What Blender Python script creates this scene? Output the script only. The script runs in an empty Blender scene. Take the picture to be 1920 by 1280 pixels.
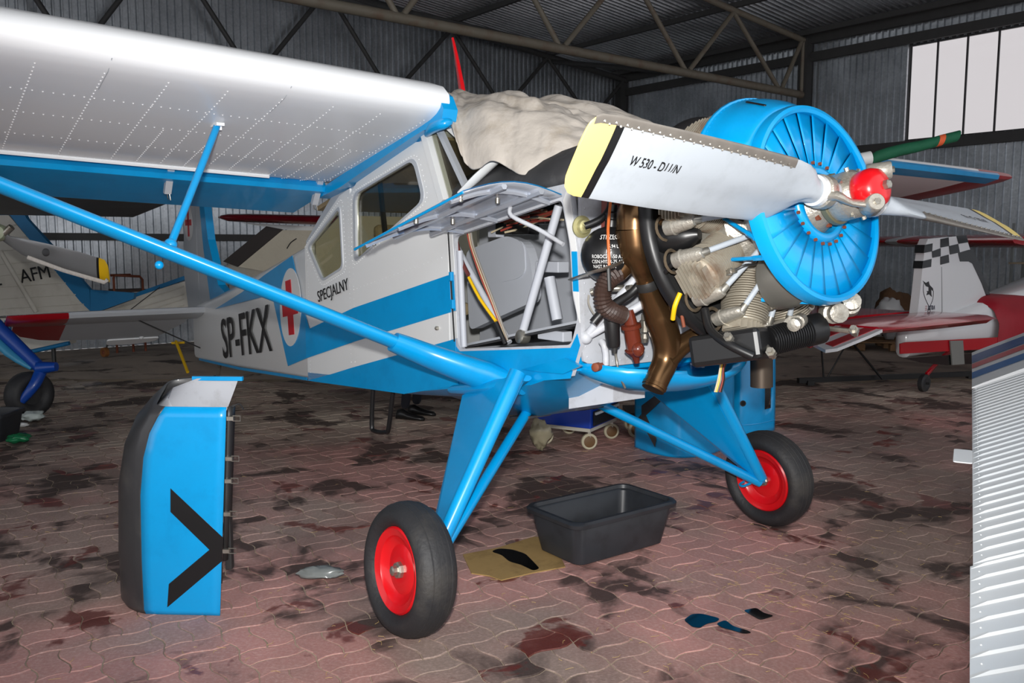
import bpy, bmesh, math, random
from mathutils import Vector, Matrix, Quaternion
from mathutils.geometry import tessellate_polygon
S = bpy.context.scene
COL = S.collection
random.seed(7)
R = math.radians
# ---------------------------------------------------------------- camera, sky, light, exposure
FPX, PITCH, CAMH, YAW = 1620.0, R(6.2735), 1.7222, R(53.539)
cam = bpy.data.cameras.new('camera'); co = bpy.data.objects.new('camera', cam); COL.objects.link(co)
cam.sensor_width = 36; cam.lens = 36*FPX/1920; cam.clip_end = 200; cam.clip_start = 0.02
co.location = (0, 0, CAMH); co.rotation_euler = (math.pi/2-PITCH, 0, 0)
S.camera = co
w = bpy.data.worlds.new('overcast_sky'); S.world = w; w.use_nodes = True
w.node_tree.nodes['Background'].inputs[0].default_value = (0.86, 0.88, 0.92, 1)
w.node_tree.nodes['Background'].inputs[1].default_value = 0.98
fl = bpy.data.lights.new('camera_flash', 'SPOT'); fl.energy = 700; fl.shadow_soft_size = 0.05
fl.spot_size = R(92); fl.spot_blend = 1.0; fl.color = (1, 0.985, 0.96)
fo = bpy.data.objects.new('camera_flash', fl); COL.objects.link(fo); fo.location = (0.0, -0.02, CAMH+0.24)
fo.rotation_euler = (math.pi/2-R(2), 0, 0)
S.view_settings.view_transform = 'Standard'; S.view_settings.look = 'None'
S.view_settings.gamma = 1; S.view_settings.use_curve_mapping = False; S.view_settings.exposure = 0.4

# ---------------------------------------------------------------- frames
C0 = Vector((0, 0, CAMH))
OA = Vector((1.3151, 3.4549, 0))
FX = Vector((math.cos(YAW), -math.sin(YAW), 0)); PY = Vector((math.sin(YAW), math.cos(YAW), 0))
def ray(px, py):
    u = (px-960)/FPX; v = -(py-640)/FPX
    cp, sp = math.cos(PITCH), math.sin(PITCH)
    return Vector((u, cp+v*sp, -sp+v*cp))
def toA(P):
    d = P-OA; return Vector((d.dot(FX), d.dot(PY), P.z))
def fromA(v): 
    p = OA+FX*v[0]+PY*v[1]; return Vector((p.x, p.y, v[2]))
def onY(px, py, y):
    r = ray(px, py); t = (y-(C0-OA).dot(PY))/r.dot(PY); return toA(C0+r*t)
def onX(px, py, x):
    r = ray(px, py); t = (x-(C0-OA).dot(FX))/r.dot(FX); return toA(C0+r*t)
def onZ(px, py, z=0.0):
    r = ray(px, py); t = (z-CAMH)/r.z; return C0+r*t
def at(px, py, depth):
    """world point seen at a pixel, at a given distance straight ahead (world Y)"""
    r = ray(px, py); return C0+r*(depth/r.y)
HY = R(51.2047)
HL = Vector((math.sin(HY), math.cos(HY), 0)); RW = Vector((-math.cos(HY), math.sin(HY), 0))
def hang(u, v, z): return HL*u+RW*v+Vector((0, 0, z))
def onR(px, py, rd):
    r = ray(px, py); t = rd/r.dot(HL); return C0+r*t
def onB(px, py, bd):
    r = ray(px, py); t = bd/r.dot(RW); return C0+r*t

# ---------------------------------------------------------------- helpers
def lin(c):
    c = c/255.0
    return c/12.92 if c <= 0.04045 else ((c+0.055)/1.055)**2.4
def rgb(r, g, b): return (lin(r), lin(g), lin(b), 1)
MATS = {}
def mat(name, col, rough=0.5, metal=0.0, var=0.0, vscale=6.0, bump=0.0, bscale=40.0, coat=0.0, spec=0.5, dirt=None, dscale=3.0, damt=0.5):
    """principled paint / metal / rubber with optional tone variation, dirt patches and fine relief"""
    if name in MATS: return MATS[name]
    m = bpy.data.materials.new(name); m.use_nodes = True
    nt = m.node_tree; b = nt.nodes['Principled BSDF']; L = nt.links
    b.inputs['Base Color'].default_value = col; b.inputs['Roughness'].default_value = rough
    b.inputs['Metallic'].default_value = metal; b.inputs['Specular IOR Level'].default_value = spec
    if coat: b.inputs['Coat Weight'].default_value = coat; b.inputs['Coat Roughness'].default_value = 0.08
    src = None
    tc = nt.nodes.new('ShaderNodeTexCoord')
    if var:
        n = nt.nodes.new('ShaderNodeTexNoise'); n.inputs['Scale'].default_value = vscale; n.inputs['Detail'].default_value = 5
        L.new(tc.outputs['Object'], n.inputs['Vector'])
        mx = nt.nodes.new('ShaderNodeMix'); mx.data_type = 'RGBA'
        mx.inputs[6].default_value = tuple(c*(1-var) for c in col[:3])+(1,)
        mx.inputs[7].default_value = tuple(min(1, c*(1+var)) for c in col[:3])+(1,)
        L.new(n.outputs[0], mx.inputs[0]); src = mx.outputs[2]
    if dirt:
        n = nt.nodes.new('ShaderNodeTexNoise'); n.inputs['Scale'].default_value = dscale; n.inputs['Detail'].default_value = 8; n.inputs['Roughness'].default_value = 0.65
        L.new(tc.outputs['Object'], n.inputs['Vector'])
        rp = nt.nodes.new('ShaderNodeMapRange'); rp.inputs[1].default_value = 0.5; rp.inputs[2].default_value = 0.68; rp.inputs[4].default_value = damt
        L.new(n.outputs[0], rp.inputs[0])
        mx = nt.nodes.new('ShaderNodeMix'); mx.data_type = 'RGBA'; mx.inputs[7].default_value = dirt
        if src: L.new(src, mx.inputs[6])
        else: mx.inputs[6].default_value = col
        L.new(rp.outputs[0], mx.inputs[0]); src = mx.outputs[2]
    if src: L.new(src, b.inputs['Base Color'])
    if bump:
        n = nt.nodes.new('ShaderNodeTexNoise'); n.inputs['Scale'].default_value = bscale; n.inputs['Detail'].default_value = 4
        L.new(tc.outputs['Object'], n.inputs['Vector'])
        bp = nt.nodes.new('ShaderNodeBump'); bp.inputs['Strength'].default_value = bump; bp.inputs['Distance'].default_value = 0.02
        L.new(n.outputs[0], bp.inputs['Height']); L.new(bp.outputs[0], b.inputs['Normal'])
    MATS[name] = m
    return m

def link(o, parent=None):
    COL.objects.link(o)
    if parent is not None: o.parent = parent
    return o
def tag(o, label=None, cat=None, group=None, kind=None):
    if label: o['label'] = label
    if cat: o['category'] = cat
    if group: o['group'] = group
    if kind: o['kind'] = kind
    return o
def empty(name, loc=(0, 0, 0), rz=0.0, parent=None):
    o = bpy.data.objects.new(name, None); o.empty_display_size = 0.1
    o.location = loc; o.rotation_euler = (0, 0, rz); return link(o, parent)

def perp(d):
    d = d.normalized(); a = Vector((0, 0, 1)) if abs(d.z) < 0.9 else Vector((1, 0, 0))
    u = d.cross(a).normalized(); return u, d.cross(u).normalized()
def smooth_path(pts, n=6):
    pts = [Vector(p) for p in pts]
    if len(pts) < 3: return pts
    out = []
    for i in range(len(pts)-1):
        p0 = pts[max(i-1, 0)]; p1 = pts[i]; p2 = pts[i+1]; p3 = pts[min(i+2, len(pts)-1)]
        for k in range(n):
            t = k/n
            out.append(0.5*((2*p1)+(-p0+p2)*t+(2*p0-5*p1+4*p2-p3)*t*t+(-p0+3*p1-3*p2+p3)*t**3))
    out.append(pts[-1]); return out

class MB:
    """collects shapes into one mesh"""
    def __init__(s): s.v = []; s.f = []
    def add(s, verts, faces):
        o = len(s.v); s.v += [Vector(p) for p in verts]; s.f += [tuple(i+o for i in f) for f in faces]; return s
    def box(s, c, size, rot=None):
        c = Vector(c); hx, hy, hz = size[0]/2, size[1]/2, size[2]/2
        vs = [Vector((x, y, z)) for x in (-hx, hx) for y in (-hy, hy) for z in (-hz, hz)]
        if rot is not None: vs = [rot @ p for p in vs]
        return s.add([c+p for p in vs], [(0, 1, 3, 2), (4, 6, 7, 5), (0, 4, 5, 1), (2, 3, 7, 6), (0, 2, 6, 4), (1, 5, 7, 3)])
    def bar(s, p0, p1, wd, ht, upv=(0, 0, 1)):
        """rectangular bar from p0 to p1"""
        p0, p1 = Vector(p0), Vector(p1); d = (p1-p0).normalized(); upv = Vector(upv)
        if abs(d.dot(upv)) > 0.98: upv = Vector((1, 0, 0))
        a = d.cross(upv).normalized(); b = a.cross(d).normalized()
        vs = [p+a*x*wd/2+b*y*ht/2 for p in (p0, p1) for x, y in ((-1, -1), (1, -1), (1, 1), (-1, 1))]
        return s.add(vs, [(3, 2, 1, 0), (4, 5, 6, 7), (0, 1, 5, 4), (1, 2, 6, 5), (2, 3, 7, 6), (3, 0, 4, 7)])
    def ring(s, pts): o = len(s.v); s.v += [Vector(p) for p in pts]; return list(range(o, o+len(pts)))
    def skin(s, rings, close=True, cap0=True, cap1=True):
        ids = [s.ring(r) for r in rings]; n = len(ids[0])
        for a, b in zip(ids[:-1], ids[1:]):
            for i in range(n if close else n-1):
                j = (i+1) % n; s.f.append((a[i], a[j], b[j], b[i]))
        if cap0 and close: s.f.append(tuple(reversed(ids[0])))
        if cap1 and close: s.f.append(tuple(ids[-1]))
        return s
    def pipe(s, pts, r, n=10, smooth=0, flat=1.0, up=None):
        pts = smooth_path(pts, smooth) if smooth else [Vector(p) for p in pts]
        m = len(pts); rr = r if isinstance(r, (list, tuple)) else [r]*2
        u = None; rings = []
        for i, p in enumerate(pts):
            d = (pts[min(i+1, m-1)]-pts[max(i-1, 0)]).normalized()
            if u is None:
                if up is not None: u = (Vector(up)-d*Vector(up).dot(d)).normalized()
                else: u, _ = perp(d)
            else: u = (u-d*u.dot(d)).normalized()
            v = d.cross(u)
            t = i/(m-1)*(len(rr)-1); k = min(int(t), len(rr)-2); rad = rr[k]+(rr[k+1]-rr[k])*(t-k)
            rings.append([p+u*rad*math.cos(2*math.pi*j/n)+v*rad*flat*math.sin(2*math.pi*j/n) for j in range(n)])
        return s.skin(rings)
    def lathe(s, prof, n=24, M=None, a0=0.0, a1=2*math.pi, cap=True):
        """prof: (axial, radius) list around local X; M places it"""
        M = M or Matrix.Identity(4); full = abs(a1-a0-2*math.pi) < 1e-6
        cnt = n if full else n+1
        rings = []
        for ax, rad in prof:
            rings.append([M @ Vector((ax, rad*math.cos(a0+(a1-a0)*j/n), rad*math.sin(a0+(a1-a0)*j/n))) for j in range(cnt)])
        if full: return s.skin(rings, True, cap and prof[0][1] > 1e-5, cap and prof[-1][1] > 1e-5)
        return s.skin(rings, False, False, False)
    def ball(s, c, r, n=14, m=8, sc=(1, 1, 1)):
        c = Vector(c)
        rings = [[c+Vector((r*sc[0]*math.sin(math.pi*i/m)*math.cos(2*math.pi*j/n), r*sc[1]*math.sin(math.pi*i/m)*math.sin(2*math.pi*j/n), -r*sc[2]*math.cos(math.pi*i/m))) for j in range(n)] for i in range(1, m)]
        o = len(s.v); s.skin(rings, True, False, False)
        k = len(s.v); s.v += [c-Vector((0, 0, r*sc[2])), c+Vector((0, 0, r*sc[2]))]
        for j in range(n):
            s.f.append((k, o+(j+1) % n, o+j)); q = o+(m-2)*n; s.f.append((k+1, q+j, q+(j+1) % n))
        return s
    def plate(s, outer, holes, fn, th):
        """flat shape with holes; fn(a, b, depth) -> point; both faces and edges"""
        loops = [list(outer)]+[list(h) for h in holes]
        tris = tessellate_polygon([[Vector((p[0], p[1], 0)) for p in lp] for lp in loops])
        flat = [p for lp in loops for p in lp]; n = len(flat); o = len(s.v)
        s.v += [Vector(fn(a, b, 0)) for a, b in flat]+[Vector(fn(a, b, th)) for a, b in flat]
        for t in tris:
            s.f.append(tuple(o+i for i in t)); s.f.append(tuple(o+n+i for i in reversed(t)))
        k = 0
        for lp in loops:
            m = len(lp)
            for i in range(m):
                j = (i+1) % m; s.f.append((o+k+i, o+k+j, o+n+k+j, o+n+k+i))
            k += m
        return s
    def build(s, name, m, parent=None, smooth=None, fix=True, loc=None):
        me = bpy.data.meshes.new(name)
        vs = s.v
        if loc is not None: loc = Vector(loc); vs = [p-loc for p in vs]
        me.from_pydata([tuple(p) for p in vs], [], s.f)
        if fix:
            bm = bmesh.new(); bm.from_mesh(me); bmesh.ops.recalc_face_normals(bm, faces=bm.faces[:]); bm.to_mesh(me); bm.free()
        me.materials.append(m)
        if smooth is not None:
            me.polygons.foreach_set('use_smooth', [True]*len(me.polygons)); me.set_sharp_from_angle(angle=R(smooth))
        o = bpy.data.objects.new(name, me)
        if loc is not None: o.location = loc
        return link(o, parent)

def tube(name, p0, p1, r, m, parent=None, n=10):
    return MB().pipe([p0, p1], r, n).build(name, m, parent, 40)
def solidify(o, t, off=0.0):
    md = o.modifiers.new('thickness', 'SOLIDIFY'); md.thickness = t; md.offset = off; return o
def bevel(o, wd, seg=2):
    md = o.modifiers.new('bevel', 'BEVEL'); md.width = wd; md.segments = seg; md.limit_method = 'ANGLE'; md.angle_limit = R(40); return o
def rounded(pts, r, n=4):
    """round the corners of a 2D polygon"""
    out = []; m = len(pts)
    for i in range(m):
        a, b, c = Vector(pts[i-1]), Vector(pts[i]), Vector(pts[(i+1) % m])
        d1 = (a-b); d2 = (c-b); q = min(r, d1.length*0.45, d2.length*0.45)
        p1 = b+d1.normalized()*q; p2 = b+d2.normalized()*q
        for k in range(n+1):
            t = k/n; out.append(tuple((1-t)**2*p1+2*t*(1-t)*b+t*t*p2))
    return out
def text_obj(body, name, m, M, parent, size=1.0, sx=1.0, depth=0.002, offset=0.0, align='LEFT', shear=0.0):
    """flat lettering: local X along the line, local Y up, placed by matrix M"""
    cu = bpy.data.curves.new(name, 'FONT'); cu.body = body; cu.size = size; cu.extrude = depth; cu.offset = offset; cu.align_x = align; cu.shear = shear
    cu.resolution_u = 3
    t = bpy.data.objects.new('tmp', cu); COL.objects.link(t)
    me = bpy.data.meshes.new_from_object(t); bpy.data.objects.remove(t)
    me.transform(Matrix.Diagonal((sx, 1, 1, 1))); me.transform(M)
    me.materials.clear(); me.materials.append(m)
    o = bpy.data.objects.new(name, me); return link(o, parent)
def frame_m(o, ex, ey):
    ex = Vector(ex).normalized(); ey = Vector(ey); ey = (ey-ex*ey.dot(ex)).normalized(); ez = ex.cross(ey)
    return Matrix(((ex.x, ey.x, ez.x, o[0]), (ex.y, ey.y, ez.y, o[1]), (ex.z, ey.z, ez.z, o[2]), (0, 0, 0, 1)))
def arrow_m(p, d):
    """matrix with local X along d"""
    d = Vector(d).normalized(); u, v = perp(d)
    return Matrix(((d.x, u.x, v.x, p[0]), (d.y, u.y, v.y, p[1]), (d.z, u.z, v.z, p[2]), (0, 0, 0, 1)))
def copy_tree(o, parent=None):
    c = o.copy(); link(c); c.parent = parent
    for ch in o.children: copy_tree(ch, c)
    return c

# ---------------------------------------------------------------- materials
BLUE = mat('blue_paint', rgb(0, 152, 216), 0.28, coat=0.3, var=0.06, dirt=rgb(2, 112, 170), dscale=4, damt=0.25)
WHITE = mat('white_paint', rgb(226, 227, 226), 0.32, coat=0.25, var=0.03, vscale=2)
SILVER = mat('silver_paint', rgb(196, 200, 205), 0.42, metal=0.25, var=0.05, vscale=2)
WINGW = mat('wing_white', rgb(236, 238, 240), 0.4, metal=0.0, coat=0.15, var=0.04, vscale=1.5)
GREYP = mat('grey_primer', rgb(188, 191, 197), 0.45, var=0.06, vscale=5, dirt=rgb(140, 138, 135), dscale=9, damt=0.4)
BLADE = mat('blade_grey', rgb(174, 181, 188), 0.42, coat=0.1, var=0.03, vscale=3, dirt=rgb(140, 144, 147), dscale=9, damt=0.25)
BLACK = mat('black_paint', rgb(24, 24, 25), 0.35, var=0.2)
MATTEBLK = mat('anti_glare_black', rgb(48, 48, 50), 0.6, var=0.25, vscale=8, dirt=rgb(85, 85, 86), dscale=6, damt=0.5)
RUBBER = mat('tyre_rubber', rgb(38, 38, 40), 0.62, var=0.2, vscale=10, bump=0.15, bscale=60, dirt=rgb(70, 66, 60), dscale=5, damt=0.45)
RED = mat('red_paint', rgb(214, 14, 24), 0.3, coat=0.3, var=0.08, vscale=9)
DRED = mat('dark_red_paint', rgb(150, 10, 22), 0.3, coat=0.3)
CROSS = mat('cross_red', rgb(196, 26, 38), 0.4)
YELL = mat('flash_pale_yellow', rgb(238, 212, 124), 0.45)  # near blade tips: yellow paled in the colour for the bleaching of the flash
YELLD = mat('deep_yellow_paint', rgb(232, 186, 20), 0.45)
STEEL = mat('bare_steel', rgb(176, 172, 162), 0.35, metal=0.85, var=0.12, vscale=14, dirt=rgb(96, 84, 68), dscale=12, damt=0.6)
CASTAL = mat('cast_aluminium', rgb(180, 175, 164), 0.38, metal=0.6, var=0.15, vscale=12, bump=0.2, bscale=70, dirt=rgb(92, 80, 64), dscale=9, damt=0.65)
FINS = mat('cylinder_fins', rgb(178, 170, 154), 0.45, metal=0.45, var=0.12, vscale=9, dirt=rgb(122, 86, 58), dscale=6, damt=0.7)
BRONZE = mat('heat_stained_exhaust', rgb(112, 84, 56), 0.25, metal=0.85, var=0.35, vscale=5, dirt=rgb(46, 30, 24), dscale=3.5, damt=0.9)
BROWNOIL = mat('oily_brown_paint', rgb(98, 42, 28), 0.15, coat=0.6, var=0.2, vscale=14)
HOSE = mat('black_hose', rgb(26, 26, 27), 0.4)
DARKST = mat('dark_steel', rgb(60, 60, 60), 0.45, metal=0.5, var=0.2)
RUST = mat('rusty_steel', rgb(122, 62, 38), 0.7, var=0.3, vscale=12)
GALV = None
# ---------------------------------------------------------------- structure: hangar
def galv_mat():
    m = bpy.data.materials.new('galvanised_sheet'); m.use_nodes = True; nt = m.node_tree; L = nt.links
    b = nt.nodes['Principled BSDF']; tc = nt.nodes.new('ShaderNodeNewGeometry')
    v = nt.nodes.new('ShaderNodeTexVoronoi'); v.inputs['Scale'].default_value = 28
    n = nt.nodes.new('ShaderNodeTexNoise'); n.inputs['Scale'].default_value = 2.2; n.inputs['Detail'].default_value = 6
    L.new(tc.outputs['Position'], v.inputs['Vector']); L.new(tc.outputs['Position'], n.inputs['Vector'])
    mx = nt.nodes.new('ShaderNodeMix'); mx.data_type = 'RGBA'
    mx.inputs[6].default_value = rgb(150, 155, 160); mx.inputs[7].default_value = rgb(214, 218, 222)
    ad = nt.nodes.new('ShaderNodeMath'); ad.operation = 'MULTIPLY_ADD'; ad.inputs[1].default_value = 0.35; 
    L.new(v.outputs['Color'], ad.inputs[0]); L.new(n.outputs[0], ad.inputs[2])
    sb = nt.nodes.new('ShaderNodeMath'); sb.operation = 'SUBTRACT'; sb.inputs[1].default_value = 0.15; sb.use_clamp = True
    L.new(ad.outputs[0], sb.inputs[0]); L.new(sb.outputs[0], mx.inputs[0]); L.new(mx.outputs[2], b.inputs['Base Color'])
    b.inputs['Metallic'].default_value = 0.88; b.inputs['Roughness'].default_value = 0.3
    return m
GALV = galv_mat()
RD, BD, TD, EAVE, SLOPE = 16.3, 15.9, 10.47, 6.03, 0.092
RIDGE, LW, FRONT = 2.0, -12.3, -1.5
def roof_z(u): return EAVE+SLOPE*(RD-u) if u > RIDGE else EAVE+SLOPE*(RD-RIDGE)-SLOPE*(RIDGE-u)
PIT = 0.13
def corr_profile(nr, depth=0.04):
    p = []
    for i in range(nr):
        x = i*PIT
        p += [(x, 0), (x+0.078, 0), (x+0.09, depth), (x+0.115, depth)]
    p.append((nr*PIT, 0)); return p
def corr_panel(name, nr, fn, length):
    """one trapezoidal sheet; fn(a, h, d): a across, h along, d out of plane"""
    prof = corr_profile(nr); b = MB()
    b.skin([[fn(a, 0, d) for a, d in prof], [fn(a, length, d) for a, d in prof]], False)
    return b
def wall_sheets(wall, org, along, length, zt, skip=None, z0=0.0, nrm=None, nr=8):
    k = 0; wd = nr*PIT; a = 0.0; cache = {}
    while a < length-0.05:
        segs = [(z0, zt(a))]
        if skip: segs = skip(a, wd, segs)
        for lo, hi in segs:
            hi2 = lambda x: hi if hi != zt(a) else zt(a+x)
            prof = corr_profile(nr); b = MB()
            b.skin([[along*x+nrm*d+Vector((0, 0, lo)) for x, d in prof], [along*x+nrm*d+Vector((0, 0, hi2(x))) for x, d in prof]], False)
            o = b.build('panel', GALV, wall, fix=False); o.location = org+along*a; o.data.polygons.foreach_set('use_smooth', [False]*len(o.data.polygons))
        a += wd
def slab(name, pts, th, m):
    b = MB(); n = len(pts); pts = [Vector(p) for p in pts]
    nv = (pts[1]-pts[0]).cross(pts[2]-pts[0]).normalized()*th
    b.add(pts+[p+nv for p in pts], [tuple(range(n)), tuple(range(2*n-1, n-1, -1))]+[(i, (i+1) % n, n+(i+1) % n, n+i) for i in range(n)])
    return b.build(name, m)
CONC = mat('bedding_sand', rgb(172, 154, 132), 0.9, var=0.25, vscale=5, bump=0.3, bscale=120, dirt=rgb(74, 62, 54), dscale=0.9, damt=0.85)
OUTER = mat('outer_sheathing', rgb(70, 72, 74), 0.8)
# back wall
wb = slab('wall_back', [hang(LW, BD+0.06, 0), hang(RD, BD+0.06, 0), hang(RD, BD+0.06, roof_z(RD)), hang(RIDGE, BD+0.06, roof_z(RIDGE)), hang(LW, BD+0.06, roof_z(LW))], -0.02, OUTER)
tag(wb, 'corrugated galvanised sheet wall at the back of the hangar', kind='structure')
n0 = 11
wall_sheets(wb, hang(RD-1.04*n0-1.04*5, BD, 0), HL, 1.04*(n0+5), lambda a: roof_z(RD-1.04*16+a)-0.02, nrm=-RW)
# right wall with the window band
WZ0, WZ1, WV0, WV1 = 3.71, 5.47, 0.6, 8.36
def rskip(a, wd, segs):
    v = BD-a
    if v-wd/2 < WV1 and v-wd/2 > WV0: return [(0, WZ0), (WZ1, segs[0][1])]
    return segs
wr = MB()
wr.plate([(FRONT, 0), (BD, 0), (BD, EAVE), (FRONT, EAVE)], [[(WV0+0.02, WZ0), (WV1-0.02, WZ0), (WV1-0.02, WZ1), (WV0+0.02, WZ1)]], lambda a, b, d: hang(RD+0.06+d, a, b), 0.02)
wr = wr.build('wall_right', OUTER); tag(wr, 'corrugated galvanised side wall with a high window band', kind='structure')
a_off = BD-WV1; k = math.ceil(a_off/1.04); 
wall_sheets(wr, hang(RD, WV1+k*1.04, 0), -RW, 1.04*21, lambda a: EAVE-0.02, skip=lambda a, wd, segs: rskip(a-(k*1.04-a_off), wd, segs), nrm=-HL)
# window: panes and mullions
PANE = bpy.data.materials.new('window_pane'); PANE.use_nodes = True
nt = PANE.node_tree; nt.nodes.remove(nt.nodes['Principled BSDF'])
t_ = nt.nodes.new('ShaderNodeBsdfTransparent'); t_.inputs[0].default_value = (0.79, 0.762, 0.755, 1); g_ = nt.nodes.new('ShaderNodeBsdfGlossy'); g_.inputs['Roughness'].default_value = 0.1
x_ = nt.nodes.new('ShaderNodeMixShader'); x_.inputs[0].default_value = 0.04
nt.links.new(t_.outputs[0], x_.inputs[1]); nt.links.new(g_.outputs[0], x_.inputs[2]); nt.links.new(x_.outputs[0], nt.nodes['Material Output'].inputs[0])
FRAMED = mat('window_frame_dark', rgb(48, 48, 50), 0.5)
wn = MB()
wn.bar(hang(RD+0.02, WV0, WZ0), hang(RD+0.02, WV1, WZ0), 0.05, 0.05); wn.bar(hang(RD+0.02, WV0, WZ1), hang(RD+0.02, WV1, WZ1), 0.05, 0.05)
wn.bar(hang(RD+0.02, WV1, WZ0), hang(RD+0.02, WV1, WZ1), 0.04, 0.03); wn.bar(hang(RD+0.02, WV0, WZ0), hang(RD+0.02, WV0, WZ1), 0.04, 0.03)
wn = wn.build('window_1', FRAMED); tag(wn, 'high band of bright tall window panes in the right wall', kind='structure')
vs = [WV1]; 
while vs[-1]-0.53 > WV0: vs.append(vs[-1]-0.53)
vs.append(WV0)
for i in range(len(vs)-1):
    if i: MB().bar(hang(RD+0.01, vs[i], WZ0), hang(RD+0.01, vs[i], WZ1), 0.03, 0.03, RW).build('mullion', FRAMED, wn)
    b = MB(); b.plate([(vs[i+1]+0.012, WZ0+0.02), (vs[i]-0.012, WZ0+0.02), (vs[i]-0.012, WZ1-0.02), (vs[i+1]+0.012, WZ1-0.02)], [], lambda a, b_, d: hang(RD+0.03+d, a, b_), 0.006)
    b.build('pane', PANE, wn)
# roof
def roof(name, u0, u1):
    ro = slab(name, [hang(u0, FRONT, roof_z(u0)+0.05), hang(u1, FRONT, roof_z(u1)+0.05), hang(u1, BD+0.1, roof_z(u1)+0.05), hang(u0, BD+0.1, roof_z(u0)+0.05)], 0.02, OUTER)
    tag(ro, 'corrugated sheet roof over the hangar', kind='structure')
    v = BD; nr = 8
    d = Vector((HL*(u1-u0))+Vector((0, 0, roof_z(u1)-roof_z(u0))))
    prof = corr_profile(nr)
    b = MB(); b.skin([[-RW*x-Vector((0, 0, dd)) for x, dd in prof], [d-RW*x-Vector((0, 0, dd)) for x, dd in prof]], False)
    first = None
    while v > FRONT+0.5:
        if first is None: first = b.build('panel', GALV, ro, fix=False); o = first
        else: o = first.copy(); link(o); o.parent = ro
        o.location = hang(u0, v, roof_z(u0)+0.03); v -= nr*PIT
    return ro
roof('ceiling', RIDGE, RD+0.05); roof('ceiling', RIDGE, LW)
# steelwork
PIPE = mat('painted_truss_steel', rgb(112, 106, 94), 0.55, var=0.15, vscale=6, dirt=rgb(96, 66, 46), dscale=4, damt=0.5)
RAILM = mat('dark_rail_steel', rgb(58, 58, 58), 0.6, var=0.2)
def beam(name, pts_list, m, label, parent=None):
    o = tag(empty(name, pts_list[0][1]), label, kind='structure')
    for nm, p0, p1, r in pts_list:
        p0 = Vector(p0); p1 = Vector(p1); q = MB().pipe([p0-o.location, p1-o.location], r, 10).build(nm, m, o, 40)
    return o
TB, = (4.82,)
tr = [('bottom_chord', hang(-11, TD, TB), hang(RD-0.1, TD, TB), 0.075), ('top_chord', hang(RIDGE, TD, roof_z(RIDGE)-0.14), hang(RD-0.05, TD, roof_z(RD)-0.14), 0.06),
      ('top_chord', hang(-11, TD, roof_z(-11)-0.14), hang(RIDGE, TD, roof_z(RIDGE)-0.14), 0.06), ('post', hang(RD-0.25, TD, TB), hang(RD-0.25, TD, roof_z(RD)-0.14), 0.04)]
bn = [15.3, 12.45, 9.42, 6.45, 3.45, 0.45, -2.5, -5.5]
tn = [13.75, 10.9, 7.9, 4.95, 1.95, -1.0, -4.0]
for i, u in enumerate(bn):
    if i < len(tn): tr.append(('diagonal', hang(u-0.06, TD, TB+0.05), hang(tn[i], TD, roof_z(tn[i])-0.18), 0.045))
    up = RD-0.3 if i == 0 else tn[i-1]
    tr.append(('diagonal', hang(u+0.06, TD, TB+0.05), hang(up, TD, roof_z(up)-0.18), 0.045))
beam('trim_1', tr, PIPE, 'tubular steel roof truss with zigzag diagonals spanning the hangar')
col = MB().bar(hang(RD-0.14, TD, 0), hang(RD-0.14, TD, EAVE-0.1), 0.22, 0.2, RW).build('trim_2', RAILM); tag(col, 'dark steel column carrying the truss end at the right wall', kind='structure')
col = MB().bar(hang(RD-0.15, BD-0.2, 0), hang(RD-0.15, BD-0.2, EAVE-0.1), 0.22, 0.2, RW).build('trim_3', RAILM); tag(col, 'dark steel column in the far hangar corner', kind='structure')
BV = BD-0.3
tr = [('top_chord', hang(RIDGE, BV, roof_z(RIDGE)-0.16), hang(RD-0.05, BV, roof_z(RD)-0.16), 0.07), ('bottom_chord', hang(-11, BV, TB), hang(RD-0.1, BV, TB), 0.06)]
for i, u in enumerate([15.0, 12.3, 9.4, 6.5, 3.5, 0.5]):
    t0 = u+1.35 if i == 0 else [13.6, 10.9, 8.0, 5.0, 2.0][i-1]
    tr.append(('diagonal', hang(u+0.05, BV, TB), hang(min(t0, RD-0.2), BV, roof_z(t0)-0.2), 0.045))
    if i < 5:
        t1 = [13.6, 10.9, 8.0, 5.0, 2.0][i]; tr.append(('diagonal', hang(u-0.05, BV, TB), hang(t1, BV, roof_z(t1)-0.2), 0.045))
tr = tr[:1]+[t for t in tr[2:]]
beam('trim_4', tr, RAILM, 'dark tubular truss against the back wall')
k = 5
def rail(pts, label, wd=0.06, ht=0.12):
    global k
    o = MB().bar(pts[0], pts[1], wd, ht).build('trim_%d' % k, RAILM); k += 1; tag(o, label, kind='structure')
rail((hang(LW, BD-0.06, 1.885), hang(RD, BD-0.06, 1.885)), 'dark horizontal rail at head height on the back wall')
rail((hang(RD-0.06, FRONT, 1.83), hang(RD-0.06, BD, 1.83)), 'dark horizontal rail at head height on the right wall')
rail((hang(RD-0.07, FRONT, WZ0-0.1), hang(RD-0.07, BD, WZ0-0.1)), 'dark horizontal rail under the window band', 0.08, 0.18)
rail((hang(RD-0.07, FRONT, WZ1+0.11), hang(RD-0.07, BD, WZ1+0.11)), 'dark horizontal rail over the window band', 0.08, 0.18)
rail((hang(RD-0.08, FRONT, EAVE-0.1), hang(RD-0.08, BD, EAVE-0.1)), 'dark eaves beam along the right wall', 0.1, 0.18)
for u in (15.9, 13.75, 10.9, 7.9, 4.95):
    rail((hang(u, FRONT, roof_z(u)-0.06), hang(u, BD, roof_z(u)-0.06)), 'dark roof purlin running under the roof sheets', 0.07, 0.1)
for u0, u1 in ((12.45, 10.9), (9.42, 7.9), (6.45, 4.95), (12.45, 13.75)):
    o = MB().pipe([hang(u0, TD, TB), hang(u1, BV, roof_z(u1)-0.25)], 0.05, 8).build('trim_%d' % k, RAILM, smooth=40); k += 1
    tag(o, 'dark diagonal brace between the two roof trusses', kind='structure')

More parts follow.
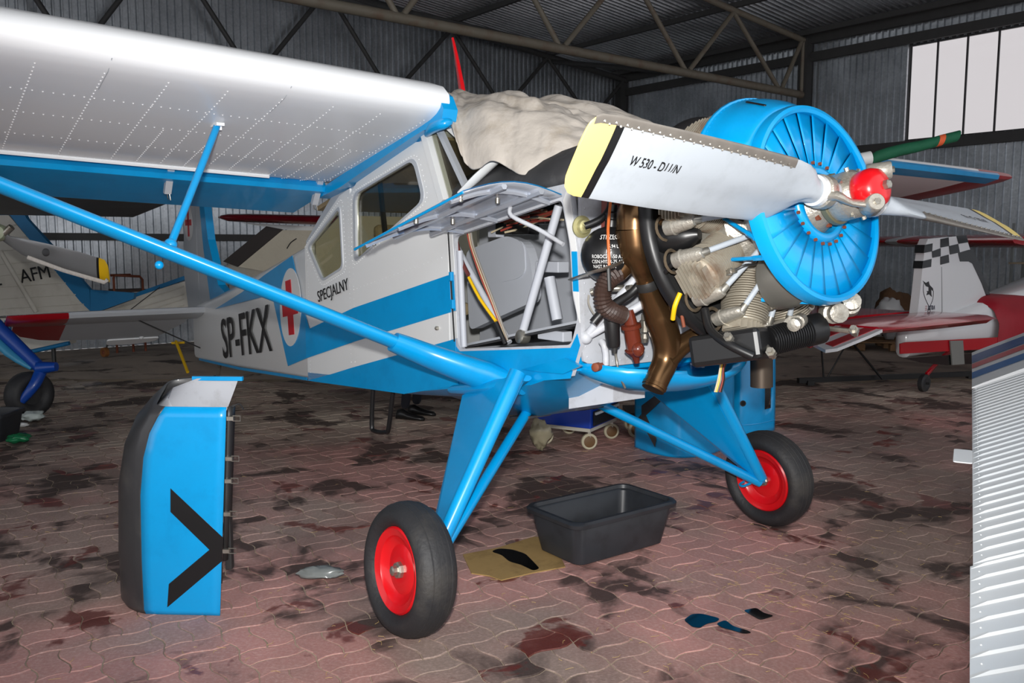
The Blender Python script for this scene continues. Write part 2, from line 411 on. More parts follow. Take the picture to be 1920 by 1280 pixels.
# ---------------------------------------------------------------- structure: paved floor
def paver_mat():
    m = bpy.data.materials.new('concrete_paver'); m.use_nodes = True; nt = m.node_tree; L = nt.links
    N = nt.nodes.new; b = nt.nodes['Principled BSDF']
    g = N('ShaderNodeNewGeometry'); oi = N('ShaderNodeObjectInfo')
    def noise(sc, det=6, rough=0.6, dist=0.0):
        n = N('ShaderNodeTexNoise'); n.inputs['Scale'].default_value = sc; n.inputs['Detail'].default_value = det; n.inputs['Roughness'].default_value = rough; n.inputs['Distortion'].default_value = dist
        L.new(g.outputs['Position'], n.inputs['Vector']); return n.outputs[0]
    def mr(v, a, b_, c=0.0, d=1.0):
        r_ = N('ShaderNodeMapRange'); r_.inputs[1].default_value = a; r_.inputs[2].default_value = b_; r_.inputs[3].default_value = c; r_.inputs[4].default_value = d; L.new(v, r_.inputs[0]); return r_.outputs[0]
    def mix(f, a, b_):
        x = N('ShaderNodeMix'); x.data_type = 'RGBA'
        for i, q in ((6, a), (7, b_)):
            if isinstance(q, tuple): x.inputs[i].default_value = q
            else: L.new(q, x.inputs[i])
        if isinstance(f, float): x.inputs[0].default_value = f
        else: L.new(f, x.inputs[0])
        return x.outputs[2]
    def math_(op, a, b_=None, clamp=False):
        x = N('ShaderNodeMath'); x.operation = op; x.use_clamp = clamp
        for i, q in ((0, a), (1, b_)):
            if q is None: continue
            if isinstance(q, (int, float)): x.inputs[i].default_value = q
            else: L.new(q, x.inputs[i])
        return x.outputs[0]
    base = mix(mr(noise(0.5, 3), 0.44, 0.56), rgb(196, 142, 134), rgb(160, 138, 127))
    # grey pavers towards the back and left, colour lightened to offset light falloff
    sx = N('ShaderNodeSeparateXYZ'); L.new(g.outputs['Position'], sx.inputs[0])
    far = math_('ADD', sx.outputs[1], math_('MULTIPLY', sx.outputs[0], -0.28))
    base = mix(mr(math_('ADD', far, math_('MULTIPLY', noise(1.0, 3), 1.2)), 8.3, 9.3, 0, 1), base, rgb(186, 172, 156))
    # per paver tone, carried as a mesh attribute
    at_ = N('ShaderNodeAttribute'); at_.attribute_name = 'tone'
    base = mix(mr(at_.outputs['Fac'], 0.0, 1.0, 0.0, 0.5), base, rgb(150, 116, 108))
    base = mix(mr(noise(60, 3), 0.45, 0.75, 0, 0.35), base, rgb(226, 196, 186))
    base = mix(mr(noise(0.42, 6, 0.65, 0.5), 0.46, 0.62, 0.0, 0.62), base, rgb(96, 84, 78))
    # oil soaked patches
    st = mr(math_('ADD', noise(1.35, 5, 0.58, 0.6), math_('MULTIPLY', at_.outputs['Fac'], 0.09)), 0.575, 0.645)
    base = mix(math_('MULTIPLY', st, 0.86), base, rgb(50, 38, 34))
    st2 = mr(math_('ADD', noise(2.2, 5, 0.58, 0.4), math_('MULTIPLY', at_.outputs['Fac'], 0.08)), 0.645, 0.68)
    base = mix(math_('MULTIPLY', st2, 0.8), base, rgb(104, 46, 38))
    wet = math_('MAXIMUM', st2, mr(noise(0.8, 4), 0.56, 0.7))
    L.new(base, b.inputs['Base Color'])
    L.new(mr(wet, 0, 1, 0.72, 0.38), b.inputs['Roughness'])
    bp = N('ShaderNodeBump'); bp.inputs['Strength'].default_value = 0.25; bp.inputs['Distance'].default_value = 0.01
    L.new(noise(90, 4), bp.inputs['Height']); L.new(bp.outputs[0], b.inputs['Normal'])
    return m
PAVER = paver_mat()
fl_o = slab('floor', [hang(LW-1, FRONT-9, -0.012), hang(RD+0.1, FRONT-9, -0.012), hang(RD+0.1, BD+0.1, -0.012), hang(LW-1, BD+0.1, -0.012)], -0.05, PAVER)
tag(fl_o, 'block paved hangar floor stained with oil', kind='structure')
PA = R(35.55); PD = Vector((math.cos(PA), math.sin(PA), 0)); PN = Vector((-math.sin(PA), math.cos(PA), 0)); PO = Vector((-0.274, 3.535, 0))
MS = 0.2455
def zig(t):
    t = t % 1.0; K = [(0, 0), (0.17, 1), (0.33, 1), (0.5, 0), (0.67, -1), (0.83, -1), (1.0, 0)]
    for (a, x), (b, y) in zip(K[:-1], K[1:]):
        if a <= t <= b: return x+(y-x)*(t-a)/(b-a)
    return 0
TS = [0, 0.17, 0.33, 0.5, 0.67, 0.83, 1.0]
def paver_outline(kind, half):
    """outline in module units; kind 0: long side along x"""
    A = 0.014/MS; lo, hi = (0, 0.5) if half == 0 else (0.5, 1.0)
    ed = []
    for t in TS[:-1]: ed.append((t, lo+A*zig(t)))
    short = [t for t in TS if lo <= t <= hi]
    for t in short[:-1]: ed.append((1+A*zig(t), t))
    for t in reversed(TS[1:]): ed.append((t, hi+A*zig(t)))
    for t in reversed(short[1:]): ed.append((0+A*zig(t), t))
    return ed if kind == 0 else [(y, x) for x, y in reversed(ed)]
PROT = {}
for kind in (0, 1):
    for half in (0, 1):
        ol = paver_outline(kind, half); cx = sum(p[0] for p in ol)/len(ol); cy = sum(p[1] for p in ol)/len(ol)
        g1 = [(cx+(x-cx)*(1-0.016/(0.5 if (kind == 1) else 1.0)*1.0), cy+(y-cy)*(1-0.016/(0.5 if kind == 0 else 1.0))) for x, y in ol]
        g2 = [(cx+(x-cx)*(1-0.045/(0.5 if (kind == 1) else 1.0)), cy+(y-cy)*(1-0.045/(0.5 if kind == 0 else 1.0))) for x, y in ol]
        PROT[kind, half] = (ol, g1, g2)
SAND = CONC
sand = MB()
def paver_geo(i, j, half):
    kind = (i+j) % 2
    ol, g1, g2 = PROT[kind, half]
    def q(p, z): return PO+PD*((i+p[0])*MS)+PN*((j+p[1])*MS)+Vector((0, 0, z))
    dz = random.uniform(-0.0025, 0.0015)
    r1 = [q(p, -0.011) for p in g1]; r2 = [q(p, -0.004+dz) for p in g1]; r3 = [q(p, 0.0+dz) for p in g2]
    return [r1, r2, r3]
cand = []
for i in range(-60, 60):
    for j in range(-60, 60):
        c = PO+PD*((i+0.5)*MS)+PN*((j+0.5)*MS)
        if c.y < 2.2: continue
        dpt = c.y*math.cos(PITCH)+CAMH*math.sin(PITCH); 
        px = 960+FPX*c.x/dpt
        if px < -120 or px > 2040 or c.y > 11.0: continue
        cand.append((c.length, i, j))
cand.sort()
def tone_attr(me, vals):
    a = me.attributes.new('tone', 'FLOAT', 'POINT'); a.data.foreach_set('value', vals)
cnt = 0; rest = MB(); rest_t = []
for dist, i, j in cand:
    for half in (0, 1):
        rings = paver_geo(i, j, half); tone = random.random()
        if cnt < 300:
            b = MB(); b.skin(rings, True, False, True)
            o = b.build('paver', PAVER, fl_o, fix=False, loc=sum(rings[2], Vector())/len(rings[2])); tone_attr(o.data, [tone]*len(b.v)); cnt += 1
        else:
            n_ = len(rest.v); rest.skin(rings[1:] if dist > 6.5 else rings, True, False, True); rest_t += [tone]*(len(rest.v)-n_)
ro_ = rest.build('pavers', PAVER, fl_o, fix=False); tone_attr(ro_.data, rest_t); ro_['kind'] = 'stuff'
js = [onZ(-200, 1400), onZ(2150, 1400), onZ(2150, 720), onZ(-200, 720)]
b = MB(); b.add([Vector((p.x, p.y, -0.0045)) for p in (Vector((-2.5, 1.8, 0)), Vector((3.2, 1.8, 0)), Vector((7.5, 11.2, 0)), Vector((-7.5, 11.2, 0)))], [(0, 1, 2, 3)])
jo = b.build('joint_sand', SAND, fl_o); jo['kind'] = 'stuff'
# ---------------------------------------------------------------- main airplane: airframe
plane = empty('airplane', OA, -YAW)
tag(plane, 'blue and white high-wing ambulance airplane with uncowled radial engine, lettered SP-FKX', 'airplane')
V = Vector
HW, XB, TK = 0.56, -4.0, 0.0978          # cabin half width, start of the tail taper, taper rate
def hw(x): return HW if x > XB else HW-(XB-x)*TK
CA = toA(C0)
def sideA(px, py): return onY(px, py, -HW)
def to_side(p):
    """point on plane y=-HW seen from the camera -> on the real (tapering) side"""
    if p.x >= XB: return V(p)
    d = p-CA; k = TK
    t = (-HW+k*XB-(CA.y+k*CA.x))/(d.y+k*d.x)
    return CA+d*t
def side_pt(x, z, off=0.0): return V((x, -hw(x)-off, z))
def clip_x(poly, x0, keep_hi):
    out = []
    for i in range(len(poly)):
        a, b = poly[i-1], poly[i]; ia = (a[0] >= x0) == keep_hi; ib = (b[0] >= x0) == keep_hi
        if ia != ib:
            t = (x0-a[0])/(b[0]-a[0]); out.append((x0, a[1]+(b[1]-a[1])*t))
        if ib: out.append(b)
    return out
def side_decal(name, px, m, parent, off=0.004, xz=None, label=None):
    """painted area on the starboard side, outlined in photograph pixels or directly as (x, z)"""
    if xz is None:
        q = [to_side(sideA(*p)) for p in px]; xz = [(p.x, p.z) for p in q]
    b = MB()
    for hi in (True, False):
        c = clip_x(xz, XB, hi)
        if len(c) > 2: b.plate(c, [], lambda x, z, d: side_pt(x, z, off-d), 0.003)
    o = b.build(name, m, parent)
    if label: o['label'] = label
    return o
# tail cone and cabin roof
def interp(tab, x):
    for (a, u), (b, v) in zip(tab[:-1], tab[1:]):
        if a >= x >= b: return u+(v-u)*(a-x)/(a-b)
    return tab[-1][1] if x < tab[-1][0] else tab[0][1]
ZB = [(-4.0, 0.735), (-6.08, 0.575), (-8.1, 0.43), (-8.25, 0.44)]
ZS = [(-4.0, 1.70), (-4.24, 1.655), (-5.2, 1.47), (-6.4, 1.26), (-7.55, 1.07), (-8.25, 0.95)]
ZT = [(-4.0, 1.86), (-5.0, 1.66), (-6.2, 1.41), (-7.4, 1.17), (-8.25, 1.03)]
rings = []
for x in (-4.0, -4.4, -5.0, -5.6, -6.2, -6.8, -7.4, -7.9, -8.25):
    h, zb, zs, zt = hw(x), interp(ZB, x), interp(ZS, x), interp(ZT, x)
    half = [(0.0, zb-0.015), (h*0.7, zb-0.01), (h*0.93, zb+0.005), (h, zb+0.04), (h, zs-0.02), (h*0.93, zs+0.03), (h*0.6, (zs+zt)/2+0.05), (h*0.25, zt-0.005), (0, zt)]
    rings.append([V((x, -y, z)) for y, z in half]+[V((x, y, z)) for y, z in reversed(half[1:-1])])
fus = MB().skin(rings).build('fuselage', WHITE, plane, 50)
fus['label'] = 'white tapering tail section of the fuselage'
# belly under the cabin (blue, slightly vee shaped)
BZ = [(-0.98, 1.16), (-1.3, 1.05), (-1.95, 0.95), (-2.56, 0.84), (-4.0, 0.735)]
rings = []
for x in (-0.99, -1.15, -1.3, -1.65, -1.95, -2.56, -3.3, -4.0):
    zb = interp(BZ, x); dp = interp([(-0.98, 0.02), (-1.15, 0.06), (-1.3, 0.11), (-1.65, 0.195), (-1.75, 0.205), (-1.95, 0.19), (-2.56, 0.06), (-4.0, 0.012)], x)
    rings.append([V((x, -HW, zb+0.06)), V((x, -HW, zb)), V((x, -HW*0.9, zb-dp*0.25)), V((x, -0.22, zb-dp)), V((x, 0.22, zb-dp)), V((x, HW*0.9, zb-dp*0.25)), V((x, HW, zb)), V((x, HW, zb+0.06))])
MB().skin(rings).build('belly', BLUE, plane, 30)
# cabin floor, roof
MB().box((-2.6, 0, 1.02), (2.8, 1.06, 0.03), Matrix.Rotation(-R(6), 3, 'Y')).build('cabin_floor', GREYP, plane)
KHAKI = mat('khaki_headliner', rgb(150, 134, 104), 0.9, var=0.1, bump=0.2)
MB().plate([(-2.3, -0.5), (-3.9, -0.5), (-3.9, 0.5), (-2.3, 0.5)], [], lambda a, b, d: (a, b, 2.33+(a+2.3)*0.22+d), 0.03).build('cabin_roof', KHAKI, plane)
# starboard side panels (plane y=-HW)
def xz(*px): return [(p.x, p.z) for p in (sideA(*q) for q in px)]
def side_plate(name, outer, holes, m, th=0.025, off=0.0, mirror=False, parent=plane):
    s_ = -1 if not mirror else 1
    return MB().plate(outer, holes, lambda a, b, d: (a, s_*(HW+off-d), b), th).build(name, m, parent)
OPEN = rounded([(-1.985, 1.775), (-1.075, 1.935), (-1.015, 1.73), (-0.992, 1.5), (-0.955, 1.40), (-1.0, 1.275), (-1.92, 1.168), (-1.955, 1.20)], 0.03)
FWD = [(-2.035, 1.90), (-2.02, 1.0), (-1.95, 0.96), (-1.0, 1.13), (-0.93, 1.30), (-0.955, 1.70), (-1.02, 2.01), (-1.5, 1.965), (-1.8, 1.985), (-2.05, 1.98)]
fwd = side_plate('forward_side_panel', FWD, [OPEN], GREYP)
DOOR = [(-3.235, 0.91), (-2.03, 1.17), (-2.04, 1.80), (-2.12, 1.93), (-2.285, 2.31), (-2.40, 2.315), (-3.13, 2.13), (-3.235, 2.06)]
DWIN = rounded(xz((666, 364), (778, 297), (797, 375), (668, 490)), 0.07)
door = side_plate('cabin_door', DOOR, [DWIN], WHITE, 0.03, 0.006)
QTR = [(-3.245, 0.86), (-3.245, 2.10), (-3.40, 2.06), (-4.0, 1.72), (-4.0, 0.735), (-3.3, 0.79)]
RWIN = rounded(xz((637, 388), (579, 463), (605, 525), (643, 501)), 0.05)
qtr = side_plate('rear_quarter_panel', QTR, [RWIN], WHITE, 0.025)
SILL = [(-4.0, 0.735), (-2.0, 0.95), (-2.0, 1.18), (-3.235, 0.92), (-3.245, 0.86)]
side_plate('door_sill', [(-3.245, 0.80), (-2.02, 0.935), (-2.02, 1.172), (-3.245, 0.908)], [], BLUE, 0.02, -0.002)
# upper rail above the door, under the wing
side_plate('cantrail', [(-2.2, 2.26), (-2.36, 2.42), (-3.4, 2.16), (-4.0, 1.76), (-4.0, 1.70), (-3.40, 2.04), (-3.24, 2.08), (-2.42, 2.315), (-2.29, 2.30)], [], SILVER, 0.03, -0.012)
# port side closes the cabin
side_plate('port_side_panel', [(-4.0, 0.735), (-1.95, 0.96), (-0.98, 1.15), (-1.02, 2.01), (-2.05, 1.98), (-2.29, 2.32), (-3.4, 2.06), (-4.0, 1.72)], [[(-3.15, 1.66), (-3.15, 2.05), (-2.42, 2.22), (-2.3, 1.98)], RWIN], WHITE, 0.02, 0, True)
GLASS = bpy.data.materials.new('cabin_glazing'); GLASS.use_nodes = True
nt = GLASS.node_tree; nt.nodes.remove(nt.nodes['Principled BSDF'])
t_ = nt.nodes.new('ShaderNodeBsdfTransparent'); t_.inputs[0].default_value = (0.80, 0.80, 0.74, 1); g_ = nt.nodes.new('ShaderNodeBsdfGlossy'); g_.inputs['Roughness'].default_value = 0.03
x_ = nt.nodes.new('ShaderNodeMixShader'); x_.inputs[0].default_value = 0.07
nt.links.new(t_.outputs[0], x_.inputs[1]); nt.links.new(g_.outputs[0], x_.inputs[2]); nt.links.new(x_.outputs[0], nt.nodes['Material Output'].inputs[0])
def grow(poly, s):
    cx = sum(p[0] for p in poly)/len(poly); cy = sum(p[1] for p in poly)/len(poly)
    return [(cx+(x-cx)*s, cy+(y-cy)*s) for x, y in poly]
side_plate('window_pane', grow(DWIN, 1.02), [], GLASS, 0.004, -0.012, parent=door)
side_plate('window_rim', grow(DWIN, 1.05), [grow(DWIN, 0.97)], SILVER, 0.012, 0.010, parent=door)
side_plate('window_pane', grow(RWIN, 1.02), [], GLASS, 0.004, -0.012, parent=qtr)
side_plate('window_rim', grow(RWIN, 1.06), [grow(RWIN, 0.97)], SILVER, 0.012, 0.006, parent=qtr)
side_plate('window_pane', grow(RWIN, 1.02), [], GLASS, 0.004, -0.012, True)
side_plate('window_divider', xz((702, 340), (706, 339), (719, 460), (714, 461)), [], DARKST, 0.02, -0.02, parent=door)
# rear bulkhead and seat seen through the glass
LINING = mat('cream_lining', rgb(200, 192, 174), 0.85, var=0.08, vscale=4, bump=0.3, bscale=14)
MB().plate([(-0.5, 0.95), (0.5, 0.95), (0.5, 1.75), (0.3, 1.95), (-0.3, 1.95), (-0.5, 1.75)], [], lambda a, b, d: (-3.96+d, a, b), 0.02).build('rear_bulkhead', LINING, plane)
seat = MB(); seat.box((-2.85, -0.22, 1.32), (0.42, 0.42, 0.09)); seat.box((-3.08, -0.22, 1.6), (0.08, 0.42, 0.55), Matrix.Rotation(-R(18), 3, 'Y'))
bevel(seat.build('seat', KHAKI, plane), 0.03)
# fuselage nose deck (anti-glare) between windscreen and firewall
rings = []
for x, zc in ((-0.985, 2.27), (-1.3, 2.25), (-1.7, 2.22), (-2.0, 2.19)):
    z0 = interp([(-0.98, 2.01), (-1.5, 1.965), (-1.8, 1.985), (-2.05, 1.98)], x)
    rings.append([V((x, -HW*math.cos(a), z0+(zc-z0)*math.sin(a))) for a in [math.pi*i/16 for i in range(17)]])
deck = MB().skin(rings, False).build('nose_deck', MATTEBLK, plane, 40, fix=False); solidify(deck, 0.012)
# white band below the anti-glare
b = MB(); b.plate([(-1.02, 2.012), (-1.0, 2.075), (-1.3, 2.02), (-1.6, 1.975), (-1.5, 1.967)], [], lambda x, z, d: (x, -HW-0.006+max(0, z-1.99)*0.35-d*-1, z), 0.004); b.build('deck_edge_band', WHITE, plane)
# windscreen: frames and glass
def wsp(px, py, y): return onY(px, py, y)
ws = [V((-1.86, -0.53, 2.0)), V((-2.22, -0.54, 2.42)), V((-1.72, 0.0, 2.22)), V((-2.12, 0.0, 2.47))]
def pane(name, pts, m, parent, th=0.006):
    n = len(pts); nv = (pts[1]-pts[0]).cross(pts[2]-pts[0]).normalized()*th
    return MB().add(pts+[p+nv for p in pts], [tuple(range(n)), tuple(range(2*n-1, n-1, -1))]+[(i, (i+1) % n, n+(i+1) % n, n+i) for i in range(n)]).build(name, m, parent)
scr = pane('windscreen', [ws[0], ws[2], ws[3], ws[1]], GLASS, plane)
pane('windscreen', [V((p.x, -p.y, p.z)) for p in (ws[0], ws[2], ws[3], ws[1])], GLASS, plane)
q1, q2, q3 = V((-2.08, -0.545, 1.985)), V((-2.30, -0.545, 2.38)), V((-1.86, -0.535, 2.0))
pane('quarter_light', [q1, q3, ws[1], q2], GLASS, plane)
fr = MB(); fr.bar(V((-2.07, -0.552, 1.965)), V((-2.275, -0.552, 2.38)), 0.05, 0.07, (0, 1, 0)); fr.build('door_post', WHITE, plane)
fr = MB(); fr.bar(V((-1.84, -0.548, 1.985)), V((-2.2, -0.548, 2.43)), 0.03, 0.03, (0, 1, 0)); fr.build('windscreen_post', SILVER, plane)
for pts in ((V((-1.80, -0.5, 2.02)), V((-1.62, -0.2, 2.2)), V((-1.6, 0, 2.24))), (V((-1.80, 0.5, 2.02)), V((-1.62, 0.2, 2.2)), V((-1.6, 0, 2.24)))):
    MB().pipe(pts, 0.03, 8, smooth=4).build('windscreen_frame', WHITE, plane, 50)
for s_ in (-1, 1): MB().bar(V((-1.62, s_*0.03, 2.25)), V((-2.08, s_*0.03, 2.46)), 0.05, 0.03).build('windscreen_frame', WHITE, plane)
MB().bar(V((-2.2, -0.5, 2.44)), V((-2.1, 0, 2.48)), 0.06, 0.03).build('windscreen_frame', WHITE, plane)
MB().bar(V((-2.2, 0.5, 2.44)), V((-2.1, 0, 2.48)), 0.06, 0.03).build('windscreen_frame', WHITE, plane)
# panels of the side window: white diagonal frame seen right of the wing root
MB().bar(onY(840, 232, -0.5), onY(915, 300, -0.42), 0.035, 0.05).build('windscreen_frame', WHITE, plane)
# ---- wing
def wing_prof():
    up = [(-1.985, 2.485), (-1.99, 2.525), (-2.05, 2.575), (-2.2, 2.62), (-2.45, 2.64), (-2.8, 2.59), (-3.2, 2.46), (-3.60, 2.305)]
    lo = [(-3.60, 2.285), (-3.58, 2.16), (-3.4, 2.148), (-3.0, 2.222), (-2.6, 2.300), (-2.35, 2.348), (-2.2, 2.378), (-2.1, 2.402), (-2.04, 2.425), (-2.0, 2.452)]
    return up+lo
FLAP = [(-3.50, 2.150), (-3.465, 2.115), (-3.48, 2.085), (-3.53, 2.072), (-4.045, 1.965), (-4.05, 1.975), (-3.75, 2.15), (-3.6, 2.19)]
def span(prof, ys, side=-1, dih=0.04):
    return [[V((x, side*y, z+(y-0.6)*dih)) for x, z in prof] for y in ys]
wing = MB().skin(span(wing_prof(), [0.58, 1.2, 1.8, 2.4, 3.0, 4.0, 5.0, 6.0])).build('wing', WINGW, plane, 55)
tip = [[V((-2.8+(x+2.8)*s, -y, (2.40+(z-2.40)*s)+(y-0.6)*0.04)) for x, z in wing_prof()] for s, y in ((1, 6.0), (0.9, 6.15), (0.65, 6.27), (0.3, 6.33))]
MB().skin(tip).build('wing_tip', DRED, wing, 35)
MB().skin(span(FLAP, [0.62, 1.4, 2.2, 3.1])).build('flap', BLUE, wing, 35)
MB().skin(span(FLAP, [3.14, 4.4, 5.95])).build('aileron', BLUE, wing, 35)
# starboard-to-port carry-through and the stub of the port wing
MB().skin([[V((-2.25+(x+1.985)*0.85, y, 2.15+(z-2.15)*0.72)) for x, z in wing_prof()] for y in (-0.58, 0.58)]).build('wing_centre_section', WINGW, plane, 35)
port = MB().skin([[V((x-0.1, y, z-0.12)) for x, z in wing_prof()] for y in (0.58, 1.6, 2.6)]).build('port_wing_root', WINGW, plane, 35)
# rivet lines (joined: too many to pick apart)
riv = MB()
def low_z(x): 
    return interp([(-2.0, 2.452), (-2.04, 2.425), (-2.1, 2.402), (-2.2, 2.378), (-2.35, 2.348), (-2.6, 2.300), (-3.0, 2.222), (-3.4, 2.148), (-3.58, 2.155)], x)
def rivet(mb, p, n, r=0.0054):
    u, v = perp(n); k_ = len(mb.v)
    mb.v += [p+u*r*math.cos(2*math.pi*i/6)+v*r*math.sin(2*math.pi*i/6) for i in range(6)]+[p+n*r*0.75]
    mb.f += [(k_+i, k_+(i+1) % 6, k_+6) for i in range(6)]
dn = V((0.2, 0, -0.98)).normalized()
for iy in range(14):
    y = 0.66+iy*0.265
    if y > 3.4: break
    x = -2.12
    while x > -3.5:
        z = low_z(x)+(y-0.6)*0.04-0.0005; rivet(riv, V((x, -y, z)), dn)
        x -= 0.04
    if iy < 5:
        x = -2.75
        while x > -3.5: rivet(riv, V((x, -y-0.13, low_z(x)+(y+0.13-0.6)*0.04-0.0005)), dn); x -= 0.03
for x in (-2.42, -2.72, -3.05, -3.36):
    y = 0.64
    while y < 3.4: rivet(riv, V((x, -y, low_z(x)+(y-0.6)*0.04-0.0005)), dn); y += 0.042
ro_ = riv.build('rivet_rows', mat('rivet_glint_white', rgb(242, 243, 244), 0.3), wing, fix=False); ro_['kind'] = 'stuff'  # whiter than the wing skin: the rivets' flash glint is put into the colour
for y in (1.45, 2.24, 3.0):
    MB().pipe([V((x, -y, low_z(x)+(y-0.6)*0.04)) for x in (-2.01, -2.1, -2.3)], 0.003, 5).build('skin_seam', SILVER, wing)
MB().pipe([V((-3.36-0.02*math.cos(t), -y, low_z(-3.4)+(y-0.6)*0.04-0.004)) for t, y in ((0, 1.05), (0.4, 1.6), (0.7, 2.2), (1, 3.2))], 0.012, 6).build('slot_lip', WINGW, wing, 40)
for y, nm in ((0.66, 0), (1.62, 1), (2.55, 2)):
    p = V((-3.52, -y, 2.10+(y-0.6)*0.04))
    b = MB(); b.plate([(0.06, 0.06), (0.0, 0.05), (-0.08, -0.09), (-0.05, -0.10)], [], lambda a, c, d: p+V((a, 0.02-d, c)), 0.04)
    br = b.build('flap_bracket', SILVER, wing)
    MB().pipe([p+V((-0.07, 0, -0.09)), p+V((-0.09, 0.01, -0.125)), p+V((-0.05, 0.015, -0.135)), p+V((-0.05, 0.01, -0.1))], 0.003, 5).build('wire_loop', STEEL, br)
# blue root fairing
fair = [onY(*p, -0.585) for p in ((818, 166), (836, 180), (845, 205), (842, 226), (833, 238), (806, 246), (780, 262), (720, 303), (650, 351), (608, 372), (620, 350), (640, 336), (740, 272), (790, 232), (812, 206), (823, 186))]
MB().plate([(p.x, p.z) for p in fair], [], lambda a, b, d: (a, -0.54-d, b), 0.09).build('wing_root_fairing', BLUE, plane)
fs = onY(830, 235, -0.62)
MB().pipe([onY(800, 252, -0.6), onY(812, 240, -0.62), onY(832, 232, -0.62), onY(846, 228, -0.58)], [0.015, 0.03, 0.03, 0.015], 8, smooth=3).build('fairing_lip', BLUE, plane, 50)
# ---- lift strut and jury strut
S0, S1 = V((-1.72, -0.6, 1.055)), V((-2.62, -3.72, 2.47))
MB().pipe([S0, S0.lerp(S1, 0.5), S1], 0.06, 14, flat=0.55, up=(1, 0, 0.2)).build('lift_strut', BLUE, plane, 60)
def strut_at(y): return S0.lerp(S1, (y-S0.y)/(S1.y-S0.y))
MB().pipe([S0+V((0.3, 0.08, -0.03)), S0+V((0.12, 0.0, 0.0)), strut_at(-0.82), strut_at(-1.02)], [0.055, 0.1, 0.082, 0.064], 14, smooth=4, flat=0.72, up=(1, 0, 0.2)).build('strut_fairing', BLUE, plane, 60)
JB = strut_at(-2.0)+V((-0.02, 0, 0.04)); JT = V((-2.56, -1.63, low_z(-2.56)+0.035))
jury = MB().pipe([JB, JT], 0.018, 10).build('jury_strut', BLUE, plane, 50)
MB().ball(JB, 0.03).build('strut_joint', BLUE, jury, 60)
MB().ball(strut_at(-2.05)+V((-0.02, 0.0, -0.075)), 0.02).build('strut_bolt', BLUE, plane, 60)
b = MB(); b.box(JT+V((0, 0, 0.0)), (0.1, 0.04, 0.015)); b.box(JT, (0.03, 0.035, 0.05)); b.build('strut_bracket', WINGW, jury)
# ---- undercarriage
def gear(s_):
    top0, top1, axle = V((-1.80, s_*0.62, 0.93)), V((-1.30, s_*0.64, 1.09)), V((-1.262, s_*1.165, 0.30))
    leg = MB(); th = 0.035
    a0, a1, c0, c1 = top0, top1, axle+V((-0.06, -s_*0.045, 0.06)), axle+V((0.03, 0, 0.02))
    nrm = (a1-a0).cross(c0-a0).normalized()*th
    leg.add([a0-nrm*0.4, a1-nrm, c1-nrm*0.8, c0-nrm*0.4, a0+nrm*0.4, a1+nrm, c1+nrm*0.8, c0+nrm*0.4], [(0, 1, 2, 3), (7, 6, 5, 4), (0, 4, 5, 1), (1, 5, 6, 2), (2, 6, 7, 3), (3, 7, 4, 0)])
    lg = leg.build('landing_gear_leg', BLUE, plane)
    MB().pipe([a1+V((0.0, 0, 0.03)), c1], [0.042, 0.034], 12).build('leg_tube', BLUE, lg, 50)
    MB().pipe([top0+V((-0.12, -s_*0.02, 0.02)), V((-1.5, s_*0.6, 1.02)), top1+V((0.02, -s_*0.04, 0.0))], [0.05, 0.085, 0.03], 10, smooth=4, flat=0.5).build('leg_root_fairing', BLUE, lg, 50)
    MB().pipe([V((-1.76, s_*0.2, 0.845)), axle+V((0.02, 0, -0.01))], 0.028, 12).build('landing_gear_strut', BLUE, plane, 50)
    # wheel: tyre, rim, hub
    whl = empty('wheel', (-1.265, s_*1.272, 0.297), parent=plane)
    whl.rotation_euler = (R(s_*5), 0, 0)
    M = Matrix.Rotation(R(90), 4, 'Z')
    prof = []
    for i in range(25):
        a = -math.pi*0.83+2*math.pi*0.83*i/24
        prof.append((0.096*math.sin(a), 0.238+0.060*math.cos(a)))
    MB().lathe(prof, 48, M, cap=False).build('tyre', RUBBER, whl, 50)
    for ax in (-0.045, -0.015, 0.015, 0.045): MB().lathe([(ax-0.004, 0.238+0.06*math.sqrt(1-(ax/0.096)**2)-0.002), (ax-0.002, 0.238+0.06*math.sqrt(1-(ax/0.096)**2)+0.001), (ax+0.002, 0.238+0.06*math.sqrt(1-(ax/0.096)**2)+0.001), (ax+0.004, 0.238+0.06*math.sqrt(1-(ax/0.096)**2)-0.002)], 48, M, cap=False).build('tread_rib', RUBBER, whl, 40)
    for s2 in (-1, 1):
        pr = [(0.045, 0.0), (0.045, 0.05), (0.05, 0.07), (0.036, 0.11), (0.05, 0.145), (0.062, 0.152), (0.068, 0.172), (0.074, 0.184), (0.066, 0.192), (0.03, 0.192)]
        MB().lathe([(s2*a, r_) for a, r_ in pr], 40, M).build('rim', RED, whl, 40)
        hb = MB().lathe([(s2*0.0, 0.038), (s2*0.06, 0.038), (s2*0.066, 0.032), (s2*0.066, 0.024), (s2*0.085, 0.022), (s2*0.09, 0.013), (s2*0.09, 0.0)], 8, M).build('hub_cap', STEEL, whl, 30)
    MB().pipe([axle, V((-1.265, s_*1.25, 0.297))], 0.028, 12).build('axle', BLUE, plane, 50)
    if s_ > 0:
        MB().pipe([axle+V((0.03, -0.03, 0.02)), axle+V((-0.06, -0.05, -0.04)), axle+V((-0.1, -0.04, -0.04)), axle+V((-0.1, 0.0, -0.03))], 0.008, 6, smooth=3).build('brake_line', BLUE, plane)
    return whl
gear(-1); gear(1)
# belly oleo fairing: white cut faces and blue keel plate
for s_ in (-1, 1): MB().plate(rounded([(-1.86, s_*0.3), (-1.68, s_*0.3), (-1.68, s_*0.1), (-1.86, s_*0.1)], 0.05), [], lambda x, y, d: (x, y, 0.787+(x+1.77)*0.15-abs(abs(y)-0.2)*0.0-d), 0.012).build('strut_port', MATTEBLK, plane)
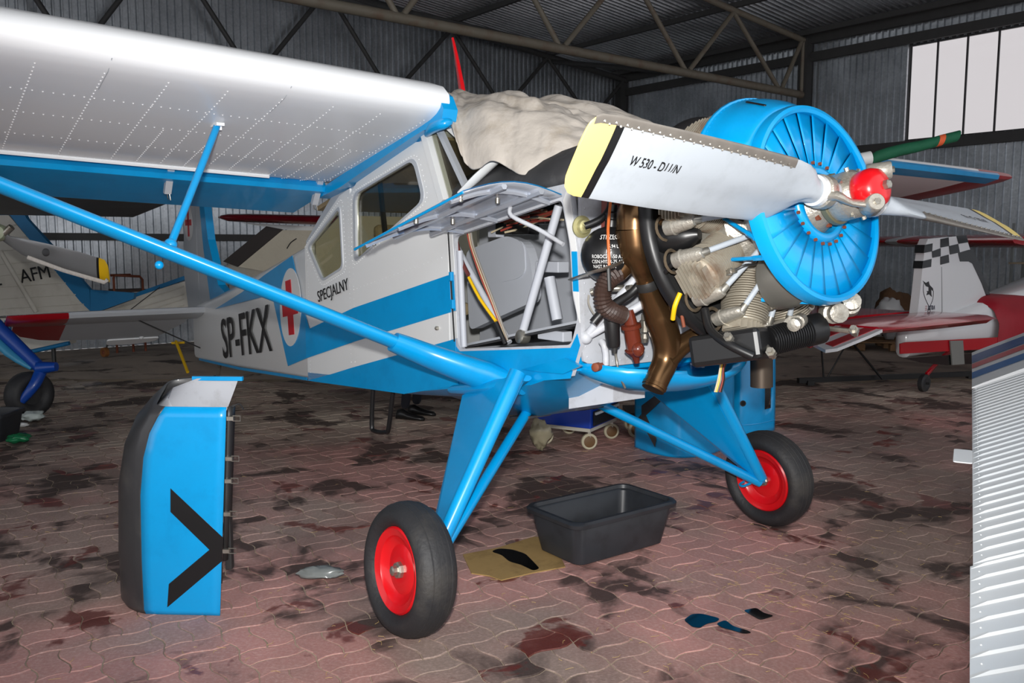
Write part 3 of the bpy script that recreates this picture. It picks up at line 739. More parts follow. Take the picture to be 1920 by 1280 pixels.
# crew step
st = [onY(*p, -0.5) for p in ((700, 716), (697, 795), (703, 808), (722, 810), (729, 800), (739, 712))]
MB().pipe(st, 0.015, 10, smooth=4).build('boarding_step', BLACK, plane, 60)
# ---- tail
TZ = lambda x, y: 1.03+(x+7.6)*0.16
def tail_half(s_):
    prof = [(-7.58, 0.0), (-7.60, 0.03), (-7.75, 0.055), (-8.05, 0.05), (-8.08, 0.0), (-8.05, -0.04), (-7.75, -0.05), (-7.60, -0.03)]
    rr = []
    for y, k_ in ((0.15, 1), (0.9, 1), (1.55, 0.98)):
        rr.append([V((-7.58+(x+7.58)*k_, s_*y, 1.035+z+(x+7.6)*0.2)) for x, z in prof])
    st_ = MB().skin(rr).build('tailplane', SILVER, plane, 40)
    rr = [[V((-7.58+(x+7.58)*k_-dx, s_*y, 1.03+z*k2+(x+7.6)*0.2)) for x, z in prof] for y, k_, k2, dx in ((1.55, 0.98, 1, 0), (1.85, 0.95, 0.9, 0.01), (2.0, 0.8, 0.7, 0.06), (2.07, 0.45, 0.4, 0.18))]
    MB().skin(rr).build('tailplane_tip', DRED, st_, 40)
    # drooped elevator: hinge at x=-8.09
    hx, hz = -8.09, 0.93
    def ev(c, y, t): return V((hx-c*math.cos(R(26)), s_*y, hz-c*math.sin(R(26))+t))
    pl = [(0.22, 0.02), (0.42, 0.55), (1.0, 0.63), (1.55, 0.58), (1.9, 0.35), (2.0, 0.1), (1.98, 0.0), (0.22, 0.0)]
    el = MB().plate([(y, c) for y, c in [(0.25, 0.0), (0.25, 0.12), (0.45, 0.62), (1.0, 0.62), (1.5, 0.56), (1.5, 0.0)]], [], lambda y, c, d: ev(c, y, 0.025-d*(1-c/0.9)), 0.05).build('elevator', SILVER, plane)
    MB().plate([(1.5, 0.0), (1.5, 0.56), (1.7, 0.5), (1.9, 0.34), (1.99, 0.12), (1.99, 0.0)], [], lambda y, c, d: ev(c, y, 0.025-d*(1-c/0.9)), 0.05).build('elevator_tip', DRED, el)
    MB().plate(rounded([(0.42, 0.63), (0.46, 0.74), (0.7, 0.8), (0.98, 0.78), (1.0, 0.63)], 0.04), [], lambda y, c, d: ev(c, y, 0.012-d*0.5), 0.03).build('trim_tab', WINGW, el)
    MB().ball(ev(0.62, 0.63, 0.03), 0.045, sc=(0.7, 0.7, 1)).build('trim_horn', WINGW, el, 60)
    MB().pipe([V((-7.95, s_*0.95, 1.0)), V((-7.9, s_*0.12, 0.55))], 0.008, 6).build('brace_wire', DARKST, st_)
tail_half(-1); tail_half(1)
b = MB()
fin = [(-7.35, 1.12), (-7.75, 1.5), (-8.05, 2.35), (-8.22, 2.42), (-8.3, 2.4), (-8.28, 0.95)]
def finplate(name, poly, m, th, parent, cut=None): return MB().plate(poly, [], lambda x, z, d: (x, -th/2+d, z), th).build(name, m, parent)
fin_o = finplate('fin', [(-7.6, 1.08), (-7.95, 1.7), (-8.12, 2.3), (-8.2, 2.42), (-8.38, 2.44), (-8.33, 1.0)], SILVER, 0.07, plane)
finplate('fin_leading_edge', [(-7.2, 1.16), (-7.62, 1.3), (-7.92, 1.8), (-8.06, 2.34), (-8.2, 2.44), (-8.22, 2.36), (-8.1, 1.7), (-7.9, 1.05)], BLUE, 0.085, fin_o)
rud = finplate('rudder', [(-8.36, 0.6), (-8.40, 2.44), (-8.55, 2.42), (-8.85, 2.1), (-8.95, 1.4), (-8.8, 0.9), (-8.6, 0.6)], SILVER, 0.06, plane)
MB().plate([(-8.66+0.17*math.cos(a), 2.0+0.21*math.sin(a)) for a in [2*math.pi*i/28 for i in range(28)]], [], lambda x, z, d: (x, -0.033-d, z), 0.003).build('white_disc', WHITE, rud)
for pts in ([(-8.69, 1.84), (-8.63, 1.84), (-8.63, 2.16), (-8.69, 2.16)], [(-8.78, 1.97), (-8.54, 1.97), (-8.54, 2.04), (-8.78, 2.04)]):
    MB().plate(pts, [], lambda x, z, d: (x, -0.037-d, z), 0.003).build('red_cross', CROSS, rud)
# tail wheel
tw = MB(); tw.pipe([V((-7.75, 0, 0.5)), V((-7.9, 0, 0.22))], 0.025, 8); tw = tw.build('tail_wheel_leg', STEEL, plane, 50)
MB().lathe([(-0.03, 0.06), (-0.04, 0.09), (-0.03, 0.118), (0, 0.125), (0.03, 0.118), (0.04, 0.09), (0.03, 0.06)], 20, Matrix.Translation((-7.95, 0, 0.125)) @ Matrix.Rotation(R(90), 4, 'Z')).build('tail_wheel', RUBBER, plane, 50)
# ---- livery on the starboard side
ZBLUE = [(550, 479), (565, 550), (582, 616), (665, 577), (845, 515), (848, 585), (667, 640), (542, 686), (512, 552), (405, 579), (455, 548), (497, 516)]
side_decal('blue_stripe', ZBLUE, BLUE, fus, 0.010)
side_decal('blue_stripe', [(578, 713), (620, 702), (665, 688), (856, 635), (862, 722), (760, 738)], BLUE, fus, 0.010)
side_decal('blue_stripe', [(846, 514), (851, 513), (855, 582), (848, 584)], BLUE, fwd, 0.004)
side_decal('white_band', None, WHITE, fwd, 0.003, xz=[(-2.035, 1.97), (-2.03, 1.56), (-1.975, 1.57), (-1.995, 1.77), (-2.0, 1.84)])
side_decal('white_band', None, WHITE, fwd, 0.003, xz=[(-2.028, 1.36), (-2.02, 1.21), (-1.955, 1.225), (-1.965, 1.37)])
side_decal('blue_sill', None, BLUE, fwd, 0.004, xz=[(-2.02, 1.21), (-1.93, 1.155), (-1.0, 1.262), (-0.955, 1.33), (-0.935, 1.28), (-1.0, 1.12), (-1.95, 0.955), (-2.02, 0.99)])
side_decal('blue_rim', None, BLUE, fwd, 0.004, xz=[(-0.985, 1.52), (-0.998, 1.70), (-0.962, 1.70), (-0.948, 1.52)])
side_decal('white_rim', None, WHITE, fwd, 0.004, xz=[(-0.985, 1.52), (-0.948, 1.52), (-0.937, 1.38), (-0.95, 1.405)])
side_decal('white_rim', None, WHITE, fwd, 0.004, xz=[(-0.998, 1.70), (-1.06, 1.93), (-1.02, 2.0), (-0.962, 1.70)])
side_decal('blue_keel_line', [(577, 707), (577, 713), (450, 693), (374, 675), (374, 671), (450, 688)], BLUE, fus, 0.006)
cx, cz = -4.36, 1.255
side_decal('white_disc', None, WHITE, fus, 0.014, xz=[(cx+0.275*math.cos(a), cz+0.30*math.sin(a)+0.05*math.cos(a)) for a in [2*math.pi*i/36 for i in range(36)]])
c_, s__ = math.cos(R(8)), math.sin(R(8))
def rotp(pts): return [(cx+x*c_-z*s__, cz+x*s__+z*c_) for x, z in pts]
side_decal('red_cross', None, CROSS, fus, 0.018, xz=rotp([(-0.07, -0.21), (0.07, -0.21), (0.07, -0.06), (0.2, -0.06), (0.2, 0.06), (0.07, 0.06), (0.07, 0.21), (-0.07, 0.21), (-0.07, 0.06), (-0.2, 0.06), (-0.2, -0.06), (-0.07, -0.06)]))
def side_text(body, x0, z0, x1, z1, h, sx, parent, offs=0.0, m=BLACK):
    p0 = side_pt(x0, z0, 0.012); p1 = side_pt(x1, z1, 0.012)
    up = V((-(z1-z0)/(x1-x0)*1.0, 0, 1))
    return text_obj(body, 'lettering', m, frame_m(p0, p1-p0, up), parent, h/0.70, sx, 0.0015, offs)
side_text('SP-FKX', -6.73, 0.60, -5.07, 0.842, 0.39, 1.06, fus, 0.004)
side_text('SPECJALNY', -3.76, 1.328, -3.30, 1.432, 0.078, 0.92, qtr)
# ---- open access hood over the accessory bay
hood = empty('access_hood', parent=plane)
h0, h1 = V((-2.0, -HW, 1.79)), V((-1.07, -HW, 1.95)); o0, o1 = V((-2.15, -1.07, 1.707)), V((-1.13, -1.06, 1.952))
def bil(u, v, bow=0.05):
    p = h0.lerp(h1, u).lerp(o0.lerp(o1, u), v); p.z += bow*math.sin(math.pi*v); return p
HOODIN = mat('polished_alloy', rgb(186, 191, 200), 0.25, metal=0.45, var=0.1, vscale=5, bump=0.05, bscale=8)
b = MB(); b.skin([[bil(i/10, j/8) for j in range(9)] for i in range(11)], False)
hs = b.build('hood_skin', HOODIN, hood, 60, fix=False); solidify(hs, 0.006)
b = MB(); b.skin([[bil(i/10, j/8)+V((0, 0, 0.008)) for j in range(9)] for i in range(11)], False); b.build('hood_outer_paint', BLUE, hood, 60, fix=False)
b = MB(); b.pipe([bil(i/10, 1) for i in range(11)], 0.007, 6); b.build('hood_edge', BLUE, hood, 60)
for v in (0.22, 0.6):
    b = MB(); b.pipe([bil(i/10, v)+V((0, 0, -0.014)) for i in range(11)], 0.016, 6); b.build('hood_stiffener', HOODIN, hood, 50)
for u in (0.12, 0.45, 0.9):
    b = MB(); b.pipe([bil(u, j/8)+V((0, 0, -0.012)) for j in range(9)], 0.012, 6); b.build('hood_stiffener', HOODIN, hood, 50)
for u, v in ((0.1, 0.9), (0.55, 0.93), (0.9, 0.9), (0.3, 0.3), (0.75, 0.35)):
    b = MB(); b.lathe([(0, 0.012), (0.025, 0.012), (0.03, 0.006), (0.03, 0)], 10, arrow_m(bil(u, v), (0, 0, -1))); b.build('hood_fastener', STEEL, hood, 40)
MB().pipe([bil(0.72, 0.18)+V((0, 0, -0.02)), onY(960, 405, -0.66), onY(1010, 430, -0.6), onY(1056, 458, -HW-0.01)], 0.011, 8, smooth=4).build('hood_prop_rod', GREYP, hood, 50)

MB().pipe([onY(866, 362, -0.565), onY(895, 332, -0.55), onY(932, 298, -0.48)], 0.032, 8, flat=0.5, up=(0, 1, 0)).build('windscreen_frame', WHITE, plane, 50)

rv = MB()
def rrow(poly, off, step=0.028, y=-HW, r=0.0042):
    P_ = [V((x, y-off, z)) for x, z in poly]
    for a, b_ in zip(P_, P_[1:]+P_[:1]):
        n_ = max(1, int((b_-a).length/step))
        for j in range(n_): rivet(rv, a.lerp(b_, j/n_), V((0, -1, 0)), r)
rrow(grow(RWIN, 1.22), 0.0005); rrow([(-3.27, 0.95), (-3.27, 2.04)], 0.0005); rrow(grow(DWIN, 1.12), 0.0065); rrow([(-3.2, 0.96), (-3.2, 2.0)], 0.0065, 0.04); rrow([(-3.2, 1.44), (-2.1, 1.66)], 0.0065, 0.05); rrow([(-3.95, 0.80), (-3.95, 1.68)], 0.0005)
o = rv.build('rivet_rows', mat('rivet_glint_white', None), fus, fix=False); o['kind'] = 'stuff'
hd = MB().bar(onY(840, 430, -HW-0.02), onY(852, 640, -HW-0.02), 0.006, 0.006).build('door_hinge_rod', DARKST, door)
for p in ((846, 518), (849, 570)): bevel(MB().box(onY(*p, -HW-0.016), (0.025, 0.02, 0.05)).build('door_hinge', BLUE, door), 0.004)
MB().lathe([(0, 0.012), (0.012, 0.012), (0.018, 0.006), (0.018, 0)], 10, arrow_m(onY(821, 615, -HW-0.006), V((0, -1, 0)))).build('door_lock', STEEL, door, 40)
# ---------------------------------------------------------------- main airplane: nose, engine, propeller
ALPHA = R(12); HZ = 1.918
MF = Matrix.Translation((0, 0, HZ)) @ Matrix.Rotation(-ALPHA, 4, 'Y')      # thrust-line frame -> airplane frame
MFI = MF.inverted()
def rad(x, r, phi):
    p = R(phi); return V((x, -r*math.sin(p), r*math.cos(p)))
def fz(px, py, x):
    """airplane-frame point on plane X=x"""
    return onX(px, py, x)
# firewall
FWX = -0.955
outl = [(-0.45, 1.165), (-0.52, 1.2), (-0.545, 1.3), (-0.548, 1.7), (-0.552, 2.0)]
fw = outl+[(-0.552*math.cos(a), 2.0+0.255*math.sin(a)) for a in [math.pi*i/14 for i in range(1, 14)]]+[(-y, z) for y, z in reversed(outl)]
fire = MB().plate(fw, [], lambda y, z, d: (FWX-d, y, z), 0.015).build('firewall', GREYP, plane)
rv = MB()
for i in range(len(fw)):
    a, b_ = V((0, *fw[i-1])), V((0, *fw[i])); L_ = (b_-a).length; n_ = max(1, int(L_/0.045))
    for j in range(n_):
        p = a.lerp(b_, j/n_); c = V((0, 0, 1.7)); p = p+(c-p).normalized()*0.028; rivet(rv, V((FWX, p.y, p.z)), V((1, 0, 0)), 0.005)
o = rv.build('rivet_rows', GREYP, fire, fix=False); o['kind'] = 'stuff'
# chin under the firewall (blue)
rings = []
for x, h, zb, zt in ((-1.06, 0.52, 1.10, 1.17), (-0.97, 0.51, 1.045, 1.19), (-0.88, 0.49, 1.03, 1.19), (-0.78, 0.42, 1.045, 1.18), (-0.70, 0.30, 1.08, 1.17), (-0.66, 0.16, 1.12, 1.16)):
    rings.append([V((x, -h*math.cos(a), zt-(zt-zb)*math.sin(a)**0.8)) for a in [math.pi*i/14 for i in range(15)]])
chin = MB().skin(rings, False).build('chin_fairing', BLUE, plane, 45, fix=False); solidify(chin, 0.008)
MB().pipe([fz(1128, 640, -0.9), fz(1133, 648, -0.88), fz(1136, 665, -0.88), fz(1136, 684, -0.88)], 0.016, 8, smooth=3).build('drain_bracket', GREYP, chin, 50)
MB().lathe([(-0.04, 0.014), (0.0, 0.016), (0.0, 0.02), (0.03, 0.02), (0.035, 0.012)], 12, arrow_m(fz(1122, 687, -0.88), V((0.3, -0.9, 0)))).build('drain_plug', RUST, chin, 40)
# light grey inner cut faces below the belly
MB().plate([(-1.32, -0.3), (-1.1, -0.2), (-1.08, 0.0), (-1.32, 0.1)], [], lambda x, y, d: (x, y, 0.93+(x+1.2)*0.25+d), 0.11).build('keel_box', GREYP, plane)
for pts in ([(1000, 690), (1090, 668), (1118, 683), (1080, 698), (1040, 695)],):
    q = [onY(*p, -0.50) for p in pts]; MB().plate([(p.x, p.z) for p in q], [], lambda a, b_, d: (a, -0.60+d+(1.2-b_)*0.3, b_), 0.02).build('belly_flap', BLUE, plane)
# engine mount tubes
e1 = onX(1098, 632, FWX+0.02)
for nm, p1 in (('mount_tube', V((-0.60, -0.30, 1.80))), ('mount_tube', V((-0.58, -0.22, 1.60)))): MB().pipe([e1, p1], 0.02, 10).build(nm, GREYP, plane, 50)
MB().ball(e1, 0.032).build('mount_lug', GREYP, plane, 60)
for y0, z0, y1, z1 in ((0.45, 1.25, 0.28, 1.7), (-0.42, 1.95, -0.25, 1.98), (0.42, 1.95, 0.25, 1.98), (0.45, 1.25, 0.22, 1.55)):
    MB().pipe([V((FWX, y0, z0)), V((-0.6, y1, z1))], 0.02, 10).build('mount_tube', GREYP, plane, 50)
# ---- accessory bay (behind the side opening)
def ip(px, py, y): return onY(px, py, y)
bay = [(848, 440), (1045, 372), (1078, 640), (865, 655)]
q = [onY(*p, 0.05) for p in ((820, 420), (1110, 330), (1120, 600), (850, 640))]
GREYL = mat('bay_grey', rgb(186, 190, 198), 0.5, var=0.04)
b = MB().plate([(-3.0, 0.9), (-0.97, 1.1), (-0.97, 2.0), (-3.0, 2.0)], [], lambda x, z, d: (x, 0.30+d, z), 0.02).build('bay_partition', GREYL, plane)
seatb = [onY(*p, -0.1) for p in ((873, 470), (950, 441), (985, 455), (997, 500), (1000, 565), (940, 592), (880, 620))]
sp_ = MB().plate(rounded([(p.x, p.z) for p in seatb], 0.06), [], lambda x, z, d: (x, -0.1+d, z), 0.06).build('seat_back_panel', GREYL, plane)
pan = [onY(*p, -0.11) for p in ((923, 456), (965, 445), (982, 460), (984, 510), (970, 522), (935, 530), (926, 510))]
MB().plate(rounded([(p.x, p.z) for p in pan], 0.05), [], lambda x, z, d: (x, -0.107+d, z), 0.012).build('access_cover', GREYL, sp_)
grid = empty('floor_grating', parent=plane)
SLAT = mat('slat_grey', rgb(168, 172, 178), 0.5)
MB().plate([(-1.98, -0.5), (-1.0, -0.5), (-1.0, 0.3), (-1.98, 0.3)], [], lambda x, y, d: (x, y, 1.172+(x+1.98)*0.205-d), 0.01).build('grating_pan', MATTEBLK, grid)
for i in range(16):
    y = -0.48+i*0.05
    MB().bar(V((-1.97, y, 1.183)), V((-1.0, y, 1.382)), 0.024, 0.012).build('slat', SLAT, grid)
MB().pipe([ip(848, 447, -0.5), ip(955, 642, -0.48)], 0.017, 10).build('bay_tube', GREYL, plane, 50)
MB().pipe([ip(1048, 385, -0.42), ip(975, 640, -0.48)], 0.022, 10).build('bay_tube', GREYL, plane, 50)
MB().pipe([ip(862, 470, -0.54), ip(870, 650, -0.54)], 0.018, 8).build('bay_tube', GREYL, plane, 50)
MB().pipe([ip(1030, 520, -0.3), ip(1045, 600, -0.3)], 0.03, 8).build('bay_tube', GREYL, plane, 50)
MB().pipe([ip(853, 440, -0.52), ip(864, 485, -0.52), ip(878, 515, -0.53)], 0.012, 8, smooth=3).build('fuel_hose', mat('maroon_hose', rgb(104, 52, 48), 0.5), plane, 50)
MB().pipe([ip(879, 520, -0.53), ip(900, 560, -0.54), ip(930, 602, -0.53)], 0.009, 8, smooth=3).build('fuel_pipe', YELLD, plane, 50)
MB().pipe([ip(930, 604, -0.53), ip(948, 645, -0.52)], 0.012, 8).build('fuel_hose', HOSE, plane, 50)
WCOL = [mat('wire_cream', rgb(196, 182, 150), 0.6), mat('wire_red', rgb(150, 60, 48), 0.6), mat('wire_grey', rgb(150, 146, 138), 0.6), mat('wire_brown', rgb(110, 80, 58), 0.6)]
for i in range(9):
    dx = random.uniform(-7, 7); dy = random.uniform(-3, 3)
    MB().pipe([ip(878+dx, 425+dy, -0.5), ip(884+dx*0.8, 460, -0.5), ip(905+dx, 520, -0.51), ip(925+dx*0.7, 570, -0.51), ip(950+dx*0.6, 638, -0.5)], 0.006, 5, smooth=3).build('wire', WCOL[i % 4], plane, 60)
for i in range(14):
    x0 = random.uniform(880, 960); y0 = random.uniform(412, 436)
    MB().pipe([ip(x0, y0, -0.2), ip(x0+30, y0-random.uniform(2, 14), -0.15), ip(x0+70, y0-random.uniform(10, 28), -0.2), ip(x0+110, y0-random.uniform(20, 34), -0.25)], random.uniform(0.004, 0.009), 5, smooth=3).build('wire', random.choice(WCOL+[HOSE]), plane, 60)
for (px, py), sz, m in (((950, 428), (0.12, 0.08, 0.07), BLACK), ((985, 425), (0.16, 0.08, 0.09), BLACK), ((1020, 400), (0.14, 0.1, 0.12), BLACK), ((930, 432), (0.09, 0.06, 0.08), GREYL), ((1035, 500), (0.2, 0.08, 0.06), GREYL)):
    bevel(MB().box(ip(px, py, -0.12), sz).build('instrument_box', m, plane), 0.006)
MB().lathe([(0, 0.03), (0.02, 0.035), (0.05, 0.035), (0.055, 0.025), (0.055, 0)], 16, arrow_m(ip(988, 633, -0.46), V((0, -1, 0.2)))).build('filler_cap', STEEL, plane, 40)
bevel(MB().box(ip(1040, 628, -0.42), (0.2, 0.06, 0.05)).build('bracket_rail', GREYL, plane), 0.005)
# ---- engine bay on the firewall
SP = V((-0.83, -0.49, 1.685)); SR = 0.125
bot = MB().ball((0, 0, 0), SR, 28, 16).build('air_bottle', BLACK, plane, 80); bot.location = SP; bot['label'] = 'round black compressed air bottle with white stencilled lettering'
MB().lathe([(0.11, 0.03), (0.15, 0.03), (0.155, 0.035), (0.18, 0.035), (0.19, 0.02), (0.22, 0.02)], 10, arrow_m(V((0, 0, 0)), V((0, 0.1, 1)))).build('bottle_neck', BLACK, bot, 40)
STENC = mat('stencil_white', rgb(230, 230, 228), 0.5)
cdir = (CA-SP).normalized(); ux = V((0, 0, 1)).cross(cdir).normalized(); uy = cdir.cross(ux)
lines = [('STRZEC', 0.07, 0.028, 0.00), ('5.94 L', 0.030, 0.018, 0.02), ('KG', 0.008, 0.018, 0.0), ('ROBOCZE -50 ATM', -0.014, 0.018, -0.0), ('CISN.HYDR-75 ATM', -0.036, 0.018, 0.0), ('NAST BADAN', -0.058, 0.018, -0.02)]
for tx, dy, sz, dx in lines:
    cu = bpy.data.curves.new('t', 'FONT'); cu.body = tx; cu.size = sz*1.25; cu.align_x = 'CENTER'; cu.offset = 0.0; cu.resolution_u = 2
    t = bpy.data.objects.new('t', cu); COL.objects.link(t); me = bpy.data.meshes.new_from_object(t); bpy.data.objects.remove(t)
    for v_ in me.vertices:
        a_ = (v_.co.x*0.8+dx)/SR; e_ = (v_.co.y+dy)/SR
        d_ = (cdir*math.cos(a_)+ux*math.sin(a_))*math.cos(e_)+uy*math.sin(e_); v_.co = d_*(SR+0.001)
    me.materials.clear(); me.materials.append(STENC); link(bpy.data.objects.new('lettering', me), bot)
ring_pts = [SP+(V((0.25, -0.1, -0.3)))*0+V((math.cos(a)*0.128, 0, 0)) for a in (0,)]
MB().pipe([onX(1072, 524, FWX+0.01), onX(1105, 512, -0.75), onX(1140, 502, -0.68), onX(1165, 492, -0.72)], 0.02, 8, smooth=3, flat=0.25).build('bottle_strap', STEEL, plane, 50)
MB().lathe([(0, 0.05), (0.008, 0.05), (0.012, 0.035), (0.03, 0.03), (0.034, 0.02), (0.05, 0.016), (0.05, 0)], 20, arrow_m(onX(1090, 425, FWX), V((1, -0.1, 0)))).build('flange_fitting', mat('cadmium', rgb(196, 190, 140), 0.35, 0.6), plane, 40)
MB().pipe([onX(1096, 424, -0.9), onX(1112, 418, -0.88), onX(1130, 408, -0.86), onX(1142, 392, -0.86), onX(1146, 372, -0.86)], 0.016, 8, smooth=4).build('hose', HOSE, plane, 60)
MB().pipe([onX(1145, 375, -0.72), onX(1140, 430, -0.70), onX(1142, 490, -0.68), onX(1143, 542, -0.68)], 0.0065, 6, smooth=3).build('cable', mat('orange_cable', rgb(190, 96, 40), 0.45), plane, 60)
MB().pipe([onX(1141, 500, -0.68), onX(1143, 545, -0.68)], 0.009, 6).build('cable_sheath', DARKST, plane, 60)
MB().box(onX(1150, 400, -0.88), (0.06, 0.09, 0.16)).build('relay_box', mat('maroon_box', rgb(120, 62, 58), 0.5), plane)
def ribbed_hose(name, pts, r, m, step=0.013):
    pts = smooth_path(pts, 9); b = MB(); rings = []; u = None; acc = 0; last = pts[0]
    for i, p in enumerate(pts):
        d = (pts[min(i+1, len(pts)-1)]-pts[max(i-1, 0)]).normalized()
        if u is None: u, _ = perp(d)
        u = (u-d*u.dot(d)).normalized(); v_ = d.cross(u); rr = r*(1.0 if i % 2 else 0.84)
        rings.append([p+u*rr*math.cos(2*math.pi*j/14)+v_*rr*math.sin(2*math.pi*j/14) for j in range(14)])
    return b.skin(rings).build(name, m, plane, 20)
BRHOSE = mat('brown_duct', rgb(58, 42, 36), 0.5, var=0.2)
ribbed_hose('ribbed_duct', [onX(1162, 510, -0.76), onX(1140, 525, -0.76), onX(1130, 545, -0.76), onX(1132, 570, -0.76), onX(1146, 583, -0.76), onX(1165, 590, -0.78)], 0.042, BRHOSE)
MB().pipe([onX(1112, 605, -0.8), onX(1130, 585, -0.78), onX(1160, 565, -0.76), onX(1185, 548, -0.74), onX(1215, 515, -0.7), onX(1235, 492, -0.68)], 0.02, 10, smooth=4).build('hose', HOSE, plane, 60)
b = MB(); b.lathe([(0, 0.0), (0.0, 0.028), (0.01, 0.032), (0.12, 0.036), (0.16, 0.036), (0.165, 0.0)], 18, arrow_m(onX(1150, 650, -0.84), onX(1146, 590, -0.84)-onX(1150, 650, -0.84))); b.build('fuel_filter', HOSE, plane, 40)
MB().lathe([(0, 0.012), (0.03, 0.016), (0.045, 0.02), (0.05, 0.012)], 10, arrow_m(onX(1152, 662, -0.84), V((0, 0, 1)))).build('drain_cock', DARKST, plane, 40)
MB().pipe([onX(1154, 662, -0.84), onX(1157, 680, -0.82), onX(1160, 700, -0.82), onX(1168, 718, -0.82), onX(1172, 727, -0.82)], 0.006, 6, smooth=4).build('drain_tube', STEEL, plane, 60)
b = MB(); b.lathe([(0, 0.012), (0.03, 0.02), (0.05, 0.038), (0.06, 0.046), (0.065, 0.046), (0.07, 0.036), (0.16, 0.036), (0.165, 0.046), (0.18, 0.046), (0.185, 0.03), (0.25, 0.022), (0.25, 0)], 18, arrow_m(onX(1194, 680, -0.78), onX(1180, 590, -0.78)-onX(1194, 680, -0.78))); b.build('oil_separator', BROWNOIL, plane, 40)
MB().ball(onX(1196, 655, -0.75), 0.03, sc=(1, 1, 1.2)).build('separator_valve', BROWNOIL, plane, 60)
b = MB(); b.lathe([(0, 0.016), (0.02, 0.022), (0.04, 0.016), (0.05, 0.024), (0.1, 0.024), (0.105, 0.016), (0.13, 0.016)], 10, arrow_m(onX(1208, 642, -0.8), V((0, 0, 1)))); b.build('pipe_union', STEEL, plane, 30)
MB().pipe([onX(1108, 548, -0.9), onX(1130, 542, -0.86), onX(1168, 540, -0.8), onX(1185, 540, -0.74)], 0.016, 8, smooth=3).build('pipe_union', STEEL, plane, 50)
MB().pipe([onX(1104, 553, -0.9), onX(1103, 566, -0.9), onX(1108, 580, -0.9), onX(1115, 590, -0.9)], 0.005, 6, smooth=3).build('wire', WCOL[2], plane, 60)
# exhaust: collector, manifold, tail pipe
def xp(*pts): return [onX(a, b_, x) for a, b_, x in pts]
ex = MB().pipe(xp((1192, 372, -0.70), (1190, 400, -0.70), (1190, 430, -0.70)), [0.055, 0.078, 0.082], 20, smooth=3).build('exhaust_collector', BRONZE, plane, 60)
MB().pipe(xp((1190, 428, -0.70), (1194, 470, -0.70), (1200, 490, -0.70), (1208, 515, -0.70), (1213, 528, -0.70)), [0.084, 0.086, 0.07, 0.046, 0.045], 20, smooth=3).build('collector_cone', BRONZE, ex, 60)
MB().lathe([(-0.012, 0.052), (0.0, 0.054), (0.02, 0.054), (0.03, 0.05)], 20, arrow_m(onX(1213, 530, -0.70), onX(1222, 560, -0.70)-onX(1213, 530, -0.70))).build('exhaust_clamp', DARKST, ex, 40)
DKEXH = BRONZE
MB().pipe(xp((1210, 524, -0.70), (1222, 560, -0.70), (1237, 595, -0.70), (1250, 640, -0.69), (1248, 675, -0.69), (1235, 705, -0.69), (1224, 730, -0.69)), [0.045, 0.052, 0.07, 0.066, 0.06, 0.055, 0.052], 20, smooth=5).build('exhaust_pipe', DKEXH, ex, 60)
MB().lathe([(-0.03, 0.053), (-0.028, 0.057), (-0.012, 0.057), (-0.01, 0.053)], 20, arrow_m(onX(1224, 730, -0.69), onX(1224, 730, -0.69)-onX(1235, 705, -0.69))).build('exhaust_band', BRONZE, ex, 40)
MB().pipe(xp((1240, 590, -0.69), (1262, 570, -0.66), (1285, 552, -0.60), (1300, 545, -0.55)), [0.045, 0.045, 0.042, 0.04], 16, smooth=4).build('exhaust_branch', DKEXH, ex, 60)
MB().pipe(xp((1250, 675, -0.68), (1275, 650, -0.66), (1310, 628, -0.62), (1345, 615, -0.56)), [0.052, 0.046, 0.043, 0.04], 16, smooth=4).build('exhaust_branch', DKEXH, ex, 60)
MB().pipe(xp((1200, 420, -0.68), (1230, 415, -0.62), (1250, 405, -0.58)), [0.04, 0.036, 0.035], 14, smooth=4).build('exhaust_branch', BRONZE, ex, 60)
MB().pipe(xp((1185, 480, -0.72), (1172, 500, -0.74), (1160, 515, -0.76)), [0.05, 0.04, 0.035], 14, smooth=4).build('heater_duct', BRONZE, ex, 60)
MB().pipe([V((-0.62, 0.30, 1.45)), V((-0.66, 0.36, 1.3)), V((-0.68, 0.40, 1.2)), V((-0.68, 0.41, 1.03))], [0.045, 0.05, 0.055, 0.055], 18, smooth=4).build('exhaust_pipe', mat('grey_exhaust', rgb(92, 82, 72), 0.4, 0.7, var=0.2), plane, 60)
# ---- radial engine
eng = MB().lathe([(-0.75, 0.0), (-0.75, 0.16), (-0.66, 0.2), (-0.56, 0.24), (-0.53, 0.27), (-0.39, 0.27), (-0.36, 0.24), (-0.30, 0.22), (-0.22, 0.17), (-0.14, 0.12), (-0.08, 0.09), (-0.05, 0.07), (-0.05, 0)], 32).build('radial_engine', CASTAL, plane, 40)
eng.matrix_local = MF; eng['label'] = 'nine-cylinder radial engine with its cowling removed'
EX = -0.45
fin_prof = [(0.24, 0.0), (0.24, 0.078)]
r_ = 0.252
while r_ < 0.36:
    fin_prof += [(r_, 0.076), (r_+0.001, 0.094), (r_+0.005, 0.094), (r_+0.006, 0.076)]; r_ += 0.0105
while r_ < 0.455:
    fin_prof += [(r_, 0.082), (r_+0.001, 0.105-(r_-0.36)*0.12), (r_+0.005, 0.105-(r_-0.36)*0.12), (r_+0.006, 0.082)]; r_ += 0.0105
fin_prof += [(0.462, 0.08), (0.475, 0.06), (0.48, 0.0)]
cylm = MB().lathe(fin_prof, 26).build('cylinder', FINS, eng, 30)
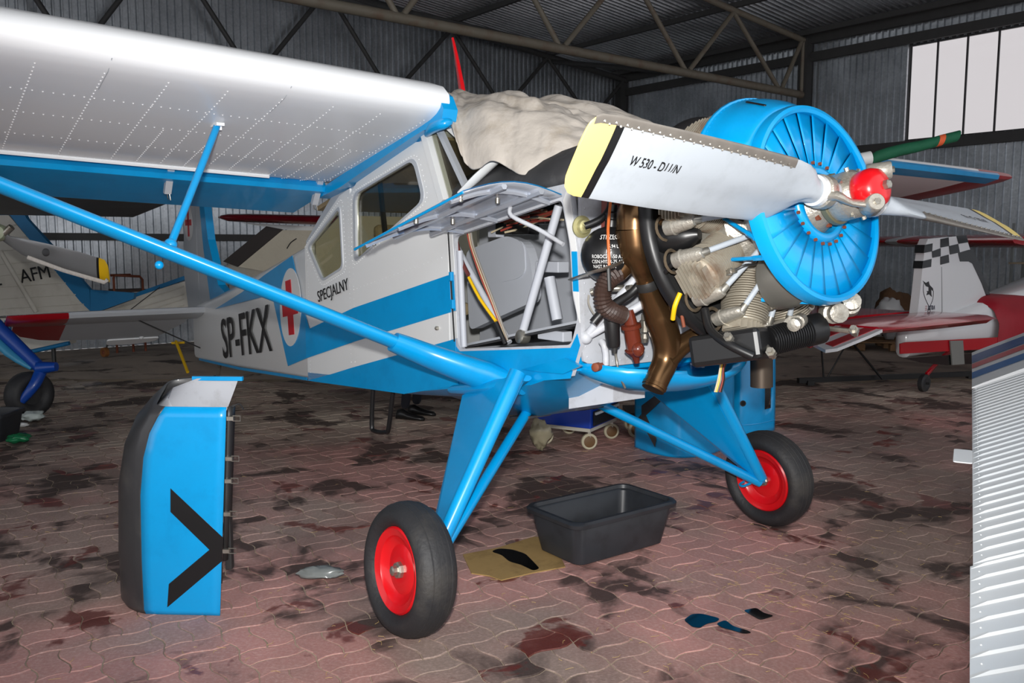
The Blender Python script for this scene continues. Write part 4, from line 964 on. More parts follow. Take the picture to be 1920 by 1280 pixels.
def rbox(mb):
    # rocker box: rounded oblong cover
    for x, s_ in ((-0.052, 0.5), (-0.045, 0.85), (-0.02, 1.0), (0.03, 1.0), (0.05, 0.85), (0.056, 0.5)): pass
    pts = [(-0.06, 0.03), (-0.05, 0.038), (0.05, 0.032), (0.062, 0.02)]
    rings = [[V((x, s_*hh*math.cos(a), s_*hh*0.8*math.sin(a))) for a in [2*math.pi*i/12 for i in range(12)]] for x, hh, s_ in ((-0.078, 0.02, 1), (-0.07, 0.034, 1), (-0.035, 0.037, 1), (-0.033, 0.041, 1), (-0.027, 0.041, 1), (-0.025, 0.037, 1), (0.05, 0.03, 1), (0.068, 0.022, 1), (0.072, 0.012, 1))]
    return mb.skin(rings)
rb0 = None; pr0 = {}
for k_ in range(9):
    phi = 40*k_
    d = rad(0, 1, phi)
    M = arrow_m(V((EX, 0, 0)), d)
    o = cylm if k_ == 0 else link(cylm.copy(), eng)
    o.matrix_local = M
    if k_ == 0:
        hf0 = MB()
        for i in range(9):
            yy = -0.072+i*0.018; hf0.box((0.487, yy, 0), (0.034, 0.004, 2*math.sqrt(0.085**2-yy*yy)))
        hf0 = hf0.build('head_fins', FINS, eng); hf0['kind'] = 'stuff'; o2 = hf0
    else: o2 = link(hf0.copy(), eng)
    o2.matrix_local = M
    tang = V((1, 0, 0)).cross(d)
    for s_ in (-1, 1):
        ph2 = phi+s_*11.5
        c = rad(EX-0.0, 0.465, ph2); d2 = rad(0, 1, ph2)
        # box axis points forward, tilted outwards
        ax = (V((1.0, 0, 0))*0.75-d2*0.12+tang*s_*0.0).normalized()
        b = rbox(MB()).build('rocker_box', CASTAL, eng, 40) if rb0 is None else link(rb0.copy(), eng)
        rb0 = rb0 or b
        ez = d2-ax*d2.dot(ax); ez.normalize(); ey = ez.cross(ax)
        b.matrix_local = Matrix(((ax.x, ey.x, ez.x, c.x), (ax.y, ey.y, ez.y, c.y), (ax.z, ey.z, ez.z, c.z), (0, 0, 0, 1)))
        p0 = rad(-0.27, 0.20, phi+s_*7); p1 = rad(EX+0.06, 0.452, ph2)
        MB().pipe([p0, p1], 0.0125, 10).build('pushrod_tube', BLADE, eng, 50)
        MB().lathe([(-0.02, 0.018), (0.015, 0.018), (0.02, 0.013)], 10, arrow_m(p0, p1-p0)).build('pushrod_seat', DARKST, eng, 40)
        MB().lathe([(-0.03, 0.016), (0.0, 0.018), (0.01, 0.016)], 10, arrow_m(p1, p1-p0)).build('pushrod_collar', STEEL, eng, 40)
        # spark plug and lead at the front of the head
        sp0 = rad(EX+0.085, 0.40, phi+s_*5)
        if s_ > 0:
            MB().lathe([(0, 0.014), (0.03, 0.014), (0.035, 0.01), (0.05, 0.01), (0.05, 0)], 8, arrow_m(sp0, V((1, 0, 0)))).build('spark_plug', STEEL, eng, 30)
            MB().pipe([sp0+V((0.04, 0, 0)), sp0+V((0.08, 0, 0))-d*0.03, rad(-0.30, 0.30, phi+14), rad(-0.33, 0.22, phi+16)], 0.005, 6, smooth=4).build('ignition_lead', DARKST, eng, 60)
    # inter-cylinder duct (induction)
    MB().pipe([rad(-0.62, 0.22, phi+20), rad(-0.62, 0.34, phi+18), rad(-0.58, 0.42, phi+14), rad(EX-0.07, 0.45, phi+9)], 0.026, 10, smooth=4).build('intake_pipe', HOSE, eng, 60)
    MB().lathe([(0.485, 0.03), (0.492, 0.03), (0.495, 0.0)], 8, arrow_m(V((EX, 0, 0)), d)).build('head_boss', CASTAL, eng, 40)
# rear baffle ring with rubber seal
MB().lathe([(-0.60, 0.27), (-0.60, 0.485), (-0.595, 0.485), (-0.595, 0.27), (-0.60, 0.27)], 60, None, R(0), R(360), cap=False).build('baffle_plate', DARKST, eng, 40)
MB().lathe([(-0.635, 0.49), (-0.63, 0.515), (-0.60, 0.525), (-0.575, 0.515), (-0.57, 0.49), (-0.60, 0.48), (-0.635, 0.49)], 72, cap=False).build('baffle_seal', HOSE, eng, 60)
FELT = mat('brown_felt', rgb(78, 66, 50), 0.9)
for phi in (80, 120, 160, 200):
    for s_ in (-1, 1):
        M = arrow_m(rad(-0.545, 0.47, phi+s_*11.5), V((1, 0, 0)))
        MB().lathe([(0, 0.045), (0.012, 0.055), (0.02, 0.048), (0.01, 0.04), (0, 0.045)], 16, M, cap=False).build('seal_boot', FELT, eng, 50)
# crankcase studs ring, nose ring
for i in range(14): 
    M = arrow_m(rad(-0.30, 0.215, i*360/14), V((1, 0, 0))); MB().lathe([(0, 0.011), (0.012, 0.011), (0.012, 0)], 6, M).build('case_nut', STEEL, eng)
MB().lathe([(-0.24, 0.1), (-0.17, 0.30), (-0.20, 0.33), (-0.30, 0.25)], 32, cap=False).build('gear_case_cone', GREYP, eng, 40)
# oil sump, grey tank behind lower disc, carburettor parts at the bottom
MB().lathe([(-0.36, 0), (-0.36, 0.10), (-0.33, 0.13), (-0.22, 0.13), (-0.18, 0.11), (-0.18, 0)], 24, Matrix.Translation((0, -0.06, -0.27))).build('oil_sump', mat('grey_alloy_tank', rgb(120, 118, 112), 0.4, 0.5, var=0.15), eng, 40)
for p, d, r in ((V((-0.2, 0.10, -0.44)), V((0.8, -0.5, -0.1)), 0.045), (V((-0.16, 0.18, -0.42)), V((0.6, -0.7, 0.2)), 0.04), (V((-0.3, 0.0, -0.47)), V((0.3, -0.9, 0)), 0.04), (V((-0.25, -0.06, -0.46)), V((0.3, -0.9, -0.2)), 0.03)):
    MB().lathe([(-0.06, r*0.7), (-0.03, r), (0.02, r), (0.025, r*0.75), (0.05, r*0.75), (0.055, r*0.9), (0.075, r*0.9), (0.08, r*0.5), (0.08, 0)], 14, arrow_m(p, d)).build('pump_housing', CASTAL, eng, 40)
# oil cooler drum, finned
M = arrow_m(V((-0.34, -0.15, -0.525)), V((0.35, 0.93, 0.12)))
pr_ = [(0, 0.0), (0, 0.05)]
x = 0.004
while x < 0.17: pr_ += [(x, 0.05), (x+0.001, 0.062), (x+0.005, 0.062), (x+0.006, 0.05)]; x += 0.011
pr_ += [(0.18, 0.066), (0.25, 0.066), (0.26, 0.05), (0.26, 0)]
MB().lathe(pr_, 20, M).build('oil_cooler', BLACK, eng, 30)
bevel(MB().box((-0.45, -0.24, -0.53), (0.3, 0.26, 0.13), Matrix.Rotation(R(20), 3, 'Z')).build('carburettor', BLACK, eng), 0.02)
for p, q_ in ((V((-0.36, -0.37, -0.50)), V((-0.42, -0.28, -0.5))), (V((-0.26, -0.25, -0.58)), V((-0.33, -0.2, -0.53))), (V((-0.14, 0.15, -0.53)), V((-0.24, 0.12, -0.5)))):
    MB().pipe([q_, p], 0.011, 8).build('union_pipe', STEEL, eng, 40)
    MB().lathe([(-0.03, 0.012), (0, 0.012), (0, 0.02), (0.025, 0.02), (0.025, 0.012), (0.045, 0.012), (0.045, 0)], 6, arrow_m(p, V((0.3, -0.6, 0.3)))).build('hose_union', STEEL, eng, 30)
MB().pipe([V((-0.5, -0.33, -0.36)), V((-0.46, -0.36, -0.45)), V((-0.36, -0.38, -0.52)), V((-0.28, -0.34, -0.58))], 0.018, 8, smooth=4).build('hose', HOSE, eng, 60)
MB().pipe([V((-0.6, -0.45, -0.2)), V((-0.52, -0.46, -0.16)), V((-0.45, -0.40, -0.12))], 0.012, 8, smooth=4).build('hose', HOSE, eng, 60)
MB().pipe([V((-0.62, -0.40, -0.38)), V((-0.58, -0.42, -0.33)), V((-0.56, -0.40, -0.28))], 0.011, 8, smooth=4).build('fuel_pipe', YELLD, eng, 60)
MB().pipe([V((-0.6, -0.36, -0.42)), V((-0.6, -0.37, -0.3))], 0.008, 8).build('copper_pipe', RUST, eng, 60)
MB().lathe([(-0.12, 0.055), (-0.08, 0.062), (0.08, 0.062), (0.12, 0.045), (0.16, 0.02)], 18, arrow_m(rad(-0.58, 0.42, 96), V((1, 0.2, -0.1)))).build('magneto', BLACK, eng, 40)
for i in range(5):
    MB().pipe([onX(1352+i*4, 672, -0.45), onX(1350+i*2, 690, -0.46), onX(1346+i*3, 712, -0.46), onX(1340+i*3, 735, -0.46)], 0.004, 5, smooth=3).build('wire', [WCOL[0], YELLD, HOSE, WCOL[1], HOSE][i], plane, 60)
# ---- front shutter disc (cooling gills)
gx = -0.115
sh = MB().lathe([(gx-0.03, 0.385), (gx-0.05, 0.40), (gx-0.045, 0.412), (gx-0.01, 0.412), (gx+0.012, 0.404), (gx+0.016, 0.39), (gx+0.008, 0.378), (gx-0.012, 0.376), (gx-0.03, 0.385)], 72, cap=False).build('gill_ring', BLUE, plane, 40)
sh.matrix_local = MF; sh['label'] = 'round blue cooling gill shutter in front of the engine'
g0 = None
for i in range(24):
    a = 360/24*i
    b = MB(); w0, w1 = R(360/24*0.66), R(360/24*0.57)
    def gp(r, t, x): return V((x, -r*math.sin(t), r*math.cos(t)))
    n_ = 5
    fr_ = [gp(0.145, -w0+2*w0*j/n_, gx-0.014+0.009*j/n_) for j in range(n_+1)]; ou = [gp(0.382, -w1+2*w1*j/n_, gx-0.014+0.009*j/n_) for j in range(n_+1)]
    if g0 is None:
        b.skin([fr_, ou], False); g0 = b.build('gill_blade', BLUE, sh, 60, fix=False); solidify(g0, 0.002); o = g0
    else: o = link(g0.copy(), sh)
    o.matrix_local = Matrix.Rotation(R(a), 4, 'X')
MB().lathe([(gx-0.03, 0.12), (gx-0.005, 0.118), (gx+0.012, 0.125), (gx+0.016, 0.14), (gx+0.01, 0.155), (gx-0.01, 0.162), (gx-0.02, 0.16)], 48, cap=False).build('gill_hub_ring', BLUE, sh, 50)
for i in range(22):
    MB().lathe([(0, 0.007), (0.01, 0.007), (0.01, 0)], 6, arrow_m(rad(gx+0.003, 0.168, i*360/22+6), V((1, 0, 0)))).build('hinge_bolt', RUST, sh)
MB().lathe([(gx-0.02, 0.10), (gx+0.02, 0.098), (gx+0.03, 0.085), (gx+0.03, 0.06)], 32, cap=False).build('thrust_collar', CASTAL, sh, 40)
for i in range(8):
    MB().lathe([(0, 0.012), (0.015, 0.012), (0.015, 0)], 6, arrow_m(rad(gx+0.02, 0.092, i*45), V((1, 0, 0)))).build('collar_nut', RUST, sh)
# stay rods from ring to cylinders
def fpt(px, py, x): return MFI @ onX(px, py, x)
for a, b_ in ((fpt(1343, 400, -0.42), rad(gx-0.03, 0.40, 112)), (fpt(1360, 487, -0.36), rad(gx-0.03, 0.40, 122)), (fpt(1428, 562, -0.27), rad(gx-0.03, 0.40, 172)), (rad(-0.42, 0.4, 300), rad(gx-0.03, 0.40, 300))):
    MB().pipe([a, b_], 0.009, 8).build('stay_rod', BLUE, sh, 50)
    MB().lathe([(-0.03, 0.012), (0.03, 0.012)], 6, arrow_m(a.lerp(b_, 0.8), b_-a)).build('turnbuckle', BLUE, sh)
# remaining upper cowling segment
def cow(x, r, phi): return rad(x, r, phi)
rr = []
for i in range(17):
    phi = -70+i*(62+70)/16
    rr.append([cow(x, r, phi) for x, r in ((-0.15, 0.41), (-0.17, 0.43), (-0.22, 0.465), (-0.28, 0.492), (-0.335, 0.506), (-0.34, 0.512))])
cw = MB().skin(rr, False).build('cowling_segment', BLUE, plane, 60, fix=False); cw.matrix_local = MF; solidify(cw, 0.006)
MB().pipe([cow(-0.338, 0.511, -70+i*132/20) for i in range(21)], 0.008, 6).build('cowling_rim', BLUE, cw, 60)
rv = MB()
for i in range(44): rivet(rv, cow(-0.318, 0.505, -68+i*128/43), rad(0, 1, -68+i*128/43), 0.005)
o = rv.build('rivet_rows', BLUE, cw, fix=False); o['kind'] = 'stuff'
MB().plate(rounded([(-0.05, -0.008), (0.05, -0.008), (0.05, 0.008), (-0.05, 0.008)], 0.007), [], lambda a, b_, d: rad(-0.22+a*0.8, 0.472-d*0.5+(-a)*0.45, 22+b_*120), 0.004).build('slot', BLACK, cw)
# ---- propeller
prop = MB().lathe([(-0.05, 0.0), (-0.05, 0.085), (-0.03, 0.095), (0.05, 0.095), (0.07, 0.08), (0.08, 0.0)], 32).build('propeller', CASTAL, plane, 40)
prop.matrix_local = MF; prop['label'] = 'two-blade grey propeller with yellow tips and red hub cap'
MB().lathe([(0.055, 0.0), (0.055, 0.055), (0.068, 0.073), (0.10, 0.080), (0.13, 0.079), (0.155, 0.068), (0.168, 0.045), (0.172, 0.0)], 36).build('hub_cap', RED, prop, 60)
MB().lathe([(0.17, 0.019), (0.188, 0.019), (0.192, 0.014), (0.192, 0)], 6).build('cap_nut', STEEL, prop)
for i in range(8): MB().lathe([(0, 0.009), (0.014, 0.009), (0.014, 0)], 6, arrow_m(rad(0.045, 0.094, i*45+20), rad(0, 1, i*45+20))).build('hub_nut', STEEL, prop)
MB().lathe([(-0.06, 0.098), (-0.055, 0.103), (-0.035, 0.103), (-0.03, 0.098)], 32).build('hub_flange', mat('olive_alloy', rgb(120, 116, 92), 0.45, 0.5, var=0.2), prop, 40)
PHB = R(4.9); eS = V((0, -math.cos(PHB), math.sin(PHB))); uS = V((0, math.sin(PHB), math.cos(PHB))); fS = V((1, 0, 0))
TH = lambda s: R(58-(s-0.2)/(1.375-0.2)*14)
def chord(s): return interp([(-0.1, 0.1), (-0.22, 0.1), (-0.255, 0.145), (-0.29, 0.215), (-0.33, 0.268), (-0.4, 0.292), (-0.65, 0.298), (-0.95, 0.294), (-1.30, 0.280), (-1.34, 0.262), (-1.357, 0.225), (-1.366, 0.18)], -s)
def thick(s): return interp([(-0.1, 0.1), (-0.22, 0.1), (-0.28, 0.08), (-0.34, 0.062), (-0.42, 0.052), (-0.65, 0.04), (-0.95, 0.028), (-1.375, 0.014)], -s)
def bsec(s, c0=-0.62, c1=0.38, grow_=0.0, n=12):
    """blade section ring; chordwise from trailing (-0.62) to leading (+0.38)"""
    th = TH(s); ld = uS*math.cos(th)+fS*math.sin(th); nf = fS*math.cos(th)-uS*math.sin(th)
    c, t = chord(s), thick(s)
    rd_ = max(0.0, min(1.0, (0.32-s)/0.1)); c0_, c1_ = c0+(0.12)*rd_, c1+0.12*rd_
    out = []
    for i in range(2*n):
        a = 2*math.pi*i/(2*n); xx = math.cos(a); yy = math.sin(a)
        cc = (c1_+c0_)/2+(c1_-c0_)/2*xx
        tt = yy*(t/2+grow_)*(1.0 if rd_ > 0.9 else (0.72+0.28*xx if xx < 0 else 1.0))
        out.append(eS*s+ld*(cc*c)+nf*tt)
    return out
def blade_seg(name, ss, m, parent, **kw): return MB().skin([bsec(s, **kw) for s in ss]).build(name, m, parent, 50)
def make_blade():
    bl = blade_seg('blade', [0.09, 0.16, 0.22, 0.24, 0.255, 0.27, 0.29, 0.31, 0.33, 0.36, 0.40, 0.46, 0.56, 0.65, 0.8, 0.95, 1.1, 1.2, 1.235], BLADE, prop)
    blade_seg('blade_band', [1.235, 1.268], BLACK, prop)
    blade_seg('blade_tip', [1.268, 1.30, 1.33, 1.352, 1.362, 1.366], YELL, prop)
    ST2 = mat('worn_edge_strip', rgb(142, 136, 128), 0.45, 0.6, var=0.25, vscale=18)
    b = MB()
    def strip(s):
        th = TH(s); ld = uS*math.cos(th)+fS*math.sin(th); nf = fS*math.cos(th)-uS*math.sin(th); c, t = chord(s), thick(s)
        out = []
        for i in range(9):
            a = -0.66+1.32*i/8; cc = -0.12+0.50*math.cos(a)
            out.append(eS*s+ld*(cc*c+0.004)+nf*(math.sin(a)*(t/2+0.002)*1.02))
        return out
    b.skin([strip(s) for s in (0.42, 0.55, 0.7, 0.85, 1.0, 1.15, 1.27, 1.33, 1.352)], False)
    es = b.build('edge_strip', ST2, prop, 60, fix=False)
    rv = MB()
    for i in range(40):
        s = 0.44+i*0.0225; th = TH(s); ld = uS*math.cos(th)+fS*math.sin(th); nf = fS*math.cos(th)-uS*math.sin(th)
        p = eS*s+ld*(chord(s)*(0.285+0.03*(i % 2)))+nf*(thick(s)/2*0.60+0.0015); rivet(rv, p, nf, 0.0055)
    o = rv.build('edge_rivets', STEEL, prop, fix=False); o['kind'] = 'stuff'
    s0 = 1.12; th = TH(s0-0.1); ld = uS*math.cos(th)+fS*math.sin(th); nf = fS*math.cos(th)-uS*math.sin(th)
    cu = bpy.data.curves.new('t', 'FONT'); cu.body = 'W 530 - D11/N'; cu.size = 0.050; cu.offset = 0.0009; cu.resolution_u = 3
    t_o = bpy.data.objects.new('t', cu); COL.objects.link(t_o); me = bpy.data.meshes.new_from_object(t_o); bpy.data.objects.remove(t_o)
    bm_ = bmesh.new(); bm_.from_mesh(me); bmesh.ops.subdivide_edges(bm_, edges=[e for e in bm_.edges if e.calc_length() > 0.012], cuts=2); bm_.to_mesh(me); bm_.free()
    for v_ in me.vertices:
        s = 1.155-v_.co.x*0.68; b_ = -0.035+v_.co.y; th = TH(s); ld = uS*math.cos(th)+fS*math.sin(th); nf = fS*math.cos(th)-uS*math.sin(th)
        xi = (b_/chord(s)+0.12)/0.5; tt = math.sqrt(max(0, 1-xi*xi))*thick(s)/2*((0.72+0.28*xi) if xi < 0 else 1)
        v_.co = eS*s+ld*b_+nf*(tt+0.0022)
    me.materials.clear(); me.materials.append(BLACK); txt = link(bpy.data.objects.new('lettering', me), prop)
    cl = MB().lathe([(0.13, 0.055), (0.135, 0.066), (0.17, 0.066), (0.175, 0.055)], 28, arrow_m(V((0, 0, 0)), eS)).build('blade_clamp', CASTAL, prop, 40)
    wh = MB().lathe([(0.175, 0.052), (0.18, 0.06), (0.205, 0.06), (0.21, 0.054)], 28, arrow_m(V((0, 0, 0)), eS)).build('blade_cuff', WHITE, prop, 40)
    # counterweight arm
    a0 = eS*0.15-uS*0.03+fS*0.03; a1 = eS*0.04-uS*0.07+fS*0.135
    b = MB(); b.pipe([a0-fS*0.02, a0+fS*0.03, a0.lerp(a1, 0.5)-uS*0.006, a1], [0.045, 0.034, 0.024, 0.03], 12, smooth=3, flat=0.55); arm = b.build('counterweight_arm', CASTAL, prop, 50)
    wd = (eS*0.35+fS*0.55-uS*0.1).normalized()
    wd = (eS*0.55+fS*0.8).normalized()
    cwt = MB().lathe([(-0.05, 0.0), (-0.05, 0.03), (-0.045, 0.034), (0.035, 0.034), (0.04, 0.03), (0.04, 0)], 24, arrow_m(a1, wd)).build('counterweight', CASTAL, prop, 40)
    cb = MB().lathe([(0.04, 0.013), (0.05, 0.013), (0.05, 0)], 6, arrow_m(a1, wd)).build('counterweight_bolt', STEEL, prop)
    return [bl, es, o, txt, cl, wh, arm, cwt, cb]
n_before = set(prop.children)
make_blade()
for ch in [c for c in prop.children if c not in n_before]:
    c2 = link(ch.copy(), prop); c2.matrix_local = Matrix.Rotation(math.pi, 4, 'X')

# ---------------------------------------------------------------- mast antenna, canvas cover
MB().skin([[V((x+dx*c, 0.012*k_*s2, z)) for c, s2 in ((1, 0), (0.3, 1), (-1, 0), (0.3, -1))] for x, z, dx, k_ in ((-2.72, 2.60, 0.04, 1.2), (-2.76, 2.75, 0.034, 1), (-2.82, 2.95, 0.022, 0.8), (-2.86, 3.06, 0.014, 0.6))]).build('mast_antenna', RED, plane, 40)
CANVAS = mat('canvas', rgb(192, 184, 174), 0.95, var=0.12, vscale=5, bump=0.5, bscale=12, dirt=rgb(150, 136, 116), dscale=5, damt=0.6)
ridge = [(846, 200), (862, 187), (880, 184), (905, 187), (950, 190), (1000, 194), (1030, 204), (1060, 218), (1092, 236), (1150, 262)]
edge = [(843, 222, -0.50), (856, 262, -0.60), (868, 296, -0.60), (886, 319, -0.60), (925, 303, -0.58), (955, 318, -0.55), (985, 330, -0.53), (1030, 312, -0.46), (1092, 286, -0.34), (1150, 292, -0.25)]
cols = []
NV = 40
for (rx, ry), (ex_, ey_, yy) in zip(ridge, edge):
    rp = onY(rx, ry, 0.02); ep = onY(ex_, ey_, yy)
    col_ = []
    for j in range(NV+1):
        t = j/NV                     # 0 starboard hem .. 1 port hem
        if t < 0.5:
            s_ = t/0.5; y = yy+(0.02-yy)*s_**1.3; z = ep.z+(rp.z-ep.z)*(1-(1-s_)**2.6); x = ep.x+(rp.x-ep.x)*s_
        else:
            s_ = (1-t)/0.5; y = 0.62+(0.02-0.62)*s_**1.3; z = rp.z-0.25+0.25*(1-(1-s_)**2.6); x = ep.x+(rp.x-ep.x)*s_
        col_.append(V((x, y, z)))
    cols.append(col_)
# refine along the length
fine = []
for j in range(NV+1): fine.append(smooth_path([c[j] for c in cols], 10))
from mathutils import noise as mnoise
rings = []
for i in range(len(fine[0])):
    rg = []
    for j in range(NV+1):
        p = fine[j][i]; q_ = V((p.x*3.0, p.y*9.0+p.z*7, p.z*6))
        f_ = math.sin(math.pi*j/NV)**0.5 if 0 < j < NV else 0.35
        d_ = mnoise.noise(q_)*0.040+abs(mnoise.noise(V((p.x*2.2+p.z*5, p.y*12, p.z*17))))*0.06+abs(mnoise.noise(V((p.x*4-p.z*9, p.y*20, p.z*28))))*0.025+mnoise.noise(q_*2.7)*0.02-0.012
        aa = math.pi/2*min(1, (j if j < NV/2 else NV-j)/(NV/2)*1.6); rg.append(p+V((0, (-1 if j < NV/2 else 1)*math.cos(aa), 0.25+0.75*math.sin(aa)))*d_*f_)
    rings.append(rg)
tarp = MB(); tarp.skin(rings, False)
tb = V((-2.2, 0, 0))
cover = tarp.build('canvas_cover', CANVAS, None, 80, fix=False); cover.matrix_world = Matrix.Translation(OA) @ Matrix.Rotation(-YAW, 4, 'Z')
solidify(cover, 0.006); sb_ = cover.modifiers.new('sub', 'SUBSURF'); sb_.levels = 1; sb_.render_levels = 1
tag(cover, 'crumpled beige canvas cover draped over the windscreen of the ambulance airplane', 'cover')
# ---------------------------------------------------------------- loose things on the floor
def ground(px, py): p = onZ(px, py); return V((p.x, p.y, 0))
# --- removed cowling half standing at the left
def vplane(px, py, p0, nrm):
    r = ray(px, py); t = (p0-C0).dot(nrm)/r.dot(nrm); return C0+r*t
c0 = ground(413, 1153); c1 = ground(275, 1150)
ex = (c1-c0).normalized(); nb = V((-ex.y, ex.x, 0)); nb = nb if nb.y > 0 else -nb
L0 = (c1-c0).length
cowl = empty('engine_cowling', c0); tag(cowl, 'tall blue and black cowling half with black chevron, standing on end near the camera', 'cowling')
lev = [(0.0, 0.0), (0.02, -0.012), (0.25, -0.012), (0.55, 0.0), (0.72, 0.03), (0.83, 0.075), (0.90, 0.13), (0.95, 0.18)]
FACE = nb*-1
def cp(a, b_, z): return ex*a+nb*b_+V((0, 0, z))
lean = -0.07
blue = []; blk = []
for z, ins in lev:
    ao = lean*z
    zz = z*1.045
    blue.append([cp(ao+t*(L0-ins*0.75-ao), -0.0, zz) for t in [i/8 for i in range(9)]])
    a1 = L0-ins*0.75
    pts = [(a1, 0.0), (a1+0.05, 0.02), (a1+0.13-ins*0.35, 0.08), (a1+0.19-ins*0.6, 0.17), (a1+0.2-ins*0.6, 0.25), (a1+0.15-ins*0.6, 0.32-ins*0.2), (a1+0.04-ins*0.5, 0.36-ins*0.3), (a1-0.06-ins*0.3, 0.38-ins*0.35), (0.14+ao*0.5, 0.38-ins*0.35)]
    blk.append([cp(a, b_, zz+max(0, z-0.5)*0.2*min(1, b_/0.3)) for a, b_ in pts])
sk = MB().skin(blue, False).build('outer_skin', BLUE, cowl, 40, fix=False); solidify(sk, 0.005, -1)
CBLK = mat('scuffed_black_paint', rgb(52, 52, 54), 0.42, coat=0.1, var=0.2, vscale=4, dirt=rgb(92, 90, 86), dscale=3, damt=0.5)
bk = MB().skin([[p for p in smooth_path(r_, 4)] for r_ in blk], False).build('nose_lip', CBLK, cowl, 60, fix=False); solidify(bk, 0.008)
# light grey inner lining, seen over the top edge
inn = []
for z, ins in lev:
    a1 = L0-ins*0.75; ao = lean*z
    zi = z*1.045-0.004; inn.append([cp(ao+0.01, 0.012, zi)]+[cp(ao+t*(a1-ao), 0.012, zi) for t in (0.3, 0.6, 0.9)]+[cp(a1+0.1-ins*0.4, 0.09, zi+max(0, z-0.5)*0.06), cp(a1+0.16-ins*0.6, 0.2, zi+max(0, z-0.5)*0.13), cp(a1+0.06-ins*0.5, 0.33-ins*0.25, zi+max(0, z-0.5)*0.2), cp(0.15+ao*0.5, 0.365-ins*0.35, zi+max(0, z-0.5)*0.2), cp(0.148+ao*0.5-0.13*max(0, (z-0.72)/0.23), 0.36-ins*0.35, zi+max(0, z-0.5)*0.2)])
MB().skin(inn, False).build('inner_lining', GREYP, cowl, 50, fix=False)
# right-hand flange with latches
MB().plate([(0.0, 0.0), (0.04, 0.0), (0.1, 0.1), (0.1, 0.56), (0.0, 0.58)], [], lambda b_, z, d: cp(-0.012+d, b_, z), 0.0) if False else None
ro_ = MB().skin([[cp(lean*z-0.004, 0.004, z*1.045), cp(lean*z-0.016, 0.02, z*1.045), cp(lean*z-0.016, 0.06, z*1.045)] for z, _ in lev if z >= 0.25], False).build('edge_flange', DARKST, cowl, 40, fix=False); solidify(ro_, 0.006)
bevel(MB().box(cp(-0.035, 0.05, 0.52), (0.03, 0.04, 0.62)).build('side_frame', DARKST, cowl), 0.004)
for z in (0.90, 0.72, 0.62, 0.47, 0.3):
    lt = MB().box(cp(lean*z-0.02, 0.0, z*1.045), (0.03, 0.02, 0.018)).build('latch', STEEL, cowl)
    MB().pipe([cp(lean*z-0.03, 0.0, z*1.045+0.012), cp(lean*z-0.065, 0.0, z*1.045+0.012), cp(lean*z-0.065, 0.0, z*1.045-0.012), cp(lean*z-0.03, 0.0, z*1.045-0.012)], 0.0025, 5).build('latch_wire', STEEL, lt)
MB().pipe([cp(-0.02+lean*0.95, 0.02, 0.99), cp(-0.045+lean*0.95, 0.04, 1.0), cp(-0.055+lean*0.95, 0.06, 0.97)], 0.004, 5, smooth=3).build('wire_stay', DARKST, cowl)
pf = c0+nb*-0.004
chv = []
for p in ((320, 915), (419, 1008), (416, 1052), (314, 1138), (317, 1094), (393, 1030), (320, 959)):
    q = vplane(p[0], p[1], pf, nb)-c0; chv.append((q.dot(ex), q.z))
MB().plate(chv, [], lambda a, z, d: ex*a+nb*(-0.004-d)+V((0, 0, z)), 0.003).build('black_chevron', BLACK, cowl)
rv = MB()
for zz in (0.02, 0.27, 0.31, 0.57, 0.61, 0.80):
    for i in range(9): rivet(rv, cp(0.02+i*0.035+lean*zz, -0.0005, zz*1.045), -nb, 0.0045)
for i in range(34): rivet(rv, cp(0.012+lean*(i*0.029), -0.0005, 0.02+i*0.029), -nb, 0.0045)
o = rv.build('rivet_rows', BLUE, cowl, fix=False); o['kind'] = 'stuff'
MB().box(cp(0.09, 0.30, 1.078), (0.25, 0.02, 0.02), Matrix.Rotation(math.atan2(ex.y, ex.x), 3, 'Z')).build('top_strip', BLUE, cowl)
# --- two more cowling panels behind the far wheel
def curved_cowl(name, pts, h, label, m=BLUE, bow=0.12, holes=()):
    o = empty(name, V((pts[0].x, pts[0].y, 0))); tag(o, label, 'cowling', 'removed cowling panels standing behind the far wheel')
    base = smooth_path(pts, 6); org = o.location
    nrm = V((0, -1, 0)); lv = [0, 0.02, 0.3, 0.6, 0.85, 1.0]
    rings = [[p-org+V((0, 0.10*t*t*h, h*t)) for p in base] for t in lv]
    return o, base, rings, org
p1 = [ground(1190, 838), ground(1225, 850), ground(1275, 858), ground(1330, 852), ground(1375, 832)]
cA, base, rings, org = curved_cowl('engine_cowling', p1, 0.86, 'blue removed cowling panel with black chevron, standing under the engine beside the tool trolley')
s1_ = MB().skin(rings, False).build('outer_skin', BLUE, cA, 60, fix=False); solidify(s1_, 0.006)
def on_panel(px, py, ga, gb, off=0.006):
    a, b_ = ground(*ga), ground(*gb); d = (b_-a).normalized(); n_ = V((d.y, -d.x, 0)); n_ = n_ if n_.y < 0 else -n_
    q = vplane(px, py, a+n_*off, n_); return q
